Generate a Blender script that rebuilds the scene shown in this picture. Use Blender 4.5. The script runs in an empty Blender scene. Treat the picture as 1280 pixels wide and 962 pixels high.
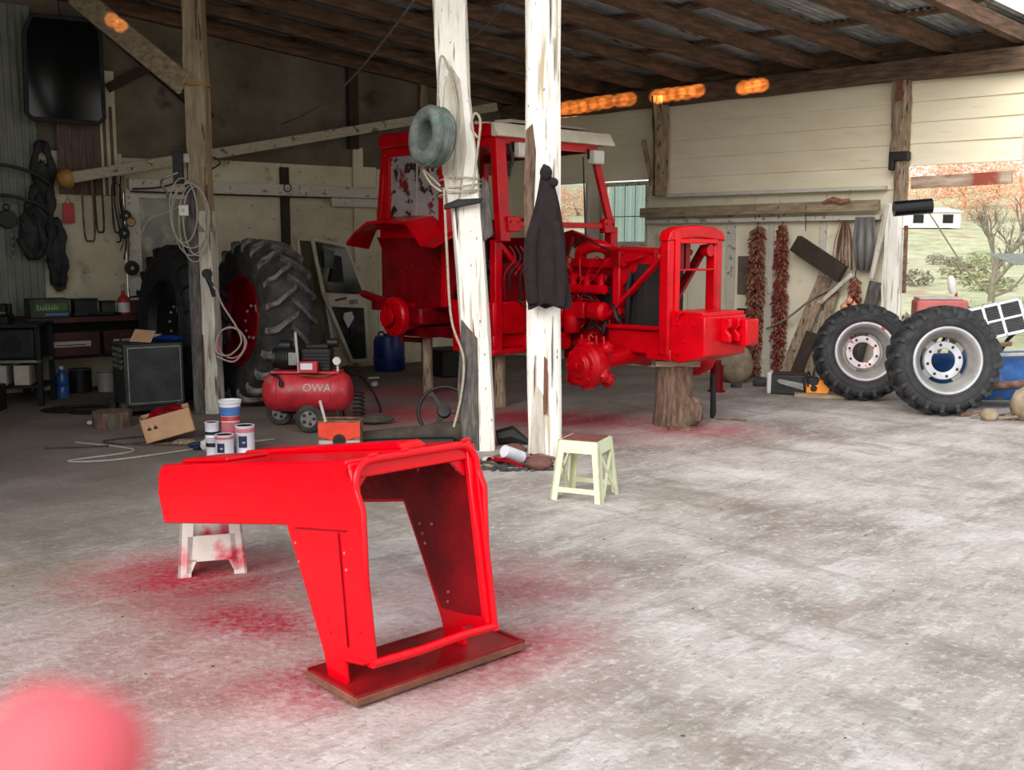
import bpy, math, random
from mathutils import Vector, Matrix
PI = math.pi
random.seed(7)
SC = bpy.context.scene
COL = SC.collection

# ---------------------------------------------------------------- camera, sky, lights, exposure
PITCH = math.atan(171 / 1300)
cam_d = bpy.data.cameras.new('camera'); cam = bpy.data.objects.new('camera', cam_d); COL.objects.link(cam)
cam.location = (0, 0, 1.6); cam.rotation_euler = (PI / 2 - PITCH, 0, 0)
cam_d.sensor_width = 36; cam_d.lens = 36 * 1300 / 1280
cam_d.clip_start = 0.01; cam_d.clip_end = 800
cam_d.dof.use_dof = True; cam_d.dof.focus_distance = 8.0; cam_d.dof.aperture_fstop = 9.0
SC.camera = cam
SC.view_settings.view_transform = 'Standard'; SC.view_settings.look = 'None'
SC.view_settings.gamma = 1; SC.view_settings.use_curve_mapping = False
SC.view_settings.exposure = 0.59
w = bpy.data.worlds.new('overcast_sky'); SC.world = w; w.use_nodes = True
nt = w.node_tree; nt.nodes.clear()
out = nt.nodes.new('ShaderNodeOutputWorld'); bg = nt.nodes.new('ShaderNodeBackground')
tc = nt.nodes.new('ShaderNodeTexCoord'); sx = nt.nodes.new('ShaderNodeSeparateXYZ'); cr = nt.nodes.new('ShaderNodeValToRGB')
nt.links.new(tc.outputs['Generated'], sx.inputs[0]); nt.links.new(sx.outputs[2], cr.inputs[0])
cr.color_ramp.elements[0].position = 0.0; cr.color_ramp.elements[0].color = (1.0, 0.95, 0.89, 1)
cr.color_ramp.elements[1].position = 0.6; cr.color_ramp.elements[1].color = (0.88, 0.94, 1.0, 1)
nt.links.new(cr.outputs[0], bg.inputs[0]); bg.inputs[1].default_value = 0.85
nt.links.new(bg.outputs[0], out.inputs[0])
sun_d = bpy.data.lights.new('hazy_sun', 'SUN'); sun = bpy.data.objects.new('hazy_sun', sun_d); COL.objects.link(sun)
sun_d.energy = 2.6; sun_d.angle = math.radians(50); sun_d.color = (1.0, 0.95, 0.90)
sun.rotation_euler = Vector((0.45, 0.75, -0.52)).to_track_quat('-Z', 'Y').to_euler()

# ---------------------------------------------------------------- materials
MATS = {}
def S(c):  # sRGB 0-255 -> linear
    return tuple(((v / 255) / 12.92 if v / 255 <= 0.04045 else ((v / 255 + 0.055) / 1.055) ** 2.4) for v in c) + (1,)
def mat(name, cols, scale=4.0, rough=0.6, metal=0.0, bump=0.0, bscale=None, stretch=(1, 1, 1), coat=0.0, spots=None, detail=6, world=False, rotz=0, rrough=0.0, spec=0.5):
    """cols: colours spread along a noise; spots: (colour, scale, threshold, softness, stretch)"""
    m = bpy.data.materials.new(name); m.use_nodes = True; t = m.node_tree; N = t.nodes; Lk = t.links
    b = N['Principled BSDF']; b.inputs['Roughness'].default_value = rough; b.inputs['Metallic'].default_value = metal
    b.inputs['Coat Weight'].default_value = coat; b.inputs['Specular IOR Level'].default_value = spec
    tcn = N.new('ShaderNodeTexCoord')
    def co(st):
        mp = N.new('ShaderNodeMapping'); mp.inputs['Scale'].default_value = st
        if rotz: 
            m0 = N.new('ShaderNodeMapping'); m0.inputs['Rotation'].default_value = (0, 0, rotz)
            Lk.new(tcn.outputs['Object'], m0.inputs[0]); Lk.new(m0.outputs[0], mp.inputs[0])
        else:
            Lk.new(tcn.outputs['Object'], mp.inputs[0])
        return mp
    mp = co(stretch)
    nz = N.new('ShaderNodeTexNoise'); nz.inputs['Scale'].default_value = scale; nz.inputs['Detail'].default_value = detail; nz.inputs['Roughness'].default_value = 0.62
    Lk.new(mp.outputs[0], nz.inputs['Vector'])
    r = N.new('ShaderNodeValToRGB'); Lk.new(nz.outputs[0], r.inputs[0]); e = r.color_ramp.elements
    n = len(cols)
    if n == 1: cols = [cols[0], cols[0]]; n = 2
    e[0].position = 0.32; e[0].color = S(cols[0]); e[1].position = 0.68; e[1].color = S(cols[-1])
    for i in range(1, n - 1):
        q = e.new(0.32 + 0.36 * i / (n - 1)); q.color = S(cols[i])
    src = r.outputs[0]
    for sp in (spots or []):
        col, sc, th, so = sp[:4]; mp2 = co(sp[4] if len(sp) > 4 else (1, 1, 1))
        n2 = N.new('ShaderNodeTexNoise'); n2.inputs['Scale'].default_value = sc; n2.inputs['Detail'].default_value = 5
        Lk.new(mp2.outputs[0], n2.inputs['Vector'])
        mr = N.new('ShaderNodeMapRange'); mr.inputs[1].default_value = th; mr.inputs[2].default_value = th + so
        Lk.new(n2.outputs[0], mr.inputs[0]); mx = N.new('ShaderNodeMix'); mx.data_type = 'RGBA'
        Lk.new(mr.outputs[0], mx.inputs[0]); Lk.new(src, mx.inputs[6]); mx.inputs[7].default_value = S(col); src = mx.outputs[2]
    Lk.new(src, b.inputs['Base Color'])
    if rrough:
        mr = N.new('ShaderNodeMapRange'); mr.inputs[3].default_value = rough - rrough; mr.inputs[4].default_value = rough + rrough
        Lk.new(nz.outputs[0], mr.inputs[0]); Lk.new(mr.outputs[0], b.inputs['Roughness'])
    if bump:
        n3 = N.new('ShaderNodeTexNoise'); n3.inputs['Scale'].default_value = bscale or scale * 3; n3.inputs['Detail'].default_value = 5
        Lk.new(mp.outputs[0], n3.inputs['Vector'])
        bp = N.new('ShaderNodeBump'); bp.inputs['Strength'].default_value = bump; bp.inputs['Distance'].default_value = 0.02
        Lk.new(n3.outputs[0], bp.inputs['Height']); Lk.new(bp.outputs[0], b.inputs['Normal'])
    MATS[name] = m; return m
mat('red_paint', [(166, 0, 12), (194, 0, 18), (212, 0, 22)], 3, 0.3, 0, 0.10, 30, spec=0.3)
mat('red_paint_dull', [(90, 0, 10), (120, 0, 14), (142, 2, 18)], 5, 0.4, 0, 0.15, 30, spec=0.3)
mat('wet_red', [(206, 0, 18), (222, 0, 24)], 3, 0.24, 0, 0.12, 14, spec=0.3)
mat('red_board', [(104, 8, 14), (136, 10, 18), (152, 14, 22)], 6, 0.4, 0, 0.2, 20)
mat('board_edge', [(96, 58, 44), (130, 82, 62)], 12, 0.8)
mat('dark_steel', [(22, 22, 24), (40, 38, 38)], 8, 0.5, 0.4, 0.15)
mat('black_rubber', [(24, 25, 27), (38, 39, 41), (54, 54, 55)], 7, 0.75, 0, 0.25, 40)
mat('dusty_rubber', [(32, 31, 31), (48, 46, 45), (74, 70, 67)], 6, 0.85, 0, 0.3, 40)
mat('lug_dust', [(52, 50, 48), (92, 88, 84), (132, 128, 122)], 9, 0.9, 0, 0.2)
mat('pale_rubber', [(76, 84, 80), (100, 108, 104), (122, 128, 124)], 9, 0.85, 0, 0.3, 40, spots=[((80, 104, 94), 6, 0.60, 0.08)])
mat('black', [(14, 14, 15), (26, 26, 27)], 8, 0.6)
mat('black_gloss', [(8, 10, 11), (16, 18, 20)], 3, 0.12)
mat('rim_paint', [(164, 166, 172), (190, 192, 196)], 6, 0.45, 0.1, 0.1)
mat('rim_pinkish', [(182, 170, 174), (212, 200, 202)], 6, 0.5, 0.1, 0.1, spots=[((170, 70, 80), 14, 0.60, 0.05)])
mat('blue_steel', [(20, 62, 118), (34, 92, 156)], 6, 0.5, 0.1, 0.2, spots=[((110, 84, 66), 9, 0.6, 0.08)])
mat('rust', [(84, 58, 46), (122, 88, 70), (150, 122, 104)], 12, 0.85, 0.2, 0.4)
mat('grey_metal', [(110, 110, 108), (150, 150, 146)], 8, 0.45, 0.6, 0.1)
mat('white_metal', [(196, 200, 204), (226, 228, 230)], 6, 0.45, 0, 0.05)
mat('cream_metal', [(196, 188, 168), (222, 214, 196)], 5, 0.5, 0, 0.1)
mat('corrugated', [(120, 122, 126), (150, 152, 156), (176, 178, 182)], 2.5, 0.5, 0.25, 0.1, stretch=(1, 3, 1), spots=[((92, 66, 50), 4, 0.60, 0.08, (1, 4, 1))])
mat('corrugated_green', [(108, 112, 104), (134, 138, 128)], 3, 0.7, 0.1, 0.1, stretch=(3, 1, 1))
mat('corrugated_rusty', [(92, 74, 68), (120, 100, 92)], 5, 0.75, 0.2, 0.1, stretch=(5, 1, 1))
mat('roof_timber', [(74, 54, 42), (102, 76, 60), (130, 100, 80)], 4, 0.8, 0, 0.35, 14, stretch=(1, 6, 6))
mat('plate_timber', [(66, 52, 42), (96, 76, 60), (124, 102, 82)], 4, 0.85, 0, 0.4, 14, stretch=(1, 6, 6))
mat('old_timber', [(110, 92, 74), (142, 122, 100), (168, 150, 128)], 5, 0.85, 0, 0.5, 12, stretch=(5, 5, 1), spots=[((60, 48, 40), 6, 0.60, 0.05, (6, 6, 1))])
mat('old_timber_h', [(120, 104, 84), (150, 134, 110), (174, 160, 136)], 5, 0.85, 0, 0.5, 12, stretch=(1, 6, 6))
mat('dark_timber', [(44, 36, 30), (66, 54, 44)], 5, 0.9, 0, 0.4, stretch=(5, 5, 1))
mat('whitewash', [(226, 224, 216), (238, 236, 228), (246, 244, 238)], 5, 0.85, 0, 0.3, 14, stretch=(4, 4, .8), spots=[((186, 172, 148), 4, 0.57, 0.10, (6, 6, 0.35)), ((150, 134, 110), 6, 0.65, 0.04, (7, 7, 0.4)), ((104, 92, 80), 14, 0.68, 0.03, (3, 3, .8))])
mat('worn_whitewash', [(168, 160, 146), (196, 190, 178), (218, 213, 202)], 4, 0.85, 0, 0.35, 14, stretch=(4, 4, .6), spots=[((120, 104, 84), 3, 0.60, 0.10, (4, 4, 0.5)), ((84, 72, 60), 12, 0.70, 0.04, (3, 3, 1))])
mat('rail_weathered', [(132, 98, 82), (170, 146, 126), (196, 180, 160)], 3, 0.85, 0, 0.3, 14, stretch=(1, 5, 5), spots=[((150, 72, 54), 2, 0.56, 0.06)])
mat('faded_red', [(168, 84, 82), (190, 110, 106)], 6, 0.6)
mat('sheet_grey', [(96, 94, 92), (120, 118, 116)], 4, 0.5)
mat('grey_stain', [(58, 56, 54), (84, 81, 78), (112, 108, 102)], 6, 0.9, 0, 0.4, 14, stretch=(5, 5, 1))
mat('pale_pole', [(164, 154, 134), (190, 182, 164)], 6, 0.8, 0, 0.3, 16, stretch=(1, 5, 5), spots=[((110, 98, 82), 9, 0.6, 0.05)])
mat('siding', [(232, 222, 192), (238, 229, 202), (243, 235, 212)], 1.5, 0.7, 0, 0.06, 8, stretch=(1, 4, 4), spots=[((212, 198, 164), 2, 0.64, 0.15, (1, 2, 8))])
mat('panel_cream', [(192, 182, 156), (208, 199, 172), (220, 212, 188)], 2.2, 0.8, 0, 0.15, 10, spots=[((140, 128, 104), 3.2, 0.60, 0.12), ((96, 86, 70), 18, 0.68, 0.04)])
mat('post_brown', [(112, 98, 80), (140, 124, 100), (166, 150, 124)], 4, 0.85, 0, 0.4, 14, stretch=(4, 4, .6), spots=[((78, 66, 54), 4, 0.62, 0.06, (4, 4, 0.5))])
mat('panel_light', [(222, 214, 186), (232, 225, 200), (238, 232, 210)], 2.2, 0.8, 0, 0.1, 10, spots=[((196, 184, 152), 3.2, 0.60, 0.12)])
mat('barrel_grey', [(122, 120, 118), (148, 146, 142)], 6, 0.6, 0.1, 0.1)
mat('plaster_grey', [(86, 78, 66), (106, 97, 83), (124, 114, 98)], 1.6, 0.9, 0, 0.2, 10, spots=[((62, 56, 48), 2.4, 0.58, 0.12)])
mat('trim_white', [(196, 192, 180), (214, 210, 198)], 6, 0.7, 0, 0.15, 20, stretch=(1, 5, 5), spots=[((136, 126, 108), 12, 0.62, 0.05)])
mat('white_plastic', [(196, 194, 188), (222, 220, 214)], 5, 0.45)
mat('stool_cream', [(208, 214, 178), (226, 230, 196)], 5, 0.4)
mat('stool_top', [(96, 52, 44), (122, 68, 58)], 30, 0.8, 0, 0.3, 60)
mat('jacket_cloth', [(24, 15, 17), (36, 24, 27)], 12, 0.95, 0, 0.3, 60)
mat('brown_cloth', [(56, 50, 44), (78, 70, 60)], 8, 0.95, 0, 0.4, 30)
mat('rope', [(150, 142, 124), (186, 178, 160)], 40, 0.9)
mat('pale_cable', [(150, 144, 134), (176, 170, 160)], 20, 0.7)
mat('black_cable', [(18, 17, 17), (30, 28, 28)], 20, 0.6)
mat('cardboard', [(176, 136, 102), (196, 156, 122)], 6, 0.85)
mat('compressor_red', [(150, 24, 34), (186, 40, 52), (198, 62, 70)], 4, 0.45, 0, 0.05, spots=[((150, 112, 100), 5, 0.60, 0.12)])
mat('orange_red', [(206, 52, 28), (228, 70, 40)], 6, 0.45)
mat('dirty_white', [(150, 146, 140), (184, 180, 174)], 8, 0.6)
mat('can_white', [(198, 198, 206), (224, 224, 232)], 8, 0.35)
mat('can_navy', [(24, 34, 62), (36, 46, 80)], 8, 0.4)
mat('can_pink', [(186, 90, 104), (206, 130, 140)], 8, 0.4)
mat('bucket_blue', [(58, 98, 160), (80, 120, 180)], 6, 0.4)
mat('drum_blue', [(14, 36, 96), (22, 50, 124)], 5, 0.4)
mat('bench_red', [(44, 10, 14), (66, 16, 20), (82, 24, 26)], 6, 0.6, 0, 0.2)
mat('bench_dark', [(30, 27, 26), (46, 42, 40)], 6, 0.7)
mat('welder_paint', [(28, 32, 32), (42, 47, 46), (56, 62, 60)], 5, 0.5, 0.2, 0.1)
mat('label_pale', [(170, 160, 146), (196, 186, 172)], 10, 0.7)
mat('green_print', [(52, 92, 40), (74, 118, 56)], 12, 0.6)
mat('crate_green', [(44, 50, 42), (66, 72, 60)], 8, 0.7)
mat('amber', [(150, 112, 44), (178, 138, 62)], 6, 0.5)
mat('chilli', [(84, 30, 28), (120, 44, 38), (150, 78, 62)], 40, 0.6)
mat('chilli_dry', [(96, 62, 48), (136, 92, 72), (172, 128, 104)], 40, 0.7)
mat('onion', [(196, 130, 92), (222, 168, 130)], 20, 0.45)
mat('saw_orange', [(224, 128, 20), (240, 150, 40)], 6, 0.4)
mat('stone', [(110, 96, 78), (146, 130, 108), (170, 156, 134)], 5, 0.9, 0, 0.6, 10)
mat('red_stone', [(92, 60, 52), (122, 84, 74)], 6, 0.9, 0, 0.5, 12)
mat('bark', [(72, 56, 46), (112, 88, 74), (140, 114, 98)], 6, 0.95, 0, 0.9, 16, stretch=(5, 5, 1), spots=[((86, 100, 80), 4, 0.60, 0.08), ((150, 60, 60), 5, 0.63, 0.1)])
mat('tree_bark', [(112, 104, 90), (140, 132, 118)], 6, 0.95, 0, 0.4)
mat('twig_orange', [(196, 128, 96), (222, 160, 128)], 1, 0.9)
mat('leaf_orange', [(226, 160, 124), (236, 184, 152), (240, 206, 186)], 0.4, 0.9)
mat('twig_green', [(150, 156, 120), (172, 176, 140)], 1, 0.9)
mat('mesh_debris', [(52, 50, 50), (78, 76, 74)], 14, 0.8)
mat('skin', [(196, 74, 88), (208, 88, 96)], 30, 0.6)
mat('nail', [(206, 90, 90)], 30, 0.4)
mat('teal_curtain', [(140, 176, 168), (176, 206, 198)], 3, 0.8, stretch=(6, 6, 0.6))
mat('bottle_blue', [(30, 70, 140), (60, 110, 180)], 5, 0.2)
mat('farm_white', [(214, 212, 214), (234, 232, 232)], 4, 0.8)
mat('brass', [(150, 120, 70)], 5, 0.4, 0.6)
mat('radiator_black', [(16, 12, 13), (34, 24, 26)], 30, 0.7, 0, 0.5, 90, stretch=(1, 12, 1))
mat('paper_peel', [(150, 140, 138), (176, 168, 166)], 3, 0.7, 0, 0.1, spots=[((34, 30, 32), 9, 0.56, 0.03), ((120, 20, 26), 5, 0.60, 0.06)])
def glass(name, col, alpha_rough=0.02, tint=0.3):
    m = bpy.data.materials.new(name); m.use_nodes = True; t = m.node_tree; t.nodes.clear()
    o = t.nodes.new('ShaderNodeOutputMaterial'); g = t.nodes.new('ShaderNodeBsdfGlossy'); tr = t.nodes.new('ShaderNodeBsdfTransparent'); mx = t.nodes.new('ShaderNodeMixShader'); fr = t.nodes.new('ShaderNodeFresnel')
    df = t.nodes.new('ShaderNodeBsdfDiffuse'); m2 = t.nodes.new('ShaderNodeMixShader'); nz = t.nodes.new('ShaderNodeTexNoise'); mr = t.nodes.new('ShaderNodeMapRange')
    nz.inputs['Scale'].default_value = 5; mr.inputs[3].default_value = tint * 0.5; mr.inputs[4].default_value = tint * 1.5
    t.links.new(nz.outputs[0], mr.inputs[0]); t.links.new(mr.outputs[0], m2.inputs[0])
    g.inputs['Roughness'].default_value = alpha_rough; tr.inputs[0].default_value = (1, 1, 1, 1); df.inputs[0].default_value = S(col)
    t.links.new(tr.outputs[0], m2.inputs[1]); t.links.new(df.outputs[0], m2.inputs[2])
    fr.inputs[0].default_value = 1.5
    t.links.new(fr.outputs[0], mx.inputs[0]); t.links.new(m2.outputs[0], mx.inputs[1]); t.links.new(g.outputs[0], mx.inputs[2]); t.links.new(mx.outputs[0], o.inputs[0])
    MATS[name] = m
glass('dusty_glass', (92, 90, 70), 0.15, 0.85)
glass('dark_glass', (52, 56, 50), 0.1, 0.8)
glass('window_glass', (200, 204, 200), 0.05, 0.1)
def cloth_translucent():
    m = bpy.data.materials.new('teal_cloth'); m.use_nodes = True; t = m.node_tree; t.nodes.clear(); o = t.nodes.new('ShaderNodeOutputMaterial'); a = t.nodes.new('ShaderNodeBsdfTranslucent'); b = t.nodes.new('ShaderNodeBsdfDiffuse'); mx = t.nodes.new('ShaderNodeMixShader')
    a.inputs[0].default_value = S((226, 248, 242)); b.inputs[0].default_value = S((206, 232, 226)); mx.inputs[0].default_value = 0.25
    t.links.new(a.outputs[0], mx.inputs[1]); t.links.new(b.outputs[0], mx.inputs[2]); t.links.new(mx.outputs[0], o.inputs[0]); MATS['teal_cloth'] = m
cloth_translucent()
glass('clear_plastic', (170, 190, 196), 0.1, 0.4)

# concrete floor, spray-stained red around the painted pieces
def floor_material():
    m = bpy.data.materials.new('concrete_floor'); m.use_nodes = True; t = m.node_tree; N = t.nodes; K = t.links
    b = N['Principled BSDF']; b.inputs['Roughness'].default_value = 0.85
    geo = N.new('ShaderNodeNewGeometry'); pos = geo.outputs['Position']
    def noise(scale, rot=0, st=(1, 1, 1), det=6, ro=0.6):
        mp0 = N.new('ShaderNodeMapping'); mp0.inputs['Rotation'].default_value = (0, 0, rot); K.new(pos, mp0.inputs[0])
        mp = N.new('ShaderNodeMapping'); mp.inputs['Scale'].default_value = st; K.new(mp0.outputs[0], mp.inputs[0])
        n = N.new('ShaderNodeTexNoise'); n.inputs['Scale'].default_value = scale; n.inputs['Detail'].default_value = det; n.inputs['Roughness'].default_value = ro
        K.new(mp.outputs[0], n.inputs['Vector']); return n.outputs[0]
    def ramp(src, stops):
        r = N.new('ShaderNodeValToRGB'); K.new(src, r.inputs[0]); e = r.color_ramp.elements
        e[0].position, e[0].color = stops[0][0], S(stops[0][1]); e[1].position, e[1].color = stops[-1][0], S(stops[-1][1])
        for p, c in stops[1:-1]:
            q = e.new(p); q.color = S(c)
        return r.outputs[0]
    def mrange(src, a, bb, c=0, d=1):
        r = N.new('ShaderNodeMapRange'); K.new(src, r.inputs[0]); r.inputs[1].default_value = a; r.inputs[2].default_value = bb; r.inputs[3].default_value = c; r.inputs[4].default_value = d; return r.outputs[0]
    def mixc(f, a, bcol, mode='MIX'):
        x = N.new('ShaderNodeMix'); x.data_type = 'RGBA'; x.blend_type = mode
        (K.new(f, x.inputs[0]) if not isinstance(f, float) else setattr(x.inputs[0], 'default_value', f)); K.new(a, x.inputs[6])
        if isinstance(bcol, tuple): x.inputs[7].default_value = S(bcol)
        else: K.new(bcol, x.inputs[7])
        return x.outputs[2]
    def mth(op, a, bb):
        x = N.new('ShaderNodeMath'); x.operation = op
        for i, v in enumerate((a, bb)):
            if isinstance(v, (int, float)): x.inputs[i].default_value = v
            else: K.new(v, x.inputs[i])
        return x.outputs[0]
    base = ramp(noise(0.9, 0.3), [(0.32, (130, 118, 111)), (0.44, (162, 151, 144)), (0.56, (188, 179, 174)), (0.68, (210, 203, 200))])
    streak = noise(3.0, -0.85, (0.7, 2.6, 1), 8, 0.72)
    c = mixc(mrange(streak, 0.52, 0.60, 0, 0.45), base, (206, 203, 197))
    streak2 = noise(1.8, -0.70, (0.6, 2.4, 1), 8, 0.72)
    c = mixc(mrange(streak2, 0.54, 0.61, 0, 0.42), c, (124, 116, 106))
    c = mixc(mrange(noise(22, 0, (1, 1, 1), 5, .7), 0.54, 0.62, 0, 0.45), c, (218, 215, 211))
    c = mixc(mrange(noise(17, -.8, (.6, 1.8, 1), 6, .75), 0.56, 0.63, 0, 0.5), c, (120, 111, 102))
    c = mixc(mrange(noise(1.3, 0.9, (.6, 2.0, 1), 8, .7), 0.53, 0.66, 0, 0.65), c, (126, 117, 103))
    c = mixc(mrange(noise(14, 0), 0.68, 0.74, 0, 0.4), c, (96, 88, 80))
    # darker brown mixed in towards the bench, then inside the roof edge
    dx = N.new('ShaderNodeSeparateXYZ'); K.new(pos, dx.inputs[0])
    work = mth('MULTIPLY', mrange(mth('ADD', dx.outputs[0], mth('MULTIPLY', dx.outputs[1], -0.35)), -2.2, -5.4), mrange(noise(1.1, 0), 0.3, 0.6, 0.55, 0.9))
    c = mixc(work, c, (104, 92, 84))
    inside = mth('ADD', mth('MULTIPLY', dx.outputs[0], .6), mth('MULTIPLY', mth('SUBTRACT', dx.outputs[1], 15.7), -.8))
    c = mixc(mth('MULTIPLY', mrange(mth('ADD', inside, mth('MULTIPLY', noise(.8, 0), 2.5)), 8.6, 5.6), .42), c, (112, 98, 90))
    c = mixc(mth('MULTIPLY', mrange(noise(.75, 2.0, (1, 1, 1), 7, .65), 0.52, 0.64), mrange(noise(8, 0, (1, 1, 1), 6, .7), .35, .6, .2, .6)), c, (128, 114, 96))
    st = None
    for (x, y, rx, ry, a, k) in [(-1.55, 4.95, 0.55, 0.42, 0, 1.0), (-1.15, 4.35, 0.75, 0.3, -0.5, 0.8), (-0.72, 3.75, 0.42, 0.34, 0.7, 0.8), (-0.15, 3.95, 0.55, 0.32, 0.72, 0.85), (-0.1, 4.75, 0.5, 0.5, 0, 0.55),
                                 (-0.9, 4.0, 1.0, 0.85, 0, 0.42), (-1.0, 10.0, 0.7, 0.55, 0.4, 0.9), (0.35, 9.75, 1.15, 0.55, -0.35, 1.0), (1.55, 9.15, 0.62, 0.4, -0.3, 0.8), (0.2, 9.0, 1.5, 0.5, -0.2, 0.4), (-0.9, 11.6, 0.9, 0.6, 0, 0.7), (-1.7, 8.1, 0.5, 0.3, 0.2, 0.7), (1.0, 9.4, 1.2, 0.6, -0.4, 0.5)]:
        mp = N.new('ShaderNodeMapping'); mp.vector_type = 'TEXTURE'
        mp.inputs['Location'].default_value = (x, y, 0); mp.inputs['Rotation'].default_value = (0, 0, a); mp.inputs['Scale'].default_value = (rx, ry, 1)
        K.new(pos, mp.inputs[0]); ln = N.new('ShaderNodeVectorMath'); ln.operation = 'LENGTH'; K.new(mp.outputs[0], ln.inputs[0])
        v = mrange(ln.outputs['Value'], 1.5, 0.25, 0, k)
        st = v if st is None else mth('MAXIMUM', st, v)
    grain = mth('MULTIPLY', mrange(noise(30, 0, (1, 1, 1), 5), 0.25, 0.62, 0.35, 1), mrange(noise(2.0, -0.7, (0.6, 1.8, 1), 5), 0.30, 0.60, 0.5, 1))
    c = mixc(mth('MULTIPLY', mth('MULTIPLY', st, grain), 1.35), c, (160, 30, 52))
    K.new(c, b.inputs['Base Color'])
    bp = N.new('ShaderNodeBump'); bp.inputs['Strength'].default_value = 0.7; bp.inputs['Distance'].default_value = 0.018
    hsum = mth('ADD', mth('MULTIPLY', streak, 1.4), mth('ADD', noise(26, 0, (1, 1, 1), 5), mth('MULTIPLY', noise(5, -0.85, (0.4, 4, 1), 6), 0.5)))
    K.new(hsum, bp.inputs['Height']); K.new(bp.outputs[0], b.inputs['Normal'])
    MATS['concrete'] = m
floor_material()
def grass_material():
    m = mat('grass_slope', [(150, 152, 124), (168, 172, 134), (184, 184, 150), (196, 186, 160)], 0.9, 0.95, 0, 0.6, 6, spots=[((168, 140, 116), 0.5, 0.56, 0.1), ((130, 142, 98), 3, 0.6, 0.08)])
grass_material()
mat('yard_earth', [(120, 108, 90), (150, 138, 118), (172, 162, 144)], 1.6, 0.95, 0, 0.5, 12, spots=[((122, 132, 84), 1.2, 0.56, 0.1)])

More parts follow.
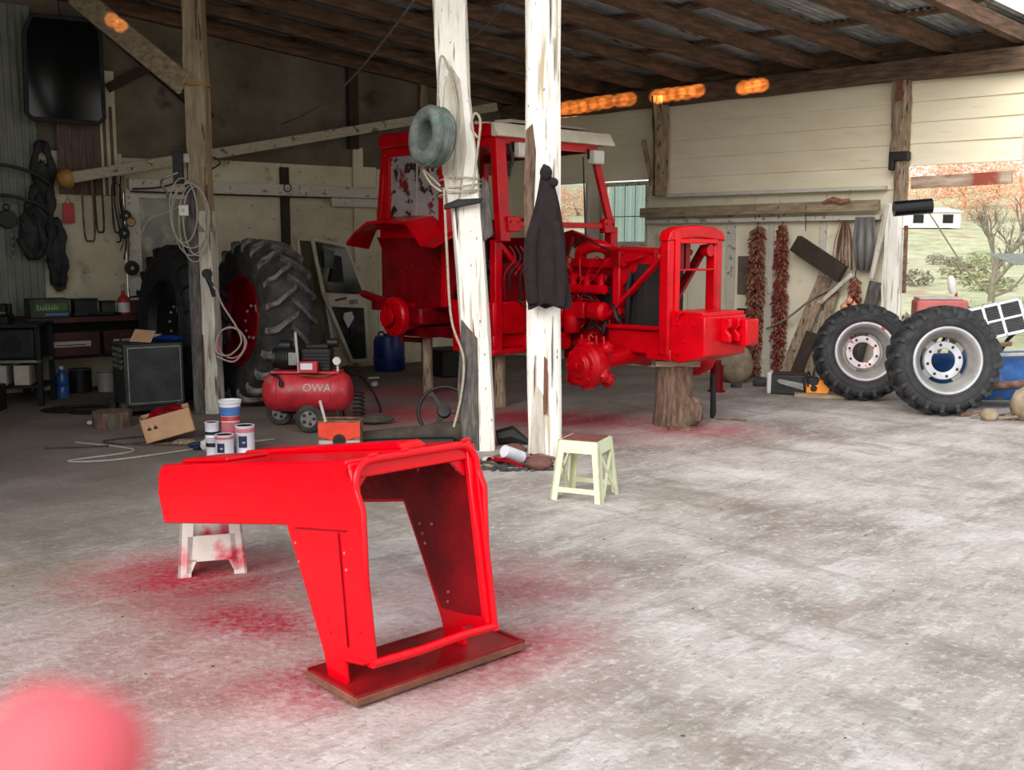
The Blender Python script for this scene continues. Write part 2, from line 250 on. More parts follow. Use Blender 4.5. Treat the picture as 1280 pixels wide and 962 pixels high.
# ---------------------------------------------------------------- mesh helpers
class M:
    def __init__(s): s.v = []; s.f = []
    def add(s, vs, fs):
        o = len(s.v); s.v += [tuple(v) for v in vs]; s.f += [tuple(i + o for i in f) for f in fs]; return s
    def box(s, a, b):
        (x0, y0, z0), (x1, y1, z1) = a, b
        return s.add([(x0, y0, z0), (x1, y0, z0), (x1, y1, z0), (x0, y1, z0), (x0, y0, z1), (x1, y0, z1), (x1, y1, z1), (x0, y1, z1)],
                     [(0, 3, 2, 1), (4, 5, 6, 7), (0, 1, 5, 4), (1, 2, 6, 5), (2, 3, 7, 6), (3, 0, 4, 7)])
    def cbox(s, c, d): return s.box([c[i] - d[i] / 2 for i in range(3)], [c[i] + d[i] / 2 for i in range(3)])
    def frame(s, p, q, up=(0, 0, 1)):
        p = Vector(p); q = Vector(q); d = (q - p).normalized(); u = Vector(up)
        if abs(d.dot(u)) > 0.98: u = Vector((1, 0, 0)) if abs(d.x) < 0.9 else Vector((0, 1, 0))
        sd = d.cross(u).normalized(); u = sd.cross(d); return p, q, d, sd, u
    def beam(s, p, q, w, h, up=(0, 0, 1), w2=None, h2=None):
        p, q, d, sd, u = s.frame(p, q, up); w2 = w if w2 is None else w2; h2 = h if h2 is None else h2
        vs = [p - sd * w / 2 - u * h / 2, p + sd * w / 2 - u * h / 2, p + sd * w / 2 + u * h / 2, p - sd * w / 2 + u * h / 2,
              q - sd * w2 / 2 - u * h2 / 2, q + sd * w2 / 2 - u * h2 / 2, q + sd * w2 / 2 + u * h2 / 2, q - sd * w2 / 2 + u * h2 / 2]
        return s.add(vs, [(0, 1, 2, 3), (7, 6, 5, 4), (0, 4, 5, 1), (1, 5, 6, 2), (2, 6, 7, 3), (3, 7, 4, 0)])
    def tube(s, pts, r, n=8, closed=False, cap=True):
        P = [Vector(p) for p in pts]; k = len(P); R = r if isinstance(r, (list, tuple)) else [r] * k
        vs = []; u = None
        for i in range(k):
            a = P[(i - 1) % k] if (closed or i > 0) else P[i]; b = P[(i + 1) % k] if (closed or i < k - 1) else P[i]
            d = (b - a).normalized()
            if u is None:
                u = Vector((0, 0, 1)) if abs(d.z) < 0.9 else Vector((1, 0, 0))
            u = (u - d * u.dot(d))
            u = u.normalized() if u.length > 1e-6 else d.orthogonal().normalized()
            v = d.cross(u)
            vs += [P[i] + (u * math.cos(2 * PI * j / n) + v * math.sin(2 * PI * j / n)) * R[i] for j in range(n)]
        fs = []
        for i in range(k if closed else k - 1):
            i2 = (i + 1) % k
            fs += [(i * n + j, i * n + (j + 1) % n, i2 * n + (j + 1) % n, i2 * n + j) for j in range(n)]
        if cap and not closed:
            fs.append(tuple(range(n - 1, -1, -1))); fs.append(tuple((k - 1) * n + j for j in range(n)))
        return s.add(vs, fs)
    def cyl(s, p, q, r, r2=None, n=20): return s.tube([p, q], [r, r if r2 is None else r2], n)
    def lathe(s, prof, o=(0, 0, 0), ax=(0, 0, 1), n=32, closed=False):
        o = Vector(o); a = Vector(ax).normalized(); u = a.orthogonal().normalized()
        if abs(a.z) > 0.9: u = Vector((1, 0, 0))
        v = a.cross(u); vs = []
        for (r, h) in prof:
            vs += [o + a * h + (u * math.cos(2 * PI * j / n) + v * math.sin(2 * PI * j / n)) * max(r, 1e-4) for j in range(n)]
        k = len(prof); fs = []
        for i in range(k if closed else k - 1):
            i2 = (i + 1) % k
            fs += [(i * n + j, i * n + (j + 1) % n, i2 * n + (j + 1) % n, i2 * n + j) for j in range(n)]
        return s.add(vs, fs)
    def prism(s, poly, o, u, v, t):
        """poly: 2D points in plane (u, v) at o, thickness vector t"""
        o = Vector(o); u = Vector(u); v = Vector(v); t = Vector(t); n = len(poly)
        A = [o + u * a + v * b for a, b in poly]; vs = A + [p + t for p in A]
        return s.add(vs, [tuple(range(n - 1, -1, -1)), tuple(range(n, 2 * n))] + [(i, (i + 1) % n, n + (i + 1) % n, n + i) for i in range(n)])
    def ball(s, c, r, sc=(1, 1, 1), n=14, m=9, rough=0, seed=0):
        rg = random.Random(seed); vs = []; c = Vector(c)
        for i in range(m + 1):
            th = PI * i / m
            for j in range(n):
                ph = 2 * PI * j / n; k = r * (1 + (rg.uniform(-rough, rough) if 0 < i < m else 0))
                vs.append(c + Vector((math.sin(th) * math.cos(ph) * k * sc[0], math.sin(th) * math.sin(ph) * k * sc[1], math.cos(th) * k * sc[2])))
        return s.add(vs, [(i * n + j, (i + 1) * n + j, (i + 1) * n + (j + 1) % n, i * n + (j + 1) % n) for i in range(m) for j in range(n)])
    def torus(s, c, R, r, ax=(0, 0, 1), n=32, m=8, sc=1.0):
        prof = [(R + r * math.cos(2 * PI * k / m), r * sc * math.sin(2 * PI * k / m)) for k in range(m)]
        return s.lathe(prof, c, ax, n, closed=True)
    def xf(s, mtx): s.v = [tuple(mtx @ Vector(v)) for v in s.v]; return s
    def build(s, name, m, parent=None, bevel=0, smooth=True, kind=None, label=None, ang=38):
        me = bpy.data.meshes.new(name); me.from_pydata(s.v, [], s.f); me.update()
        if smooth:
            me.polygons.foreach_set('use_smooth', [True] * len(me.polygons)); me.set_sharp_from_angle(angle=math.radians(ang))
        me.materials.append(MATS[m])
        return link(name, me, parent, bevel, kind, label)
def link(name, me, parent=None, bevel=0, kind=None, label=None):
    o = bpy.data.objects.new(name, me); COL.objects.link(o)
    if parent is not None: o.parent = parent
    if bevel:
        b = o.modifiers.new('bevel', 'BEVEL'); b.width = bevel; b.segments = 2; b.limit_method = 'ANGLE'; b.angle_limit = math.radians(40)
    if kind: o['kind'] = kind
    if label: o['label'] = label
    return o
def thing(name, label, cat, loc=(0, 0, 0), rz=0, group=None, kind=None):
    o = bpy.data.objects.new(name, None); COL.objects.link(o); o.empty_display_size = 0.1
    o.location = loc; o.rotation_euler = (0, 0, rz)
    return tag(o, label, cat, group, kind)
def tag(o, label=None, cat=None, group=None, kind=None):
    if label: o['label'] = label
    if cat: o['category'] = cat
    if group: o['group'] = group
    if kind: o['kind'] = kind
    return o
def place(o, loc, rz=0): o.location = loc; o.rotation_euler = (0, 0, rz); return o
def bez(pts, k=8):
    """smooth curve through points"""
    P = [Vector(p) for p in pts]; out = []
    for i in range(len(P) - 1):
        a = P[max(i - 1, 0)]; b = P[i]; c = P[i + 1]; d = P[min(i + 2, len(P) - 1)]
        for j in range(k):
            t = j / k
            out.append(0.5 * ((2 * b) + (c - a) * t + (2 * a - 5 * b + 4 * c - d) * t * t + (3 * b - a - 3 * c + d) * t ** 3))
    return out + [P[-1]]
def text_mesh(txt, size, depth, m, parent, name='lettering', loc=(0, 0, 0), rot=(PI / 2, 0, 0)):
    cu = bpy.data.curves.new(name, 'FONT'); cu.body = txt; cu.size = size; cu.extrude = depth; cu.align_x = 'CENTER'; cu.align_y = 'CENTER'; cu.resolution_u = 3
    tmp = bpy.data.objects.new('tmp', cu); COL.objects.link(tmp); bpy.context.view_layer.update()
    me = bpy.data.meshes.new_from_object(tmp.evaluated_get(bpy.context.evaluated_depsgraph_get())); bpy.data.objects.remove(tmp)
    me.materials.clear(); me.materials.append(MATS[m]); o = link(name, me, parent); o.location = loc; o.rotation_euler = rot; return o

# building frame: corner of the two walls; RW = along the right wall, LW = along the back wall
CX, CY = 0.0, 15.7
RR = math.atan2(-0.654, 0.757); RL = math.atan2(0.6, 0.8) + PI
def RW(v, off, h): return (CX + 0.757 * v - 0.654 * off, CY - 0.654 * v - 0.757 * off, h)
def LW(u, off, h): return (CX - 0.8 * u + 0.6 * off, CY - 0.6 * u - 0.8 * off, h)

# ================================================================ THE SETTING
# ground
fm = M()
pts = [(-14, -3), (9, -3), (9, 4), (6.6, 9.3), RW(7.4, -0.05, 0)[:2], (CX, CY), LW(12, -0.1, 0)[:2], (-14, 3)]
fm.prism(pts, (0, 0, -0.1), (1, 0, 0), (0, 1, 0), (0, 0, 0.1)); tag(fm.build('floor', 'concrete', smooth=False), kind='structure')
def hill(x, y): 
    d = max(0, y - 14 + 0.2 * x)
    return -0.05 + 0.035 * d + 0.25 * math.sin(x * 0.21) * math.sin(y * 0.17) * min(1, d / 25) + (0.05 * max(0, d - 45))
def zhill(x, y): return hill(x, y)
g = M(); NX, NY = 60, 60; vs = []
for j in range(NY + 1):
    for i in range(NX + 1):
        x = -60 + 180 * i / NX; y = -30 + 220 * (j / NY) ** 1.0; vs.append((x, y, hill(x, y) - 0.04))
g.add(vs, [(j * (NX + 1) + i, j * (NX + 1) + i + 1, (j + 1) * (NX + 1) + i + 1, (j + 1) * (NX + 1) + i) for j in range(NY) for i in range(NX)])
tag(g.build('hillside_ground', 'grass_slope'), kind='structure')
e = M(); e.prism([(5.0, 12.2), (16, 3), (20, 14), (8, 18)], (0, 0, -0.06), (1, 0, 0), (0, 1, 0), (0, 0, 0.058)); tag(e.build('yard_earth', 'yard_earth', smooth=False), kind='structure')

# right wall: overlapping horizontal boards above, panels with windows below
wr = thing('wall_right', None, None, (CX, CY, 0), RR, kind='structure')      # local x = along, -y = into the shed
rows = [(2.28, 2.53), (2.53, 2.77), (2.77, 3.00), (3.00, 3.22), (3.22, 3.47)]
for (v0, v1) in [(-0.05, 2.68), (2.68, 5.75), (5.75, 7.05)]:
    for k, (a, b) in enumerate(rows):
        if (v0 > 5 or v0 < 0) and k == 0: continue
        m_ = M(); j1, j2 = random.uniform(-.004, .004), random.uniform(-.004, .004)
        m_.add([(v0, -0.035 + j1, a - .02), (v1, -0.035 + j2, a - .02), (v1, 0.03, a - .02), (v0, 0.03, a - .02), (v0, -0.012, b), (v1, -0.012, b), (v1, 0.03, b), (v0, 0.03, b)],
               [(0, 3, 2, 1), (4, 5, 6, 7), (0, 1, 5, 4), (1, 2, 6, 5), (2, 3, 7, 6), (3, 0, 4, 7)])
        m_.build('siding_board', 'siding', wr, smooth=False)
for (v0, v1, h0, h1) in [(-0.05, 0.80, 0, 2.28), (0.80, 1.42, 0, 1.68), (1.42, 1.66, 0, 2.28), (1.66, 2.42, 0, 1.64), (1.42, 1.66, 2.28, 2.53), (-.05, .8, 2.28, 2.53), (2.42, 2.68, 2.28, 2.53), (2.42, 3.05, 0, 2.28), (3.05, 3.98, 0, 2.28), (3.98, 4.32, 0, 2.28), (4.32, 4.92, 0, 2.28), (4.92, 5.75, 0, 2.28)]:
    m_ = M(); m_.box((v0 + .006, 0.0, h0), (v1 - .006, 0.05, h1)); m_.build('wall_panel', 'panel_light', wr, smooth=False)
for v, wd in [(2.9, .08), (3.62, .12), (4.2, .07), (4.86, .08)]:
    m_ = M(); m_.box((v, -0.03, 0), (v + wd, -0.002, 2.05)); m_.build('stud', 'trim_white', wr, bevel=.004)
m_ = M(); m_.box((3.78, -0.012, 1.02), (4.02, -0.001, 1.5)); m_.build('patch_panel', 'plaster_grey', wr)
for (a, b, h0, h1, mm, n) in [(2.45, 5.62, 1.92, 1.975, 'trim_white', 'rail'), (2.8, 5.66, 2.255, 2.30, 'trim_white', 'ledge')]:
    m_ = M(); m_.box((a, -0.14, h0), (b, -0.036 if n == 'ledge' else -0.001, h1)); m_.build(n, mm, wr, bevel=.004)
# windows of the right wall
def window(name, x0, x1, h0, h1, bars, curtain, pn):
    w_ = thing(name, None, None, (CX, CY, 0), RR, kind='structure')
    f = M(); t = .05
    for a, b in [((x0 - t, -.03, h0 - t), (x0, .06, h1 + t)), ((x1, -.03, h0 - t), (x1 + t, .06, h1 + t)), ((x0, -.03, h0 - t), (x1, .06, h0)), ((x0, -.03, h1), (x1, .06, h1 + t))]: f.box(a, b)
    f.build('window_frame', 'trim_white', w_, bevel=.004)
    p = M(); p.box((x0, .02, h0), (x1, .026, h1)); p.build('pane', 'window_glass', w_)
    for i in range(bars):
        x = x0 + (x1 - x0) * (i + 1) / (bars + 1); b = M(); b.cyl((x, -.01, h0), (x, -.01, h1), .006, n=6); b.build('bar', 'grey_metal', w_)
    if bars:
        b = M(); b.cyl((x0, -.01, (h0 + h1) / 2 - .04), (x1, -.01, (h0 + h1) / 2 - .04), .006, n=6); b.build('bar', 'grey_metal', w_)
    if curtain:
        c = M(); n = 40; vs = []
        for i in range(n + 1):
            x = x0 + (x1 - x0) * i / n; y = .10 + .02 * math.sin(i * 1.3); vs += [(x, y, h0 - .05), (x, y, h1 + .02)]
        c.add(vs, [(2 * i, 2 * i + 2, 2 * i + 3, 2 * i + 1) for i in range(n)]); c.build('curtain', 'teal_cloth', w_)
    return w_
window('window_1', 1.70, 2.38, 1.69, 2.44, 3, True, 0)
window('window_2', 0.86, 1.38, 1.72, 2.50, 0, False, 0)
# wall plate carrying the rafters over the right wall
m_ = M(); n = 16
vs = []
for i in range(n + 1):
    x = -0.3 + 7.75 * i / n; j = random.uniform(-.012, .012); k = random.uniform(-.008, .008)
    vs += [(x, -.20 + k, 3.43 + j), (x, .02, 3.43 + j), (x, .02, 3.64 + k), (x, -.20 + k, 3.64 + k)]
m_.add(vs, [(4 * i + a, 4 * (i + 1) + a, 4 * (i + 1) + (a + 1) % 4, 4 * i + (a + 1) % 4) for i in range(n) for a in range(4)] + [(0, 1, 2, 3), (4 * n + 3, 4 * n + 2, 4 * n + 1, 4 * n)])
o = m_.build('trim_1', 'plate_timber'); place(o, (CX, CY, 0), RR); tag(o, kind='structure')

m_ = M(); m_.box((-.3, .0, 3.62), (7.45, .03, 3.86)); o = m_.build('trim_2', 'plate_timber'); place(o, (CX, CY, 0), RR); tag(o, kind='structure')
# back wall (runs to the left): grey plaster above, cream panels below
wb = thing('wall_back', None, None, (CX, CY, 0), RL, kind='structure')        # local x = along (u), +y = into the shed
def roof_h(u, w_): return 3.66 + 0.1026 * u + 0.0224 * w_
up = [(-0.1, 2.62), (11.6, 2.62), (11.6, roof_h(11.6, 0) + .212), (-0.1, roof_h(-.1, 0) + .212)]
m_ = M(); m_.prism(up, (0, -.06, 0), (1, 0, 0), (0, 0, 1), (0, .06, 0)); m_.build('plaster_band', 'plaster_grey', wb, smooth=False)
xs = [-0.05, 0.7, 1.45, 2.3, 2.62, 3.68, 4.72, 5.66, 6.6, 7.8, 9.0, 10.3, 11.6]
for i in range(len(xs) - 1):
    a, b = xs[i], xs[i + 1]
    if abs(a - 4.72) < .01:
        for h0, h1 in [(0, .80), (2.24, 2.64)]:
            m_ = M(); m_.box((a + .004, -.05, h0), (b - .004, .002, h1)); m_.build('wall_panel', 'panel_cream', wb, smooth=False)
        continue
    m_ = M(); m_.box((a + .004, -.05, 0), (b - .004, random.uniform(0.004, .010), 2.64 + random.uniform(0, .04))); m_.build('wall_panel', 'panel_cream', wb, smooth=False)
for (u, wd, h0, h1, d, mm) in [(2.60, .14, 2.9, 4.0, .10, 'dark_timber'), (2.52, .15, 0, 2.92, .05, 'panel_cream'), (3.60, .11, 1.2, 2.62, .07, 'dark_timber'), (5.72, .18, 2.2, 3.6, .05, 'panel_cream'), (1.5, .12, 0, 3.9, .06, 'old_timber'), (7.2, .14, 0, 4.3, .08, 'dark_timber')]:
    m_ = M(); m_.box((u, 0.01, h0), (u + wd, d, h1)); m_.build('stud', mm, wb, bevel=.006)
m_ = M(); m_.box((2.25, .03, 2.26), (5.62, .10, 2.40)); m_.build('rail', 'trim_white', wb, bevel=.005)
m_ = M(); m_.box((2.2, .12, 2.14), (3.05, .15, 2.25)); m_.build('short_board', 'trim_white', wb, bevel=.004)
m_ = M(); m_.beam((4.6, .06, 3.15), (5.75, .06, 4.05), .08, .12); m_.build('brace', 'dark_timber', wb)
m_ = M(); m_.beam((5.8, .06, 3.4), (5.2, .06, 3.75), .08, .10); m_.build('brace', 'dark_timber', wb)
def corrugated(name, W, H, m, parent, loc, amp=.012, pitch=.076, rot=(0, 0, 0), vertical=True, share={}):
    key = (round(W, 3), round(H, 3), m)
    if key not in share:
        n = int(W / pitch * 6); vs = []
        for i in range(n + 1):
            x = W * i / n; y = amp * math.sin(2 * PI * x / pitch); vs += [(x, y, 0), (x, y, H)]
        q = M(); q.add(vs, [(2 * i, 2 * i + 2, 2 * i + 3, 2 * i + 1) for i in range(n)])
        me = bpy.data.meshes.new(name); me.from_pydata(q.v, [], q.f); me.polygons.foreach_set('use_smooth', [True] * len(me.polygons)); me.materials.append(MATS[m]); share[key] = me
    o = link(name, share[key], parent); o.location = loc; o.rotation_euler = rot; return o
corrugated('corrugated_sheet', .62, 1.0, 'corrugated_rusty', wb, (5.76, .05, 2.2))
corrugated('corrugated_sheet', .8, 3.6, 'corrugated_green', wb, (6.58, .05, .6))
corrugated('corrugated_sheet', .8, 3.6, 'corrugated_green', wb, (7.35, .07, .6))
# tall white-framed pane in the back wall
w3 = thing('window_3', None, None, (CX, CY, 0), RL, kind='structure')
f = M()
for a, b in [((4.72, 0, .78), (4.80, .07, 2.28)), ((5.50, 0, .78), (5.66, .07, 2.28)), ((4.8, 0, 2.18), (5.5, .07, 2.28)), ((4.8, 0, .78), (5.5, .07, .86))]: f.box(a, b)
f.build('window_frame', 'trim_white', w3, bevel=.005)
f = M(); f.box((4.8, .02, .86), (5.5, .03, 2.18)); f.build('pane', 'dusty_glass', w3)
# side wall closing the shed on the far left, and roof
wl = thing('wall_left', None, None, LW(11.6, 0, 0), RL, kind='structure')
for k in range(8): corrugated('corrugated_sheet', .9, 4.9, 'corrugated_green', wl, (0, k * .88, 0), rot=(0, 0, PI / 2))

ce = thing('ceiling', None, None, (CX, CY, 0), RL, kind='structure')          # local x = u (up the slope), y = w (towards the yard)
EDGE = 6.95
w_ = 0.10; k = 0
while w_ < EDGE:
    u0 = -0.218 * w_ - 0.25; jj = random.uniform(-.03, .03); ww = .085 + .025 * random.random(); wv = w_ + random.uniform(-.05, .05)
    m_ = M(); n = 10; vs = []
    for i in range(n + 1):
        u = u0 + (11.7 - u0) * i / n; a = random.uniform(-.012, .012); z = roof_h(u, wv)
        vs += [(u, wv + jj * i / n - ww / 2 + a, z + a * .5), (u, wv + jj * i / n + ww / 2 + a, z + a * .5), (u, wv + jj * i / n + ww / 2 + a, z + .15), (u, wv + jj * i / n - ww / 2 + a, z + .15)]
    m_.add(vs, [(4 * i + a, 4 * (i + 1) + a, 4 * (i + 1) + (a + 1) % 4, 4 * i + (a + 1) % 4) for i in range(n) for a in range(4)] + [(0, 1, 2, 3), (4 * n + 3, 4 * n + 2, 4 * n + 1, 4 * n)])
    m_.build('rafter', 'roof_timber', ce, smooth=False)
    w_ += 0.75; k += 1
d = -0.1
while d < 12.2:
    a = d / .977
    m_ = M(); p = (a + random.uniform(-.05, .05), 0, roof_h(a, 0) + .17); b = a - .218 * EDGE + random.uniform(-.08, .08); q = (b, EDGE, roof_h(b, EDGE) + .17)
    m_.beam(p, q, .10 + .03 * random.random(), .035); m_.build('batten', 'roof_timber', ce, smooth=False)
    d += 1.15
q = M(); n = 75; vs = []
for i in range(n + 1):
    y = .95 * i / n; z = .011 * math.sin(2 * PI * y / .076); vs += [(0, y, z), (2.1, y, z)]
q.add(vs, [(2 * i, 2 * i + 1, 2 * i + 3, 2 * i + 2) for i in range(n)])
sheet = bpy.data.meshes.new('roof_sheet'); sheet.from_pydata(q.v, [], q.f); sheet.polygons.foreach_set('use_smooth', [True] * len(sheet.polygons)); sheet.materials.append(MATS['corrugated'])
for j in range(8):
    w0 = EDGE + .05 - .95 - j * .88
    us = -.218 * (w0 + .5) - .35
    for i in range(7):
        u = us + i * 2.0
        if u > 11.8: continue
        o = link('roof_sheet', sheet, ce); z = roof_h(u, w0) + .215 + .004 * (i % 2)
        o.location = (u, w0, z); o.rotation_euler = (math.atan(.0224), -math.atan(.1026), 0)

# ================================================================ RED TRACTOR (local: x forward, y to the far side, z up)
tr = thing('tractor', 'red freshly sprayed tractor with open cab, no wheels, propped on a tree stump', 'tractor', (.385, 10.66, 0), math.atan2(-.748, .664))
def part(m_, name, mt, parent=tr, **k): return m_.build(name, mt, parent, **k)
# cab roof
m_ = M(); m_.prism([(-1.86, 2.66), (.02, 2.66), (.05, 2.70), (-.02, 2.80), (-1.8, 2.82), (-1.9, 2.76)], (0, -.80, 0), (1, 0, 0), (0, 0, 1), (0, 1.60, 0)); rf = part(m_, 'cab_roof', 'red_paint', bevel=.02)
m_ = M(); m_.prism([(0, 0), (.10, 0), (.10, .02), (.03, .13), (-.25, .165), (-.25, .13), (0, .12)], (.02, -.80, 2.655), (1, 0, 0), (0, 0, 1), (0, 1.62, 0)); part(m_, 'roof_visor', 'cream_metal', rf, bevel=.006)
m_ = M(); m_.prism([(0, 0), (.3, 0), (.24, .035), (0, .045)], (-.28, -.5, 2.81), (1, 0, 0), (0, 0, 1), (0, 1.0, 0)); part(m_, 'roof_hatch', 'cream_metal', rf, bevel=.006)
# pillars
def pil(a, b, w1, h1, name='cab_pillar', mt='red_paint', par=tr, **k):
    m_ = M(); m_.beam(a, b, w1, h1, up=(0, 0, 1), **k); return part(m_, name, mt, par, bevel=.008)
pil((0, -.70, 2.66), (.10, -.72, 1.66), .13, .09)
pil((0, .60, 2.66), (.10, .80, 1.80), .08, .07); pil((.10, .80, 1.82), (.10, .80, 1.45), .10, .10)
pil((-.72, -.74, 2.66), (-.74, -.76, 1.0), .09, .08)
pil((-1.86, -.70, 2.68), (-1.93, -.74, 1.80), .08, .08)
pil((-1.86, .70, 2.68), (-1.93, .74, 1.2), .08, .08); pil((-.72, .74, 2.66), (-.74, .76, 1.0), .07, .07)
m_ = M(); m_.beam((.0, -.72, 2.62), (.0, .62, 2.62), .07, .07); part(m_, 'roof_crossbar', 'red_paint')
m_ = M(); m_.beam((-1.85, .70, 2.62), (0, .62, 2.62), .06, .07); part(m_, 'roof_side_rail', 'red_paint_dull')
m_ = M(); m_.beam((-1.85, -.70, 2.62), (0, -.72, 2.62), .06, .09); part(m_, 'roof_side_rail', 'red_paint')
m_ = M(); m_.beam((.11, -.72, 1.83), (.11, .80, 1.83), .05, .055); part(m_, 'windscreen_crossbar', 'red_paint', bevel=.006)
for y in (-.62, .72):
    m_ = M(); m_.cbox((.12, y, 1.83), (.08, .16, .15)); b = part(m_, 'crossbar_bracket', 'red_paint', bevel=.01)
    for dy in (-.05, .05):
        q = M(); q.cyl((.16, y + dy, 1.85), (.175, y + dy, 1.85), .012, n=6); part(q, 'bolt', 'red_paint', b)
# papered rear side window with frame
qx0, qx1 = -1.86, -.76
m_ = M()
m_.prism([(qx0 - .06, 1.70), (qx1, 1.70), (qx1, 1.86), (qx0 - .05, 1.86)], (0, -.76, 0), (1, 0, 0), (0, 0, 1), (0, .05, 0))
m_.prism([(qx0, 2.58), (qx1, 2.58), (qx1, 2.68), (qx0, 2.68)], (0, -.74, 0), (1, 0, 0), (0, 0, 1), (0, .05, 0))
m_.prism([(qx0 - .05, 1.86), (qx0 + .10, 1.86), (qx0 + .12, 2.58), (qx0, 2.58)], (0, -.75, 0), (1, 0, 0), (0, 0, 1), (0, .05, 0))
m_.prism([(qx1 - .12, 1.86), (qx1, 1.86), (qx1, 2.58), (qx1 - .10, 2.58)], (0, -.75, 0), (1, 0, 0), (0, 0, 1), (0, .05, 0))
wf = part(m_, 'side_window_frame', 'red_paint', bevel=.006)
m_ = M(); m_.prism([(qx0 + .10, 1.87), (qx1 - .12, 1.87), (qx1 - .10, 2.57), (qx0 + .12, 2.57)], (0, -.722, 0), (1, 0, 0), (0, 0, 1), (0, .006, 0)); part(m_, 'masked_window', 'paper_peel', wf, label='side window masked with peeling grey paper')
m_ = M(); m_.beam((-1.28, -.728, 1.88), (-1.25, -.728, 2.56), .03, .008); part(m_, 'masking_strip', 'dirty_white', wf)
m_ = M(); m_.prism([(-.74, 1.0), (0.06, 1.0), (0.06, 1.08), (-.74, 1.08)], (0, -.76, 0), (1, 0, 0), (0, 0, 1), (0, .06, 0)); part(m_, 'door_sill', 'red_paint')
# rear panel, floor, far fender
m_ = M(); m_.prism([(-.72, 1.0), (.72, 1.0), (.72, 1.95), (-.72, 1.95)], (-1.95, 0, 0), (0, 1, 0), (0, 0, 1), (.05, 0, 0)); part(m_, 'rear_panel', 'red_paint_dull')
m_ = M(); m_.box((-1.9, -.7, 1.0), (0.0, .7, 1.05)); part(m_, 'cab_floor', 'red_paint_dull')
# fender: flared arch outside the side panel, deep inner wing under it
arch = [(-2.12, 1.66), (-1.98, 1.76), (-1.72, 1.88), (-1.40, 1.89), (-1.02, 1.87), (-.88, 1.76), (-.76, 1.65), (-.52, 1.63), (-.34, 1.70)]
inn = [(-2.2, 1.60), (-2.05, 1.80), (-1.78, 1.93), (-1.40, 1.95), (-1.0, 1.93), (-.85, 1.85), (-.72, 1.78), (-.6, 1.76), (-.4, 1.80)]
def flare(y1, y0, name, par=tr, mt='red_paint'):
    vs = []; n = len(arch)
    for (a, b) in zip(arch, inn): vs += [(a[0], y1, a[1]), (b[0], y0, b[1]), (b[0], y0, b[1] - .012), (a[0], y1, a[1] - .03)]
    m_ = M(); m_.add(vs, [(4 * i + k, 4 * (i + 1) + k, 4 * (i + 1) + (k + 1) % 4, 4 * i + (k + 1) % 4) for i in range(n - 1) for k in range(4)] + [(0, 1, 2, 3), (4 * n - 1, 4 * n - 2, 4 * n - 3, 4 * n - 4)])
    return part(m_, name, mt, par, ang=25)
flare(-1.07, -.72, 'fender'); flare(1.05, .72, 'fender')
for s, y in ((-1, -.76), (1, .72)):
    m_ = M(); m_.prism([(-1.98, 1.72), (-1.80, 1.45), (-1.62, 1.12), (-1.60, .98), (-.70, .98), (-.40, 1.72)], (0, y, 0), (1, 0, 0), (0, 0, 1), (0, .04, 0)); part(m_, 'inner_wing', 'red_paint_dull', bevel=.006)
for i in range(5):
    m_ = M(); x = -1.5 + i * .18; m_.cyl((x, -.775, 1.35 + .05 * (i % 2)), (x, -.76, 1.35 + .05 * (i % 2)), .014, n=6); part(m_, 'bolt', 'red_paint')
# rear axle, final drive
m_ = M(); m_.lathe([(0, -.02), (.19, -.02), (.21, .0), (.21, .06), (.17, .08), (.15, .20), (.13, .55), (.16, .60), (.16, .66), (0, .66)], (-1.35, -1.0, .88), (0, 1, 0), 28); fd = part(m_, 'axle_housing', 'red_paint')
for k in range(10):
    a = 2 * PI * k / 10; x, z = -1.35 + .155 * math.cos(a), .88 + .155 * math.sin(a)
    m_ = M(); m_.cyl((x, -1.05, z), (x, -1.0, z), .014, n=6); part(m_, 'wheel_stud', 'red_paint', fd)
m_ = M(); m_.lathe([(0, -.02), (.10, -.02), (.10, .02), (.07, .05), (0, .06)], (-1.35, -1.08, .88), (0, 1, 0), 20); part(m_, 'hub_cap', 'red_paint', fd)
m_ = M(); m_.lathe([(0, 0), (.20, 0), (.20, .08), (.15, .1), (.15, .6), (0, .6)], (-1.35, 1.0, .88), (0, -1, 0), 24); part(m_, 'axle_housing', 'red_paint_dull')
m_ = M(); m_.box((-1.75, -.35, .62), (-.7, .35, 1.0)); m_.box((-1.6, -.9, .80), (-1.0, -.3, .99)); part(m_, 'transmission_case', 'red_paint_dull', bevel=.03)
m_ = M(); m_.tube([(-1.55, -.85, 1.02), (-1.75, -.9, 1.04), (-2.05, -.9, 1.10), (-2.1, -.9, 1.10)], [.03, .05, .045, .03], 8); m_.cbox((-1.72, -.88, 1.0), (.3, .09, .14)); part(m_, 'lift_arm', 'red_paint_dull', bevel=.012)
m_ = M(); m_.cyl((-1.9, -.5, .55), (-1.9, -.5, 1.05), .03); m_.cyl((-1.85, -.2, .55), (-1.9, -.5, .58), .03); m_.cbox((-1.3, -.6, .72), (.5, .3, .12)); part(m_, 'linkage', 'red_paint_dull')
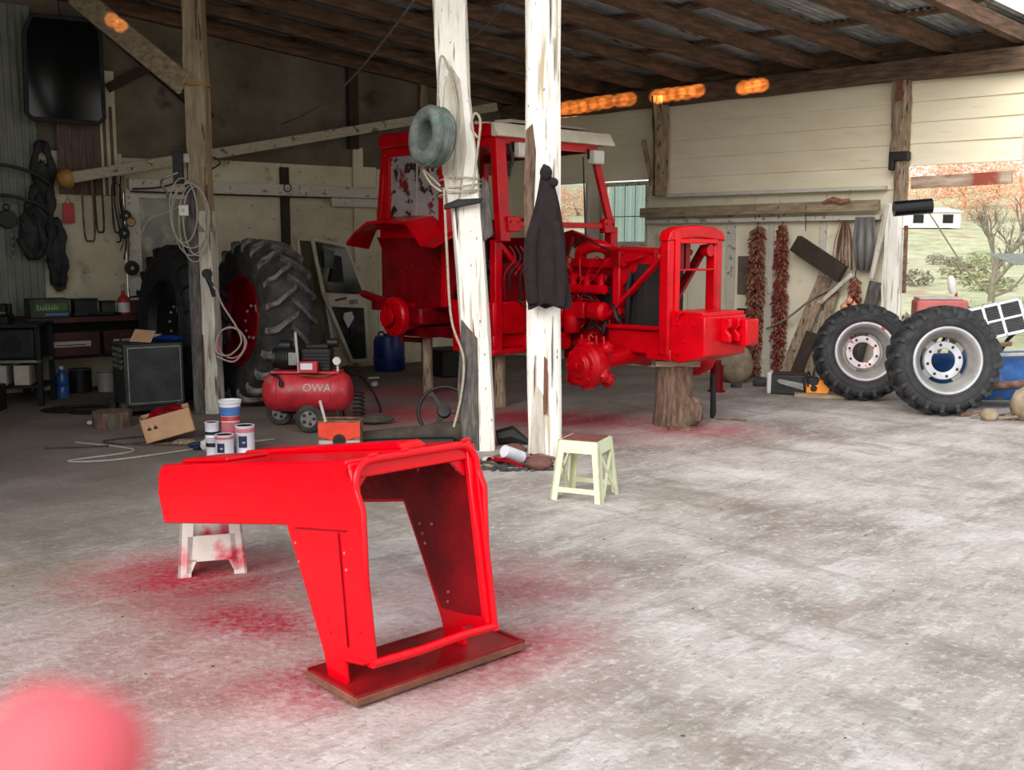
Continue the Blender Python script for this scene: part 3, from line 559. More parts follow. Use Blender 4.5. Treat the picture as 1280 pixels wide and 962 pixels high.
# clutch housing / mid section and step box
m_ = M(); m_.box((-.7, -.24, .60), (.35, .24, 1.0)); part(m_, 'clutch_housing', 'red_paint_dull', bevel=.03)
pil((.02, -.74, 1.68), (.02, -.74, .58), .09, .09, 'front_post')
pil((.03, -.73, 1.66), (.03, -.20, 1.18), .05, .05, 'diagonal_brace')
m_ = M(); m_.box((-.60, -.80, .56), (.05, -.28, .62)); m_.box((-.60, -.80, .76), (.05, -.28, 1.08)); m_.box((-.60, -.80, .62), (.05, -.70, .76)); m_.box((-.6, -.7, .62), (-.02, -.28, .76)); m_.box((-.02, -.36, .6), (.05, -.28, .78)); part(m_, 'step_box', 'red_paint', bevel=.015)
m_ = M(); m_.box((-.55, .30, .56), (.05, .80, 1.08)); part(m_, 'fuel_tank', 'red_paint_dull', bevel=.03)
m_ = M(); m_.box((-.02, -.70, 1.0), (.03, .74, 1.45)); part(m_, 'firewall', 'red_paint_dull')
for i in range(7):
    y = -.66 + i * .07; m_ = M(); m_.tube(bez([(.06, y, 1.10 + .1 * (i % 3)), (.1, y - .04, 1.35), (.12, y + .08, 1.5), (.07, y + .05, 1.62)], 5), .010, 6); part(m_, 'cable', 'black_cable' if i % 2 else 'red_paint_dull')
m_ = M(); m_.tube(bez([(.07, -.5, 1.1), (.16, -.3, .98), (.14, -.05, 1.2), (.1, .1, 1.45)], 6), .014, 6); part(m_, 'hose', 'black_cable')
m_ = M(); m_.cyl((.12, .35, 2.52), (.13, .38, 1.7), .008, n=6); part(m_, 'wiper', 'black')
m_ = M(); m_.tube([(-.15, 0, 1.3), (-.32, 0, 1.75)], [.04, .03], 10); part(m_, 'steering_column', 'dark_steel')
m_ = M(); m_.box((-1.2, -.22, 1.35), (-.75, .22, 1.45)); m_.prism([(-1.25, 1.4), (-1.15, 1.4), (-1.25, 1.9), (-1.33, 1.9)], (0, -.2, 0), (1, 0, 0), (0, 0, 1), (0, .4, 0)); m_.cbox((-1.0, 0, 1.2), (.2, .2, .3)); part(m_, 'driver_seat', 'black', bevel=.04)
# work lights
for y, z in ((-.46, 2.54), (.58, 2.53)):
    m_ = M(); m_.box((.03, y - .075, z - .07), (.13, y + .075, z + .07)); wl_ = part(m_, 'work_light', 'white_plastic', bevel=.012)
    m_ = M(); m_.box((.13, y - .062, z - .058), (.134, y + .062, z + .058)); part(m_, 'light_lens', 'white_plastic', wl_)
    m_ = M(); m_.beam((.05, y - .08, z + .08), (.05, y - .08, z - .02), .02, .02); part(m_, 'light_bracket', 'black', wl_)
m_ = M(); m_.tube(bez([(.05, -.60, 2.6), (.08, -.58, 2.45), (.06, -.6, 2.36)], 4), .018, 6); part(m_, 'dangling_connector', 'black_cable')
# engine
rg = random.Random(3)
m_ = M(); m_.box((.30, -.20, .62), (1.18, .20, 1.22)); m_.box((.36, -.16, 1.22), (1.12, .18, 1.40)); en = part(m_, 'engine_block', 'red_paint_dull', bevel=.03)
m_ = M(); m_.box((.40, -.12, 1.40), (1.10, .14, 1.50)); part(m_, 'valve_cover', 'red_paint', en, bevel=.03)
m_ = M(); m_.box((.35, -.15, .50), (1.10, .15, .64)); part(m_, 'oil_pan', 'red_paint_dull', en, bevel=.03)
for i in range(4):
    x = .45 + i * .18
    m_ = M(); m_.tube(bez([(x, -.16, 1.30), (x, -.27, 1.33), (x + .03, -.32, 1.27), (x + .06, -.33, 1.22)], 4), .035, 8); part(m_, 'intake_runner', 'red_paint', en)
    m_ = M(); m_.tube(bez([(x + .05, -.12, 1.47), (x + .06, -.26, 1.50), (.75, -.30, 1.15), (.72, -.3, 1.05)], 5), .007, 5); part(m_, 'injector_pipe', 'red_paint', en)
m_ = M(); m_.tube([(.42, -.33, 1.22), (1.08, -.33, 1.22)], .045, 10); part(m_, 'manifold', 'red_paint', en)
m_ = M(); m_.lathe([(0, 0), (.10, 0), (.11, .02), (.11, .17), (.08, .22), (.03, .24), (0, .24)], (.42, -.32, .84), (0, 0, 1), 18); part(m_, 'oil_filter', 'red_paint', en)
m_ = M(); m_.lathe([(0, 0), (.07, 0), (.08, .02), (.08, .16), (.05, .19), (0, .2)], (.66, -.33, .80), (0, 0, 1), 16); part(m_, 'fuel_filter', 'red_paint', en)
m_ = M(); m_.cbox((.72, -.29, 1.02), (.26, .16, .16)); m_.cyl((.55, -.30, 1.0), (.45, -.30, 1.0), .06); part(m_, 'injection_pump', 'red_paint', en, bevel=.015)
m_ = M(); m_.lathe([(0, 0), (.08, 0), (.085, .03), (.085, .15), (.05, .18), (0, .18)], (.95, -.36, 1.02), (1, 0, 0), 18); part(m_, 'alternator', 'red_paint', en)
m_ = M(); m_.cyl((.30, -.36, .70), (.62, -.36, .70), .06, n=16); m_.cyl((.36, -.28, .76), (.56, -.28, .76), .035, n=10); part(m_, 'starter_motor', 'red_paint', en)
m_ = M(); m_.ball((.14, -.20, 1.46), .14, (1, 1, 1.05)); part(m_, 'air_reservoir', 'red_paint', bevel=0)
m_ = M(); m_.lathe([(0, 0), (.19, 0), (.20, .015), (.19, .04), (.06, .06), (.035, .20), (.05, .23), (0, .24)], (.36, -.20, 1.26), (0, 0, 1), 24); part(m_, 'air_cleaner_pan', 'black', en)
m_ = M(); m_.ball((.28, -.24, 1.55), .035); part(m_, 'fuel_cap', 'white_plastic')
m_ = M(); m_.tube(bez([(.20, -.25, 1.60), (.26, -.28, 1.54), (.32, -.26, 1.46), (.30, -.22, 1.38)], 4), .028, 8); part(m_, 'coolant_hose', 'black_cable')
m_ = M(); m_.tube(bez([(.55, -.10, 1.46), (.62, -.16, 1.58), (.80, -.12, 1.62), (.88, -.02, 1.56), (.92, .02, 1.48)], 6), .06, 12); part(m_, 'intake_elbow', 'red_paint', en)
m_ = M(); m_.tube([(.78, -.12, 1.59), (1.62, -.24, 1.56)], .03, 8); m_.tube([(.78, .22, 1.59), (1.62, .24, 1.56)], .03, 8); part(m_, 'bonnet_rail', 'red_paint')
m_ = M(); m_.tube(bez([(.55, -.2, 1.60), (.75, -.25, 1.68), (.95, -.26, 1.62), (1.1, -.26, 1.57)], 5), .008, 5); part(m_, 'cable', 'black_cable')
m_ = M(); m_.box((1.12, -.28, .95), (1.22, -.12, 1.58)); m_.box((1.12, .12, .95), (1.22, .28, 1.5)); m_.box((1.12, -.28, 1.40), (1.22, .28, 1.58)); part(m_, 'front_bulkhead', 'red_paint', bevel=.02)
m_ = M(); m_.prism([(1.22, 1.25), (1.45, 1.45), (1.62, 1.45), (1.62, 1.56), (1.2, 1.56)], (0, -.25, 0), (1, 0, 0), (0, 0, 1), (0, .03, 0)); part(m_, 'gusset_plate', 'red_paint', bevel=.006)
m_ = M(); m_.lathe([(0, 0), (.05, 0), (.05, .05), (.03, .07), (.03, .10), (0, .1)], (1.28, -.30, 1.48), (0, 1, 0), 14); m_.tube([(1.30, -.29, 1.48), (1.42, -.31, 1.50), (1.5, -.28, 1.53)], .018, 6); part(m_, 'linkage_knob', 'red_paint')
m_ = M(); m_.tube([(1.36, -.28, 1.40), (1.34, -.29, 1.25), (1.33, -.28, .94)], [.01, .035, .008], 8); part(m_, 'hydraulic_rod', 'dark_steel')
m_ = M(); m_.box((1.42, -.27, .86), (1.52, .27, 1.46)); rd = part(m_, 'radiator', 'radiator_black', bevel=.006)
m_ = M(); m_.box((1.25, -.24, .86), (1.42, .24, 1.44)); part(m_, 'fan_shroud', 'black')
m_ = M(); m_.beam((1.05, -.29, .93), (1.72, -.30, 1.50), .03, .07, up=(0, 1, 0)); part(m_, 'strut', 'red_paint')
m_ = M(); m_.tube([(1.05, -.30, .885), (1.75, -.30, .895)], .022, 8); part(m_, 'side_rod', 'red_paint')
for i in range(60):
    x = rg.uniform(.35, 1.15); z = rg.choice([.68, .80, .92, 1.06, 1.18, 1.30]) + rg.uniform(-.02, .02); y = -.21 if z < 1.22 else -.17
    m_ = M(); m_.cyl((x, y - .025, z), (x, y, z), rg.uniform(.010, .018), n=6); part(m_, 'bolt', 'red_paint' if rg.random() < .75 else 'grey_metal', en)
for i in range(16):
    x0 = rg.uniform(.25, 1.1); z0 = rg.uniform(.7, 1.5); y0 = rg.uniform(-.34, -.24)
    m_ = M(); m_.tube(bez([(x0, -.18, z0), (x0 + rg.uniform(-.08, .12), y0, z0 + rg.uniform(-.05, .1)), (x0 + rg.uniform(-.1, .2), y0 - .02, z0 + rg.uniform(-.2, .15)), (x0 + rg.uniform(-.1, .25), -.18, z0 + rg.uniform(-.2, .2))], 5), rg.uniform(.008, .022), 6); part(m_, 'engine_pipe', rg.choice(['red_paint', 'red_paint', 'red_paint_dull', 'black_cable']), en)
for i in range(12):
    x0 = rg.uniform(.35, 1.1); z0 = rg.uniform(.72, 1.35); s_ = rg.uniform(.03, .07); m_ = M(); m_.cbox((x0, -.23, z0), (s_, .08, s_ * rg.uniform(.6, 1.6))); part(m_, 'engine_casting', rg.choice(['red_paint', 'red_paint_dull']), en, bevel=.008)
m_ = M(); m_.prism([(.55, 1.10), (1.15, 1.10), (1.15, 1.24), (.6, 1.22)], (0, -.225, 0), (1, 0, 0), (0, 0, 1), (0, .02, 0)); part(m_, 'side_recess', 'black', en)
# chassis rails, front axle
for s in (-1, 1):
    m_ = M(); y = s * .24; m_.prism([(1.0, .72), (1.15, .66), (1.95, .66), (1.95, .86), (1.15, .86), (1.0, .80)], (0, y - .04, 0), (1, 0, 0), (0, 0, 1), (0, .08, 0)); part(m_, 'chassis_rail', 'red_paint', bevel=.012)
m_ = M(); m_.prism([(.55, .68), (1.10, .95), (1.10, .68), (.85, .62)], (0, -.28, 0), (1, 0, 0), (0, 0, 1), (0, .07, 0)); part(m_, 'engine_bracket', 'red_paint_dull', bevel=.01)
m_ = M(); m_.tube([(1.3, -.62, .60), (1.3, -.2, .62), (1.3, 0, .62), (1.3, .2, .62), (1.3, .72, .60)], [.085, .075, .12, .075, .085], 14); fa = part(m_, 'front_axle', 'red_paint')
for s in (-1, 1):
    c = (1.3, s * .78, .57)
    m_ = M(); m_.lathe([(0, -.13), (.10, -.13), (.12, -.10), (.17, -.09), (.18, -.05), (.20, -.04), (.20, .05), (.18, .09), (.15, .14), (.11, .2), (0, .2)], c, (0, -s, 0), 26); m_.cyl((1.3, s * .76, .78), (1.3, s * .76, .36), .06, n=14); hb = part(m_, 'front_hub', 'red_paint', bevel=.006)
    for k in range(8):
        a = 2 * PI * k / 8; m_ = M(); m_.cyl((1.3 + .145 * math.cos(a), s * .885, .57 + .155 * math.sin(a)), (1.3 + .155 * math.cos(a), s * .86, .57 + .145 * math.sin(a)), .014, n=6); part(m_, 'wheel_stud', 'red_paint', hb)
    m_ = M(); m_.cbox((1.3, s * .92, .57), (.06, .05, .06)); part(m_, 'hub_plug', 'red_paint', hb, bevel=.006)
for i, (x, y, z, r_) in enumerate([(1.42, -.66, .72, .06), (1.18, -.70, .72, .07), (1.46, -.74, .50, .06), (1.14, -.78, .44, .06), (1.38, -.60, .44, .07), (1.2, -.6, .5, .06)]):
    m_ = M(); m_.ball((x, y, z), r_, (1, 1, 1.1), 10, 7, rough=.12, seed=i); part(m_, 'knuckle_casting', 'red_paint')
    m_ = M(); m_.cyl((x, y - r_, z), (x, y - r_ - .03, z), .014, n=6); part(m_, 'casting_bolt', 'wet_red')
for i in range(4):
    m_ = M(); m_.cyl((1.16 + i * .09, -.70, .74), (1.15 + i * .09, -.70, .83), .013, n=6); part(m_, 'knuckle_bolt', 'red_paint')
m_ = M(); m_.tube([(1.12, -.66, .70), (1.10, -.3, .72), (1.12, .1, .74), (1.12, .66, .70)], .018, 7); part(m_, 'tie_rod', 'red_paint')
# nose frame
for y0, y1 in ((-.35, -.19), (.30, .40)):
    m_ = M(); m_.prism([(1.74, .66), (1.86, .66), (1.86, 1.66), (1.84, 1.72), (1.80, 1.74), (1.76, 1.70), (1.74, 1.6)], (0, y0, 0), (1, 0, 0), (0, 0, 1), (0, y1 - y0 - (.05 if y0 < 0 else 0), 0)); part(m_, 'nose_pillar', 'red_paint', bevel=.02)
m_ = M(); m_.prism([(.0, .0), (.0, 1.05), (.03, 1.07), (.06, 1.05), (.06, .0)], (1.86, -.28, .68), (0, 1, 0), (0, 0, 1), (.015, 0, 0)); part(m_, 'pillar_bead', 'wet_red', bevel=.004)
m_ = M(); top = [(-.37, 1.66), (-.33, 1.75), (-.22, 1.785), (.02, 1.80), (.28, 1.785), (.39, 1.75), (.43, 1.66), (.30, 1.67), (.02, 1.69), (-.22, 1.67)]
m_.prism(top, (1.74, 0, 0), (0, 1, 0), (0, 0, 1), (.13, 0, 0)); part(m_, 'nose_top', 'red_paint', bevel=.015)
m_ = M(); m_.box((1.84, -.22, 1.64), (1.88, .30, 1.68)); part(m_, 'nose_lip', 'wet_red', bevel=.006)
m_ = M(); m_.cyl((1.84, -.22, 1.41), (1.84, .30, 1.41), .010, n=8); part(m_, 'grille_rod', 'red_paint')
for y in (-.10, -.01): m_ = M(); m_.box((1.76, y - .03, 1.41), (1.79, y + .03, 1.68)); part(m_, 'grille_bar', 'red_paint_dull')
m_ = M(); m_.beam((1.70, -.22, .98), (1.70, .34, 1.62), .03, .09, up=(1, 0, 0)); part(m_, 'nose_strut', 'red_paint_dull')
m_ = M(); m_.cyl((1.76, .25, 1.58), (1.84, .25, 1.58), .055, n=14); part(m_, 'lamp_mount', 'red_paint')
m_ = M(); m_.box((1.60, -.34, .62), (1.88, .36, .72)); part(m_, 'nose_crossmember', 'red_paint', bevel=.012)
# front weight carrier
m_ = M(); m_.prism([(1.84, .66), (1.92, .60), (2.22, .68), (2.22, 1.02), (1.84, 1.06)], (0, -.30, 0), (1, 0, 0), (0, 0, 1), (0, .58, 0)); wc = part(m_, 'weight_carrier', 'red_paint', bevel=.012)
m_ = M()
for y in (-.08, .05): m_.prism([(2.22, .80), (2.31, .80), (2.31, .86), (2.27, .9), (2.31, .93), (2.31, 1.0), (2.22, 1.0)], (0, y, 0), (1, 0, 0), (0, 0, 1), (0, .04, 0))
part(m_, 'tow_jaw', 'red_paint', wc, bevel=.006)
m_ = M(); m_.box((2.20, .10, .76), (2.36, .28, .99)); part(m_, 'bumper_block', 'red_paint', wc, bevel=.012)
m_ = M(); m_.box((1.9, -.30, 1.02), (2.2, .28, 1.055)); part(m_, 'carrier_lid', 'red_paint', wc, bevel=.006)
for i, (x, z) in enumerate([(2.0, .80), (1.93, .95), (2.1, .95), (1.93, .70)]):
    m_ = M(); m_.cyl((x, -.32, z), (x, -.30, z), .016, n=6); part(m_, 'bolt', 'wet_red', wc)
m_ = M(); m_.tube([(1.93, -.31, .98), (1.96, -.33, 1.04), (2.0, -.31, 1.06)], .012, 6); part(m_, 'carrier_handle', 'wet_red', wc)
m_ = M(); m_.box((1.45, -.15, .605), (1.80, .2, .66)); part(m_, 'belly_plate', 'dark_steel')

# props under the tractor
def TW(a, b, z): c, s = math.cos(math.atan2(-.748, .664)), math.sin(math.atan2(-.748, .664)); return (.385 + a * c - b * s, 10.66 + a * s + b * c, z)
rg = random.Random(5)
def trunk(h, r, seed, n=22, k=9, flare_=.15, mt='bark', parent=None, name='stump', rs=.08, seg=None):
    rg = random.Random(seed); q = M(); vs = []; bumps = [rg.uniform(-rs, rs) for _ in range(n)]
    for i in range(k + 1):
        z = h * i / k; rr = r * (1 + flare_ * (1 - i / k) ** 3)
        for j in range(n):
            a = 2 * PI * j / n; d = rr * (1 + bumps[j] * (1 + .3 * rg.uniform(-1, 1))); vs.append((d * math.cos(a), d * math.sin(a), z))
    q.add(vs, [(i * n + j, i * n + (j + 1) % n, (i + 1) * n + (j + 1) % n, (i + 1) * n + j) for i in range(k) for j in range(n)] + [tuple(range(n - 1, -1, -1)), tuple(k * n + j for j in range(n))])
    return q
lg = thing('log_stand', 'thick bark covered tree stump standing upright under the tractor nose', 'log', TW(1.68, -.02, 0))
trunk(.545, .165, 3).build('trunk', 'bark', lg)
m_ = M(); m_.ball((.14, -.10, .14), .12, (.9, .9, 1.25), rough=.12, seed=4); m_.build('knot', 'bark', lg)
m_ = M(); m_.box((-.2, -.14, .545), (.2, .14, .60)); m_.build('packing_board', 'old_timber_h', lg, bevel=.006)
q = M(); q.prism([(0, 0), (.24, -.02), (.26, .09), (.1, .14), (-.02, .10)], (TW(1.86, -.28, .001)), (1, 0, 0), (0, 1, 0), (0, 0, .02)); tag(q.build('bark_piece', 'rust'), 'flat flake of bark lying at the foot of the stump', 'wood')
for (a, b, r, hh, lab) in [(-1.35, -.55, .055, .68, 'slim round wooden prop under the rear axle of the tractor'), (-.2, -.5, .06, .56, 'short wooden prop under the cab step, behind the whitewashed posts'), (-1.35, .5, .055, .72, 'slim wooden prop under the far side of the rear axle')]:
    q = trunk(hh, r, 9 + int(a * 7), n=10, k=3, flare_=.05, rs=.05); o = q.build('wooden_prop', 'old_timber'); place(o, TW(a, b, 0)); tag(o, lab, 'prop', 'props under the tractor')
o = M().tube([(0, 0, 0), (.01, .01, .05), (.0, 0, .42)], [.018, .03, .022], 8).build('drop_leg', 'black'); place(o, TW(2.12, .02, 0)); tag(o, 'thin black steel rod standing on the floor beside the stump', 'rod')
place(o, (1.93, 10.11, 0)); o.location = (1.9, 9.75, 0)
o = M().tube([(0, 0, .01), (.12, -.03, .012), (.26, -.1, .01)], .009, 6).build('steel_bar', 'rust'); place(o, (1.92, 9.66, 0)); tag(o, 'thin rusty bar lying on the floor beside the tree stump', 'rod')
q = M(); q.cyl((0, 0, 0), (0, 0, .30), .075, n=18); q.cyl((0, 0, .30), (0, 0, .36), .05, n=14); q.cyl((0, 0, .0), (0, 0, .02), .10, n=18); o = q.build('bottle_jack', 'red_paint_dull'); place(o, (2.30, 11.6, 0)); tag(o, 'dark red cylindrical jack standing behind the tractor nose', 'jack')

# ================================================================ POSTS
def rough_post(pts, w_, d_, seed, am=.012, k=14):
    """squarish hewn post through points"""
    rg = random.Random(seed); P = bez(pts, max(2, k // (len(pts) - 1))); n = 12; q = M(); vs = []; off = [rg.uniform(-am, am) for _ in range(n)]
    for i, p in enumerate(P):
        ww = w_ if not isinstance(w_, (list, tuple)) else w_[0] + (w_[1] - w_[0]) * i / (len(P) - 1)
        dd = d_ if not isinstance(d_, (list, tuple)) else d_[0] + (d_[1] - d_[0]) * i / (len(P) - 1)
        for j in range(n):
            a = 2 * PI * (j + .5) / n; c, s = math.cos(a), math.sin(a); e = .45
            x = ww / 2 * math.copysign(abs(c) ** e, c) * (1.0) + off[j] + rg.uniform(-am, am) * .6; y = dd / 2 * math.copysign(abs(s) ** e, s) + off[(j + 5) % n] + rg.uniform(-am, am) * .6
            vs.append((p.x + x, p.y + y, p.z))
    m_ = len(P); q.add(vs, [(i * n + j, i * n + (j + 1) % n, (i + 1) * n + (j + 1) % n, (i + 1) * n + j) for i in range(m_ - 1) for j in range(n)] + [tuple(range(n - 1, -1, -1)), tuple((m_ - 1) * n + j for j in range(n))])
    return q
# left post: weathered above, whitewashed below on the yard side
pl = thing('wooden_post', 'left weathered post, grey brown above, with hanging cables beside the compressor', 'post', (-2.96, 10.1, 0), .0)
rough_post([(-.01, 0, 1.75), (-.02, 0, 2.6), (-.02, 0, 4.28)], .21, .2, 1).build('upper_post', 'post_brown', pl)
rough_post([(.02, 0, 0), (.02, 0, .9), (.005, 0, 1.95)], .18, .19, 2).build('lower_post', 'worn_whitewash', pl)
m_ = M(); m_.box((-.13, -.12, 0), (-.03, .10, 2.2)); m_.build('side_plank', 'grey_stain', pl, bevel=.008)
m_ = M(); m_.box((-.16, -.12, 2.40), (-.08, -.09, 2.48)); m_.build('junction_box', 'dirty_white', pl, bevel=.006)
m_ = M(); m_.torus((-.02, 0, 3.12), .125, .012, n=20, m=6); m_.build('yellow_tie', 'amber', pl)
pm = thing('wooden_post', 'hewn whitewashed post with a small tyre and rope tied to it', 'post', (0, 8.25, 0))
rough_post([(-.245, 0, 0), (-.29, 0, .95), (-.36, 0, 1.97), (-.45, 0, 2.76), (-.475, 0, 3.6), (-.49, 0, 4.24)], (.235, .29), (.22, .26), 4).build('post_shaft', 'whitewash', pm)
m_ = M(); m_.prism([(0, 0), (.13, 0), (.14, .9), (.02, 1.05), (-.03, .5)], (-.385, -.125, .0), (1, 0, 0), (-.03, 0, 1), (0, .05, 0)); m_.build('stained_flake', 'grey_stain', pm, bevel=.01)
m_ = M(); m_.prism([(0, 0), (.10, .05), (.18, .45), (.16, .95), (.10, 1.05), (.04, .9), (-.02, .4)], (-.50, -.145, 1.92), (1, 0, 0), (-.06, 0, 1), (0, .04, 0)); m_.build('split_face', 'worn_whitewash', pm, bevel=.012)
m_ = M(); m_.prism([(0, 0), (.08, .05), (.06, .45), (.02, .5), (-.02, .2)], (-.22, -.10, 1.65), (1, 0, 0), (-.06, 0, 1), (0, .05, 0)); m_.build('split_face', 'grey_stain', pm, bevel=.01)
pr_ = thing('wooden_post', 'straight bright whitewashed post with a dark jacket hung on it', 'post', (.235, 7.87, 0))
rough_post([(.02, 0, 0), (.0, 0, 1.2), (-.01, 0, 2.4), (-.01, 0, 4.23)], .255, .23, 6, am=.008).build('post_shaft', 'whitewash', pr_)
m_ = M(); m_.prism([(0, 0), (.05, .1), (.075, .75), (.05, .95), (.0, .9), (-.015, .4)], (-.135, -.122, 1.55), (1, 0, 0), (0, 0, 1), (0, .03, 0)); m_.build('bare_strip', 'bark', pr_, bevel=.008)
m_ = M(); m_.prism([(0, 0), (.025, .02), (.03, .42), (.005, .45)], (0, -.122, .35), (1, 0, 0), (0, 0, 1), (0, .012, 0)); m_.build('bare_strip', 'board_edge', pr_)
rg = random.Random(77)
for par, xs_, y_, hi_ in ((pm, lambda z: -.245 - .065 * z, -.118, 3.6), (pr_, lambda z: .0, -.122, 3.6), (pl, lambda z: .02, -.105, 3.8)):
    for k in range(9):
        z = rg.uniform(.15, hi_); L_ = rg.uniform(.15, .55); x = xs_(z) + rg.uniform(-.08, .08); w_k = rg.uniform(.003, .008)
        q = M(); q.add([(x - w_k * .2, y_ + .006, z), (x + w_k, y_ + .004, z + L_ * .3), (x + w_k * .6 + (xs_(z + L_) - xs_(z)), y_ + .005, z + L_), (x - w_k * .8 + (xs_(z + L_ * .6) - xs_(z)), y_ + .004, z + L_ * .6)], [(0, 1, 2, 3)])
        q.v += [(a, b + .02, c) for a, b, c in q.v[:4]]; q.f += [(7, 6, 5, 4), (0, 4, 5, 1), (1, 5, 6, 2), (2, 6, 7, 3), (3, 7, 4, 0)]
        q.v = [(a, b - (.012 if i < 4 else 0), c) for i, (a, b, c) in enumerate(q.v)]
        q.build('crack', 'grey_stain' if k % 2 else 'board_edge', par)
m_ = M(); m_.prism([(0, 0), (.12, 0), (.10, .5), (.02, .62)], (-.10, -.126, 0), (1, 0, 0), (0, 0, 1), (0, .03, 0)); m_.build('dirty_foot', 'worn_whitewash', pr_, bevel=.01)
# posts of the right wall
o = rough_post([(0, 0, 2.28), (.01, 0, 2.9), (-.02, 0, 3.55)], (.17, .22), .16, 8).build('wall_post', 'old_timber'); place(o, RW(2.68, .14, 0)); tag(o, 'rough brown post on the right wall above the teal window', 'post')
o = M().beam((0, 0, 2.42), (-.11, .05, 3.0), .05, .05).build('split_stick', 'old_timber'); place(o, RW(2.62, .24, 0)); tag(o, 'thin split stick leaning on the brown wall post', 'stick')
cp = thing('corner_post', 'wall post, brown timber above and whitewashed below, where the siding opens', 'post', RW(5.80, .10, 0), RR)
rough_post([(0, 0, 2.6), (0, 0, 3.0), (-.01, 0, 3.45)], .19, .15, 9).build('upper_post', 'old_timber', cp)
rough_post([(.03, 0, 2.0), (.03, 0, 2.62)], .12, .12, 19).build('middle_post', 'old_timber', cp)
rough_post([(.0, 0, 0), (-.02, 0, 1.0), (-.02, -.01, 2.1)], (.26, .15), .15, 10).build('lower_post', 'whitewash', cp)
m_ = M(); m_.beam((-.08, -.08, 2.08), (-.22, -.10, 1.25), .07, .05); m_.build('split_limb', 'worn_whitewash', cp, bevel=.01)
m_ = M(); m_.prism([(0, 0), (.07, 0), (.07, .22), (.0, .24)], (-.04, -.09, 3.44), (1, 0, 0), (0, 0, -1), (0, .02, 0)); m_.build('bare_patch', 'board_edge', cp)
m_ = M(); m_.box((-.09, -.10, 2.56), (.12, .02, 2.66)); m_.box((-.09, -.10, 2.46), (-.03, .0, 2.58)); m_.build('bracket', 'black', cp, bevel=.01)
m_ = M(); m_.beam((.12, -.03, 1.85), (.13, -.03, 1.1), .05, .03); m_.build('rusty_strip', 'rust', cp)
o = M().cyl((0, 0, 0), (.37, -.05, .03), .078, n=24).build('black_pipe', 'black_gloss'); place(o, (3.93, 10.85, 2.0)); 
tag(o, 'short black pipe section lying on the rail end beside the corner post', 'pipe')
o = M().beam((0, 0, 0), (1.05, 0, .02), .05, .13).build('rail_board', 'rail_weathered'); place(o, RW(5.92, .03, 2.32), RR); tag(o, 'weathered reddish board bridging the open gap beyond the corner post', 'board')
o = M().beam((0, 0, 0), (3.18, 0, .02), .10, .12).build('timber_rail', 'old_timber_h'); place(o, RW(2.45, .21, 2.06), RR); tag(o, 'long brown timber rail fixed along the right wall above the chilli strings', 'rail')
# long pale pole across the back wall
a = LW(6.35, .35, 2.36); b = LW(.55, .35, 3.58)
pp = thing('leaning_pole', 'long pale painted pole running slantwise across the back wall', 'pole', a)
d = Vector(b) - Vector(a); M().beam((0, 0, 0), d, .09, .12).build('pole', 'pale_pole', pp, bevel=.01)
m_ = M(); m_.lathe([(0, -.12), (.06, -.11), (.10, -.06), (.11, 0), (.10, .03), (0, .03)], (0, 0, 0), d, 18); m_.build('end_cap', 'amber', pp, label='round amber cap on the pole end')
# brace board from the left post up to the roof
o = M().beam((-3.06, 10.0, 3.12), (-4.25, 10.5, 4.05), .05, .22).build('brace_board', 'old_timber_h', bevel=.008); tag(o, 'wide brown brace board from the left post up to the roof', 'brace')

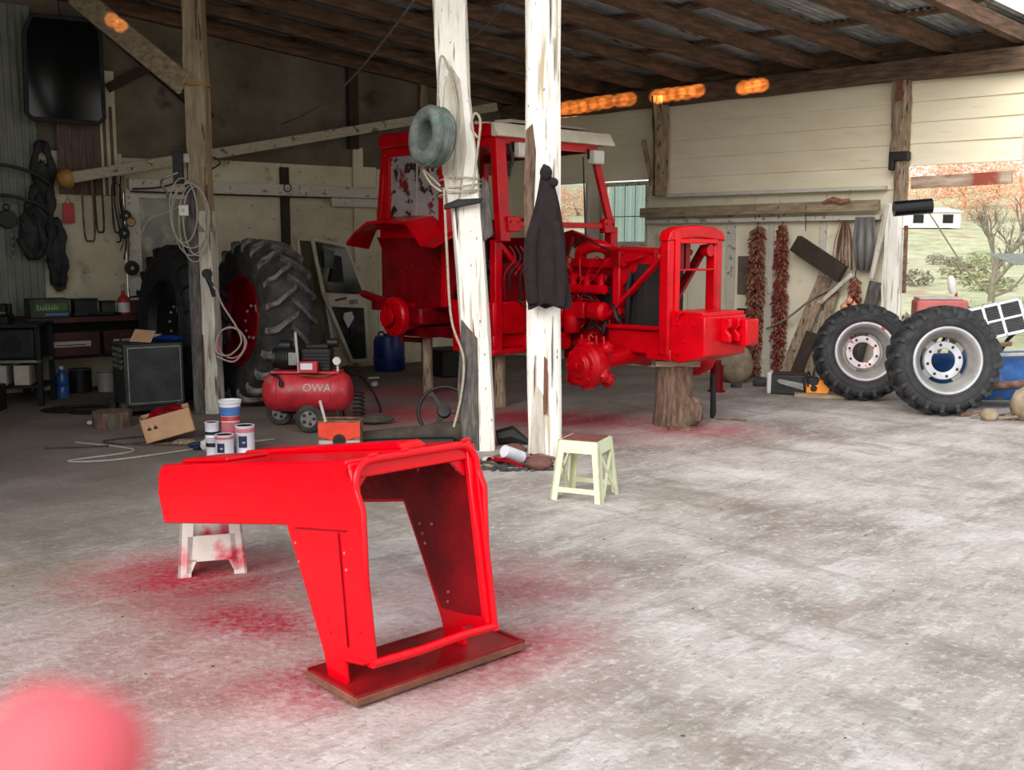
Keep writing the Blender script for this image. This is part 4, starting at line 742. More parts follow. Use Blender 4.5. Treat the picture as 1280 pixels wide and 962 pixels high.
# ================================================================ WHEELS
LUG = {}
def wheel(name, label, R, W, rr, loc, normal, lean=0, nl=20, tyre_m='black_rubber', lug_m='black_rubber', rim='front', rim_m='rim_paint', spin=0, lugd=.035, disc='red_paint_dull'):
    """local: x = axle, outward face at +x"""
    t = thing(name, label, 'wheel', loc)
    nv = Vector(normal).normalized(); q = nv.to_track_quat('X', 'Z'); t.rotation_mode = 'QUATERNION'
    from mathutils import Quaternion
    side = Vector((0, 0, 1)).cross(nv).normalized(); t.rotation_quaternion = Quaternion(side, lean) @ q
    h = W / 2; Rt = R - lugd
    prof = [(rr, -h * .62), (rr + .015, -h * .82), (rr + (Rt - rr) * .35, -h * .98), (rr + (Rt - rr) * .72, -h), (Rt - .03, -h * .92), (Rt - .005, -h * .7), (Rt, -h * .3), (Rt, h * .3), (Rt - .005, h * .7), (Rt - .03, h * .92), (rr + (Rt - rr) * .72, h), (rr + (Rt - rr) * .35, h * .98), (rr + .015, h * .82), (rr, h * .62)]
    m_ = M(); m_.lathe(prof, (0, 0, 0), (1, 0, 0), 56, closed=True); ty = m_.build('tyre', tyre_m, t, ang=50)
    for r_ in (.25, .55): m2 = M(); m2.torus((h * (.93 if r_ < .5 else 1.0), 0, 0), rr + (Rt - rr) * r_, .005, (1, 0, 0), 56, 5); m2.build('sidewall_ring', tyre_m, ty)
    ml = {}
    for s in (-1, 1):
        m_ = M(); path = []
        for x, r_, ang in [(-s * .03, Rt - .012, .0), (s * h * .35, Rt - .012, .10), (s * h * .72, Rt - .018, .20), (s * h * .97, Rt - .035, .235), (s * h * 1.0, Rt - .10 * R, .24)]:
            path.append((x, r_, ang * (1.0 if R > .7 else 1.15)))
        vs = []; wa = .035 / R * (.5 if R < .7 else .62) * 1.6
        for i, (x, r_, an) in enumerate(path):
            top = r_ + lugd + (.012 if i < 3 else 0) if i < 4 else r_ + .01
            xx = x if i < 3 else x + s * .012
            for (rd, da) in ((r_ - .02, -wa), (top, -wa * .7), (top, wa * .7), (r_ - .02, wa)):
                vs.append((xx if rd == top or i < 4 else x, rd * math.sin(an + da), rd * math.cos(an + da)))
        k = len(path); m_.add(vs, [(4 * i + a, 4 * (i + 1) + a, 4 * (i + 1) + (a + 1) % 4, 4 * i + (a + 1) % 4) for i in range(k - 1) for a in range(4)] + [(0, 1, 2, 3), (4 * k - 1, 4 * k - 2, 4 * k - 3, 4 * k - 4)])
        first = None
        for i in range(nl):
            if first is None: first = m_.build('tread_lug', lug_m, ty, smooth=False); o = first
            else: o = link('tread_lug', first.data, ty)
            o.rotation_euler = (2 * PI * (i + (.5 if s > 0 else 0)) / nl, 0, 0)
    # rim
    
    m_ = M(); m_.lathe([(rr - .004, -h * .72), (rr + .02, -h * .80), (rr + .02, -h * .74), (rr - .012, -h * .6), (rr - .05, -h * .3), (rr - .06, 0), (rr - .05, h * .3), (rr - .014, h * .55), (rr - .01, h * .72), (rr + .022, h * .80), (rr + .026, h * .90), (rr + .004, h * .90), (rr - .026, h * .72), (rr - .03, h * .56), (rr - .066, h * .30), (rr - .078, 0), (rr - .066, -h * .3), (rr - .03, -h * .6)], (0, 0, 0), (1, 0, 0), 56, closed=True)
    rm = m_.build('rim', 'barrel_grey' if rim == 'front' else rim_m, t, ang=50); m_ = M(); m_.torus((h * .86, 0, 0), rr + .014, .014, (1, 0, 0), 56, 8); m_.torus((h * .66, 0, 0), rr - .020, .008, (1, 0, 0), 56, 6); m_.build('rim_lip', rim_m, rm)
    if rim == 'front':
        x = -h * .10; m_ = M(); m_.lathe([(rr * .38, x), (rr * .38, x + .02), (rr * .44, x + .028), (rr * .60, x + .028), (rr * .62, x + .02), (rr * .62, x - .03), (rr * .58, x - .03), (rr * .58, x)], (0, 0, 0), (1, 0, 0), 44, closed=True); ds = m_.build('wheel_disc', rim_m, rm, ang=50)
        for k in range(8):
            a = 2 * PI * k / 8 + spin; c = (x + .029, rr * .51 * math.cos(a), rr * .51 * math.sin(a)); m_ = M(); m_.cyl(c, (c[0] + .004, c[1], c[2]), .014, n=10); m_.build('bolt_hole', 'black', rm)
        for k in range(4):
            a = 2 * PI * k / 4 + spin + .5; m_ = M(); c, s = math.cos(a), math.sin(a); m_.beam((x, rr * .58 * c, rr * .58 * s), (x - .01, (rr - .05) * c, (rr - .05) * s), .10, .025, up=(1, 0, 0)); m_.build('rim_bracket', 'barrel_grey', rm, bevel=.006)
    else:
        x = h * .05; m_ = M(); m_.lathe([(.10, x), (.10, x + .03), (rr * .45, x + .04), (rr * .72, x + .12), (rr * .96, x + .10), (rr * .96, x + .07), (rr * .70, x + .09), (rr * .45, x)], (0, 0, 0), (1, 0, 0), 44, closed=True); ds = m_.build('wheel_disc', disc, rm, ang=50)
        m_ = M(); m_.lathe([(0, x + .02), (.11, x + .02), (.11, x + .03), (0, x + .03)], (0, 0, 0), (1, 0, 0), 24); m_.build('hub_plate', disc, rm)
        for k in range(10):
            a = 2 * PI * k / 10; m_ = M(); c, s = math.cos(a), math.sin(a); m_.cyl((x + .03, .17 * c, .17 * s), (x + .055, .17 * c, .17 * s), .014, n=6); m_.build('wheel_bolt', 'dirty_white', rm)
        m_ = M(); m_.cyl((x + .10, .27, .16), (x + .115, .27, .16), .07, n=20); m_.build('disc_patch', 'dirty_white', rm)
    return t
wheel('front_wheel', 'front tractor wheel with bright grey rim, nearest the yard, leaning on the other', .53, .30, .30, (4.16, 9.98, .525), (-.06, -1, .0), lean=-.10, spin=.2)
wheel('front_wheel', 'front tractor wheel with pinkish grey rim leaning against the wall posts', .51, .30, .285, (3.72, 10.98, .505), (-.12, -1, .0), lean=-.16, rim_m='rim_pinkish', spin=.5)
wheel('rear_wheel', 'large rear tractor wheel with dusty treads and red disc behind the compressor', .85, .48, .44, (-2.62, 10.70, .845), (-.78, -.62, 0), lean=-.10, nl=20, tyre_m='dusty_rubber', lug_m='lug_dust', rim='rear', rim_m='red_paint_dull', lugd=.05)
wheel('rear_wheel', 'second large rear wheel standing dark behind the left post', .82, .44, .44, (-3.53, 11.08, .815), (-.78, -.62, 0), lean=-.04, nl=20, tyre_m='black_rubber', lug_m='black_rubber', rim='rear', rim_m='black', disc='dark_steel', lugd=.05)
# small bald tyre hung on the middle post
m_ = M(); m_.lathe([(.11, -.05), (.125, -.085), (.17, -.10), (.205, -.085), (.22, -.05), (.225, 0), (.22, .05), (.205, .085), (.17, .10), (.125, .085), (.11, .05), (.13, 0)], (0, 0, 0), (1, 0, 0), 48, closed=True)
for k in (-.05, 0, .05): m_.torus((k, 0, 0), .223, .006, (1, 0, 0), 48, 5)
o = m_.build('worn_tyre', 'pale_rubber', ang=50); o.location = (-.60, 8.0, 2.43); o.rotation_mode = 'QUATERNION'; o.rotation_quaternion = Vector((-.80, -.60, .1)).to_track_quat('X', 'Z'); tag(o, 'small pale worn tyre tied up high on the middle post', 'tyre')
# rope round the middle post
rp = thing('rope', 'pale rope wound round the middle post and trailing down its side', 'rope', (-.40, 8.25, 2.05))
for k, z in enumerate((.0, .03, -.03, .06)):
    q = M(); q.tube([(.175 * math.cos(a) * 1.0, .165 * math.sin(a), z + .025 * math.sin(a * 1 + k)) for a in [2 * PI * i / 24 for i in range(24)]], .008, 6, closed=True); q.build('rope_loop', 'rope', rp)
M().tube(bez([(-.12, -.17, .0), (-.10, -.18, -.5), (-.07, -.18, -1.0), (.02, -.16, -1.3), (.0, -.15, -1.6), (-.06, -.14, -1.85)], 8), .010, 6).build('trailing_end', 'rope', rp)
M().tube(bez([(-.05, -.18, .05), (-.02, -.20, .4), (-.02, -.18, .65), (-.08, -.18, .9), (-.14, -.2, .95), (-.16, -.19, .5), (-.12, -.18, .1)], 8), .009, 6).build('trailing_end', 'rope', rp)
M().tube(bez([(.10, -.18, .0), (.14, -.18, .3), (.16, -.17, .5), (.12, -.18, .56), (.09, -.18, .46), (.14, -.18, .38)], 6), .010, 6).build('trailing_end', 'rope', rp)
M().tube(bez([(-.15, -.14, .02), (-.25, -.15, .12), (-.28, -.15, .14), (-.22, -.16, .04), (-.14, -.17, -.02)], 6), .009, 6).build('trailing_end', 'rope', rp)
m_ = M(); m_.prism([(0, 0), (.28, .05), (.30, .09), (.1, .08), (0, .04)], (-.12, -.16, -.16), (1, 0, 0), (0, 0, 1), (0, -.03, 0)); m_.build('rag', 'dark_steel', rp, bevel=.008)
# jacket hanging on the right post
def jacket():
    q = M(); n = 28; k = 18; vs = []
    for i in range(k + 1):
        t = i / k; z = 2.20 - 1.02 * t - (.0 if i < k else 0); wd = .012 + .105 * min(1, (t / .55)) ** .75 + .03 * t; dp = .03 + .05 * min(1, t * 2.2); cx = .235 + .02 * t + (.015 * math.sin(t * 7))
        for j in range(n):
            a = 2 * PI * j / n; f = 1 + .16 * math.sin(5 * a + t * 1.5) * min(1, t * 2) + .07 * math.sin(9 * a + 2)
            vs.append((cx + wd * math.cos(a) * f, 7.68 + dp * math.sin(a) * f, z + (.03 * math.sin(3 * a) if i == k else 0)))
    q.add(vs, [(i * n + j, (i + 1) * n + j, (i + 1) * n + (j + 1) % n, i * n + (j + 1) % n) for i in range(k) for j in range(n)] + [tuple(range(n)), tuple(k * n + j for j in range(n - 1, -1, -1))])
    return q
jk = thing('jacket', 'dark brown jacket hanging from a nail on the bright right post', 'jacket', (0, 0, 0))
jacket().build('jacket_body', 'jacket_cloth', jk)
M().tube(bez([(.18, 7.64, 1.78), (.14, 7.62, 1.62), (.145, 7.62, 1.35), (.155, 7.62, 1.20)], 5), [.02] + [.045] * 14 + [.04], 10).build('sleeve', 'jacket_cloth', jk)
M().tube(bez([(.30, 7.64, 1.80), (.34, 7.62, 1.6), (.355, 7.62, 1.35), (.345, 7.62, 1.18)], 5), [.02] + [.04] * 14 + [.035], 10).build('sleeve', 'jacket_cloth', jk)
m_ = M(); m_.ball((.245, 7.64, 2.14), .045, (1, .7, 1.2)); m_.build('collar', 'jacket_cloth', jk); m_ = M(); m_.ball((.30, 7.64, 2.07), .035, (1, .7, 1)); m_.build('collar', 'jacket_cloth', jk)

# ================================================================ RED BONNET PIECE IN FRONT
HG = Vector((-.668, .744, 0)); HE = Vector((.744, .668, 0))
base = Vector((-.486, 3.444, .155)); ang = math.radians(9.5)
hd = thing('tractor_bonnet', 'glossy wet red tractor bonnet shell standing on end, resting on a board', 'car part')
# local axes: x = length (tilted down to the back), y = width, z = up
X = HG * math.cos(ang) + Vector((0, 0, -math.sin(ang))); Z = HG * math.sin(ang) + Vector((0, 0, math.cos(ang)))
R3 = Matrix((X, -HE, Z)).transposed()
hd.rotation_euler = R3.to_euler(); hd.location = base
side = [(0, .02), (.06, .0), (.18, .0), (.18, -.085), (.30, -.085), (.32, .02), (.40, .25), (.49, .485), (1.10, .47), (1.64, .455), (1.67, .60), (1.64, .69), (1.60, .72), (.03, .72), (.0, .70), (-.01, .66), (-.05, .55), (-.02, .3)]
for y in (0, .57 - .022):
    m_ = M(); m_.prism(side, (0, y, 0), (1, 0, 0), (0, 0, 1), (0, .022, 0)); o = m_.build('side_panel', 'wet_red', hd, bevel=.008)
    if y == 0: sp = o
m_ = M(); m_.prism([(.02, .05), (.16, .05), (.30, .06), (.38, .25), (.47, .50), (1.58, .475), (1.58, .70), (.02, .70)], (0, .022, 0), (1, 0, 0), (0, 0, 1), (0, .003, 0)); m_.build('shaded_inner_face', 'red_paint_dull', hd); m_ = M(); m_.prism([(.04, .05), (.16, .05), (.30, .06), (.38, .25), (.47, .50), (1.58, .475), (1.58, .70), (.04, .70)], (0, .545, 0), (1, 0, 0), (0, 0, 1), (0, .003, 0)); m_.build('shaded_inner_face', 'red_paint_dull', hd); m_ = M(); m_.box((.04, .025, .70), (1.55, .545, .704)); m_.build('shaded_inner_face', 'red_paint_dull', hd)  # darker red lining: shade of the bonnet interior put into the colour
m_ = M(); m_.box((.02, .0, .705), (1.60, .57, .727)); tp = m_.build('top_panel', 'wet_red', hd, bevel=.008)
m_ = M(); m_.prism([(.15, 0), (1.45, 0), (1.42, .02), (.2, .025)], (0, .34, .727), (1, 0, 0), (0, 0, 1), (0, .12, 0)); m_.build('top_rib', 'wet_red', tp, bevel=.008)
m_ = M(); m_.box((1.05, .06, .728), (1.50, .26, .745)); m_.build('top_plate', 'red_paint', tp, bevel=.006)
# rolled rim of the front opening
rim_pts = []
w0, w1, z0, z1, cr_ = .012, .556, .03, .718, .075
def arc(cx_, cz_, a0, a1, n=7): return [(-.012, cx_ + cr_ * math.cos(a0 + (a1 - a0) * i / n), cz_ + cr_ * math.sin(a0 + (a1 - a0) * i / n)) for i in range(n + 1)]
rim_pts = [(-.012, w1, .0)] + arc(w1 - cr_, z1 - cr_, 0, PI / 2) + arc(w0 + cr_, z1 - cr_, PI / 2, PI) + [(-.006, w0, .45), (.0, w0, .02)]
m_ = M(); m_.tube(rim_pts, .0145, 10); m_.build('rolled_rim', 'wet_red', hd)
m_ = M(); m_.tube([(-.008, .0, .018), (-.010, .2, .014), (-.008, .4, .020), (-.010, .565, .016)], .017, 10); m_.build('bottom_rail', 'wet_red', hd)
m_ = M(); iw = .05; m_.box((-.008, .57 - iw, .03), (.02, .565, .70)); m_.box((.0, .0, .045), (.012, .02, .70)); m_.box((.0, 0, .66), (.03, .57, .715)); m_.box((0, 0, 0), (.03, .57, .012)); m_.build('inner_flange', 'wet_red', hd, bevel=.006)
m_ = M(); m_.prism([(0, 0), (0, -.06), (.06, 0)], (.02, .57 - .05, .66), (0, -1, 0), (0, 0, 1), (.02, 0, 0)); m_.build('corner_gusset', 'wet_red', hd)
m_ = M(); m_.prism([(0, 0), (0, -.06), (.06, 0)], (.02, .02, .66), (0, 1, 0), (0, 0, 1), (.02, 0, 0)); m_.build('corner_gusset', 'wet_red', hd)
m_ = M(); m_.box((1.60, .03, .50), (1.63, .54, .70)); m_.build('rear_flange', 'wet_red', hd, bevel=.006)
m_ = M(); m_.beam((.42, -.003, .478), (.06, -.003, .478), .004, .004); m_.build('seam', 'red_paint_dull', sp)
m_ = M(); m_.beam((.115, -.003, .47), (.135, -.003, .06), .003, .006); m_.build('seam', 'red_paint_dull', sp)
for (x, z) in [(.09, .40), (.09, .34), (.26, .14), (.25, .10), (.43, .42), (.42, .35), (.05, .12)]:
    m_ = M(); m_.cyl((x, -.004, z), (x, 0, z), .005, n=8); m_.build('rivet', 'can_pink' if z > .3 else 'wet_red', sp)
for (x, z) in [(.38, .40), (.37, .36), (.36, .32), (.1, .62), (.35, .62), (.6, .62), (.7, .62), (.9, .62), (.24, .13), (.25, .09), (.30, .40)]:
    m_ = M(); m_.cyl((x, .545, z), (x, .541, z), .006, n=8); m_.build('rivet', 'can_pink', hd)
m_ = M(); rg = random.Random(2)
for i in range(10): m_.ball((-.018, rg.uniform(.05, .52), .725 + rg.uniform(-.012, .012)), rg.uniform(.006, .014), (.6, 2, .8), 7, 5)
m_.build('paint_drips', 'wet_red', hd, kind='stuff')
def mirror_y(o):
    for c in o.children:
        c.data.transform(Matrix.Scale(-1, 4, (0, 1, 0))); c.data.flip_normals(); mirror_y(c)
bpy.context.view_layer.update(); mirror_y(hd)
# board it stands on
bd = thing('support_board', 'wooden board sprayed red lying on the floor under the bonnet shell', 'board', (-.54, 3.45, 0), math.atan2(.53, .59))
m_ = M(); m_.box((0, 0, .012), (.80, .34, .04)); m_.build('board', 'board_edge', bd, bevel=.003)
m_ = M(); m_.box((.012, .012, .040), (.788, .328, .044)); m_.build('painted_face', 'red_board', bd)
m_ = M()
for a, b in (((0, 0), (.8, .02)), ((0, .32), (.8, .34)), ((0, .02), (.02, .32)), ((.78, .02), (.8, .32))): m_.box((a[0] + .004, a[1] + .004, .040), (b[0] - .002, b[1] - .002, .050))
m_.build('board_lip', 'red_board', bd)
for x in (.08, .62): m_ = M(); m_.box((x, .02, 0), (x + .06, .32, .012)); m_.build('batten', 'board_edge', bd)
# stools
def stool(loc, rz, sz, H, m, label, topm=None, xs=True):
    t = thing('plastic_stool', label, 'stool', loc, rz)
    b = sz / 2; a = b * .78; th = .012
    m_ = M(); m_.prism([(-a, -a), (a, -a), (a, a), (-a, a)], (0, 0, H - .02), (1, 0, 0), (0, 1, 0), (0, 0, .02)); m_.build('seat', m, t, bevel=.008)
    if topm: m_ = M(); m_.box((-a * .86, -a * .86, H), (a * .86, a * .86, H + .006)); m_.build('seat_pad', topm, t)
    def pt(s, x, z, face):  # point on sloping side
        k = a + (b - a) * (1 - z / H); return {0: (x * k, -k, z), 1: (k, x * k, z), 2: (-x * k, k, z), 3: (-k, -x * k, z)}[face]
    for f in range(4):
        polys = [[(-1, H), (1, H), (1, H * .80), (-1, H * .80)], [(-1, H * .8), (-.66 if xs else -.52, H * .8), (-.74 if xs else -.62, 0), (-1, 0)], [(1, H * .8), (.66 if xs else .52, H * .8), (.74 if xs else .62, 0), (1, 0)]]
        if xs and f in (1, 3):
            polys += [[(-.72, H * .72), (-.58, H * .76), (.72, H * .12), (.62, H * .06)], [(.72, H * .72), (.58, H * .76), (-.72, H * .12), (-.62, H * .06)]]
        else: polys += [[(-.74, H * .22), (.74, H * .22), (.75, H * .14), (-.75, H * .14)]] if xs else [[(-.74, H * .40), (.74, H * .40), (.75, H * .15), (-.75, H * .15)], [(-.75, H * .17), (-.45, H * .17), (-.62, .02), (-.76, .02)], [(.75, H * .17), (.45, H * .17), (.62, .02), (.76, .02)]]
        n_ = Vector({0: (0, -1, 0), 1: (1, 0, 0), 2: (0, 1, 0), 3: (-1, 0, 0)}[f]) * th
        names = ['skirt', 'leg', 'leg', 'brace', 'brace', 'brace', 'brace']
        for pi_, po in enumerate(polys):
            P = [Vector(pt(0, x, z, f)) for x, z in po]; n = len(P)
            m_ = M(); m_.add(P + [p - n_ for p in P], [tuple(range(n)), tuple(range(2 * n - 1, n - 1, -1))] + [(i, n + i, n + (i + 1) % n, (i + 1) % n) for i in range(n)]); m_.build(names[pi_], m, t)
    return t
stool((.475, 6.62, 0), -.42, .35, .385, 'stool_cream', 'cream plastic stool with brown top beside the bright right post', 'stool_top')
m_ = mat('stool_sprayed', [(196, 190, 184), (220, 214, 208)], 4, 0.5, spots=[((206, 50, 76), 5, 0.5, 0.12)])
stool((-1.52, 5.12, 0), .28, .33, .50, 'stool_sprayed', 'white plastic stool dusted with red spray, under the bonnet end', None, False)

# ================================================================ WORK AREA: compressor, cans, boxes
ac = thing('air_compressor', 'red air compressor with black motor and lettering on its tank', 'compressor', (-1.82, 9.2, 0), -.05)
m_ = M(); m_.lathe([(0, -.40), (.08, -.395), (.14, -.37), (.175, -.32), (.185, -.26), (.185, .26), (.175, .32), (.14, .37), (.08, .395), (0, .40)], (0, 0, .335), (1, 0, 0), 32); tk = m_.build('tank', 'compressor_red', ac)
for x in (-.24, .24): m_ = M(); m_.torus((x, 0, .335), .186, .004, (1, 0, 0), 32, 5); m_.build('weld_seam', 'compressor_red', tk)
text_mesh('OWA', .10, .002, 'dirty_white', tk, loc=(.12, -.178, .385), rot=(PI / 2 - .28, 0, 0))
for (x, y) in ((.06, -.24), (-.30, .14)):
    m_ = M(); m_.lathe([(.075, -.022), (.095, -.028), (.118, -.02), (.125, 0), (.118, .02), (.095, .028), (.075, .022)], (x, y, .125), (0, 1, 0), 28, closed=True); wh = m_.build('wheel', 'dusty_rubber', ac)
    m_ = M(); m_.lathe([(0, -.03), (.02, -.03), (.02, -.012), (.07, -.012), (.076, -.02), (.082, -.01), (.082, .02), (0, .02)], (x, y, .125), (0, 1, 0), 24); m_.build('wheel_hub', 'grey_metal', wh)
    for k in range(5): q = M(); a = 2 * PI * k / 5; q.cyl((x + .048 * math.cos(a), y - .014, .125 + .048 * math.sin(a)), (x + .048 * math.cos(a), y - .010, .125 + .048 * math.sin(a)), .016, n=8); q.build('hub_hole', 'black', wh)
m_ = M(); m_.tube([(.06, -.24, .125), (.0, .0, .13), (-.30, .14, .125)], .012, 6); m_.build('axle', 'dark_steel', ac)
m_ = M(); m_.tube([(.28, -.1, .20), (.30, -.12, .02), (.30, .12, .02), (.28, .1, .20)], .012, 6); m_.build('foot', 'dark_steel', ac)
m_ = M(); m_.box((-.30, -.12, .505), (.30, .12, .525)); m_.build('motor_plate', 'compressor_red', ac, bevel=.004)
m_ = M(); m_.lathe([(0, 0), (.08, 0), (.095, .02), (.095, .2), (.08, .22), (0, .22)], (-.27, 0, .63), (1, 0, 0), 24); mo = m_.build('motor', 'black', ac)
for k in range(7): q = M(); q.torus((-.23 + k * .025, 0, .63), .097, .003, (1, 0, 0), 24, 5); q.build('cooling_fin', 'dark_steel', mo)
m_ = M(); m_.cyl((-.30, 0, .63), (-.265, 0, .63), .09, n=24); m_.build('motor_cap', 'dark_steel', mo); m_ = M(); m_.box((-.14, -.115, .58), (-.07, -.085, .69)); m_.build('terminal_box', 'grey_metal', mo)
m_ = M(); m_.box((-.03, -.09, .53), (.22, .09, .72)); 
for k in range(5): m_.box((-.04, -.10, .56 + k * .03), (.23, .10, .568 + k * .03))
m_.build('pump_head', 'black', ac, bevel=.004)
m_ = M(); m_.box((.0, -.06, .72), (.20, .06, .76)); m_.build('pump_cover', 'dark_steel', ac, bevel=.01)
m_ = M(); m_.cyl((-.24, 0, .74), (-.14, 0, .74), .05); m_.build('air_filter', 'dark_steel', ac); m_ = M(); m_.cyl((.19, .0, .77), (.28, 0, .77), .04, n=14); m_.build('air_filter', 'dark_steel', ac)
m_ = M(); m_.box((-.03, -.19, .52), (.13, -.12, .62)); ps = m_.build('pressure_switch', 'compressor_red', ac, bevel=.006)
m_ = M(); m_.box((-.015, -.193, .55), (.09, -.189, .605)); m_.build('switch_label', 'can_white', ps)
m_ = M(); m_.tube(bez([(-.04, -.15, .52), (-.05, -.16, .70), (-.07, -.12, .84), (-.09, -.05, .86)], 5), .012, 8); m_.build('handle', 'dirty_white', ac)
m_ = M(); m_.cyl((.29, -.10, .62), (.29, -.13, .62), .035, n=18); m_.tube([(.29, -.08, .50), (.29, -.1, .62)], .01, 6); m_.build('pressure_gauge', 'white_plastic', ac)
m_ = M(); m_.tube(bez([(-.28, -.16, .50), (-.22, -.18, .49), (-.18, -.19, .43)], 4), .012, 6); m_.cyl((-.19, -.2, .40), (-.19, -.19, .45), .02, n=8); m_.build('drain_valve', 'dark_steel', ac)
m_ = M(); m_.tube(bez([(-.03, -.16, .5), (.15, -.17, .49), (.27, -.1, .51)], 5), .007, 5); m_.build('copper_pipe', 'brass', ac)
m_ = M()
m_.torus((.43, .25, .012), .10, .01, n=20, m=6); o = M().tube([( .42 + .05 * math.cos(a * 1.0), .1 + .05 * math.sin(a), .02 + .3 * a / 50) for a in [i * .8 for i in range(60)]], .008, 5).build('coiled_hose', 'black_cable'); place(o, (-1.82, 9.3, 0)); tag(o, 'coiled black air hose hanging beside the red compressor', 'hose')

def can(loc, r, h, label, body='can_white', lid='dark_steel', patch=True, band=None, rz=0, grp='paint cans in front of the left post'):
    t = thing('paint_can', label, 'can', loc, rz, grp)
    m_ = M(); m_.lathe([(0, 0), (r, 0), (r + .003, .004), (r, .01), (r, h - .012), (r + .004, h - .006), (r + .004, h), (r - .006, h), (r - .008, h - .012), (0, h - .012)], (0, 0, 0), (0, 0, 1), 28); m_.build('can_body', body, t)
    if lid: m_ = M(); m_.lathe([(0, h - .008), (r - .02, h - .008), (r - .012, h - .002), (r - .008, h - .004)], (0, 0, 0), (0, 0, 1), 24); m_.build('lid', lid, t)
    if patch:
        n = 8; q = M(); vs = []
        for i in range(n + 1):
            a = -PI / 2 - .45 + .9 * i / n; c, s = (r + .0015) * math.cos(a), (r + .0015) * math.sin(a); vs += [(c, s, h * .34), (c, s, h * .70)]
        q.add(vs, [(2 * i, 2 * i + 2, 2 * i + 3, 2 * i + 1) for i in range(n)]); q.build('label_patch', 'can_navy', t)
        q = M(); a = -PI / 2 + .1; q.ball((r * math.cos(a), r * math.sin(a), h * .5), .014, (1, .25, .6), 8, 6); q.build('label_emblem', 'dirty_white', t)
    if band:
        m_ = M(); m_.lathe([(r + .001, h * band[0]), (r + .003, h * band[0] + .002), (r + .003, h * band[1]), (r + .001, h * band[1] + .001)], (0, 0, 0), (0, 0, 1), 28); m_.build('colour_band', band[2], t)
    return t
can((-2.06, 7.90, 0), .072, .25, 'taller white paint can with navy square, nearest the compressor', band=(.80, .92, 'can_pink'))
can((-2.185, 7.78, 0), .068, .20, 'white paint can with navy square at the front of the group', rz=-.2, band=(.84, .93, 'can_pink'))
can((-2.31, 7.92, 0), .055, .15, 'small white can standing lowest at the left of the group', patch=False, band=(.55, .75, 'black'))
can((-2.32, 7.93, .15), .052, .12, 'small whitish can stacked on another small can', patch=False, band=(.2, .4, 'black'))
can((-2.19, 7.98, 0), .070, .27, 'pinkish paint can under the blue tub', 'can_pink', patch=False, band=(.3, .6, 'can_white'))
t = thing('paint_tub', 'blue and red printed white plastic tub standing on top of the paint cans', 'tub', (-2.19, 7.98, .27))
m_ = M(); m_.lathe([(0, 0), (.068, 0), (.082, .14), (.088, .145), (.088, .165), (.08, .165), (.078, .15), (0, .15)], (0, 0, 0), (0, 0, 1), 28); m_.build('tub_body', 'can_white', t)
m_ = M(); m_.lathe([(.0735, .045), (.0815, .115)], (0, 0, 0), (0, 0, 1), 28); m_.build('blue_print', 'bucket_blue', t)
m_ = M(); m_.lathe([(.0695, .006), (.0738, .042)], (0, 0, 0), (0, 0, 1), 28); m_.build('red_print', 'compressor_red', t)
q = M(); q.ball((0, 0, .05), .06, (1, .8, .8), rough=.25, seed=2); o = q.build('crumpled_bag', 'white_plastic'); place(o, (-2.42, 8.15, 0)); tag(o, 'crumpled white plastic bag at the foot of the left post', 'bag')
q = M(); q.ball((0, 0, .03), .05, (1.4, 1, .6), rough=.3, seed=3); o = q.build('crumpled_wrapper', 'can_navy'); place(o, (-2.52, 8.2, 0)); tag(o, 'dark crumpled wrapper between the cardboard box and the cans', 'wrapper')
# orange battery charger
ch = thing('battery_charger', 'orange and grey metal box with black star emblem and open top', 'charger', (-1.36, 8.15, 0), .02)
m_ = M(); m_.box((-.165, -.10, .01), (.165, -.094, .10)); m_.box((-.165, -.1, .01), (.165, .1, .02)); m_.build('lower_case', 'dirty_white', ch)
m_ = M(); m_.prism([(-.165, .245), (.165, .245), (.165, .13), (.10, .115), (.04, .09), (-.04, .09), (-.10, .115), (-.165, .13)], (0, -.101, 0), (1, 0, 0), (0, 0, 1), (0, .006, 0)); m_.build('front_panel', 'orange_red', ch, bevel=.003)
m_ = M(); m_.box((-.165, -.094, .1), (.165, -.09, .24)); m_.box((-.165, -.1, .01), (-.158, .1, .25)); m_.box((.158, -.1, .01), (.165, .1, .25)); m_.box((-.165, .094, .01), (.165, .1, .25)); m_.build('case_sides', 'rust', ch)
m_ = M(); m_.box((-.17, -.105, .245), (.17, -.08, .258)); m_.box((-.17, .08, .245), (.17, .105, .258)); m_.box((.14, -.1, .245), (.17, .1, .258)); m_.build('top_frame', 'rust', ch, bevel=.003)
m_ = M(); m_.cyl((.0, -.108, .10), (.0, -.102, .10), .052, n=24); em = m_.build('emblem', 'black', ch)
star = [((.040 if k % 2 == 0 else .016) * math.sin(2 * PI * k / 10), (.040 if k % 2 == 0 else .016) * math.cos(2 * PI * k / 10)) for k in range(10)]
m_ = M(); m_.prism(star, (0, -.112, .10), (1, 0, 0), (0, 0, 1), (0, .004, 0)); m_.build('star', 'dark_steel', em)
m_ = M(); m_.tube([(-.10, -.12, .25), (-.16, .0, .40)], .012, 6); m_.build('lever', 'dirty_white', ch)
m_ = M(); m_.box((0, 0, 0), (.30, .16, .004)); o = m_.build('paper_sheet', 'can_pink'); place(o, (-1.78, 7.95, .001), .2); tag(o, 'printed paper splashed with red lying before the orange charger', 'paper')
m_ = M(); m_.box((0, 0, 0), (.09, .08, .02)); o = m_.build('white_card', 'white_plastic'); place(o, (-1.88, 7.9, .001), .1); tag(o, 'small white card beside the splashed paper', 'paper')
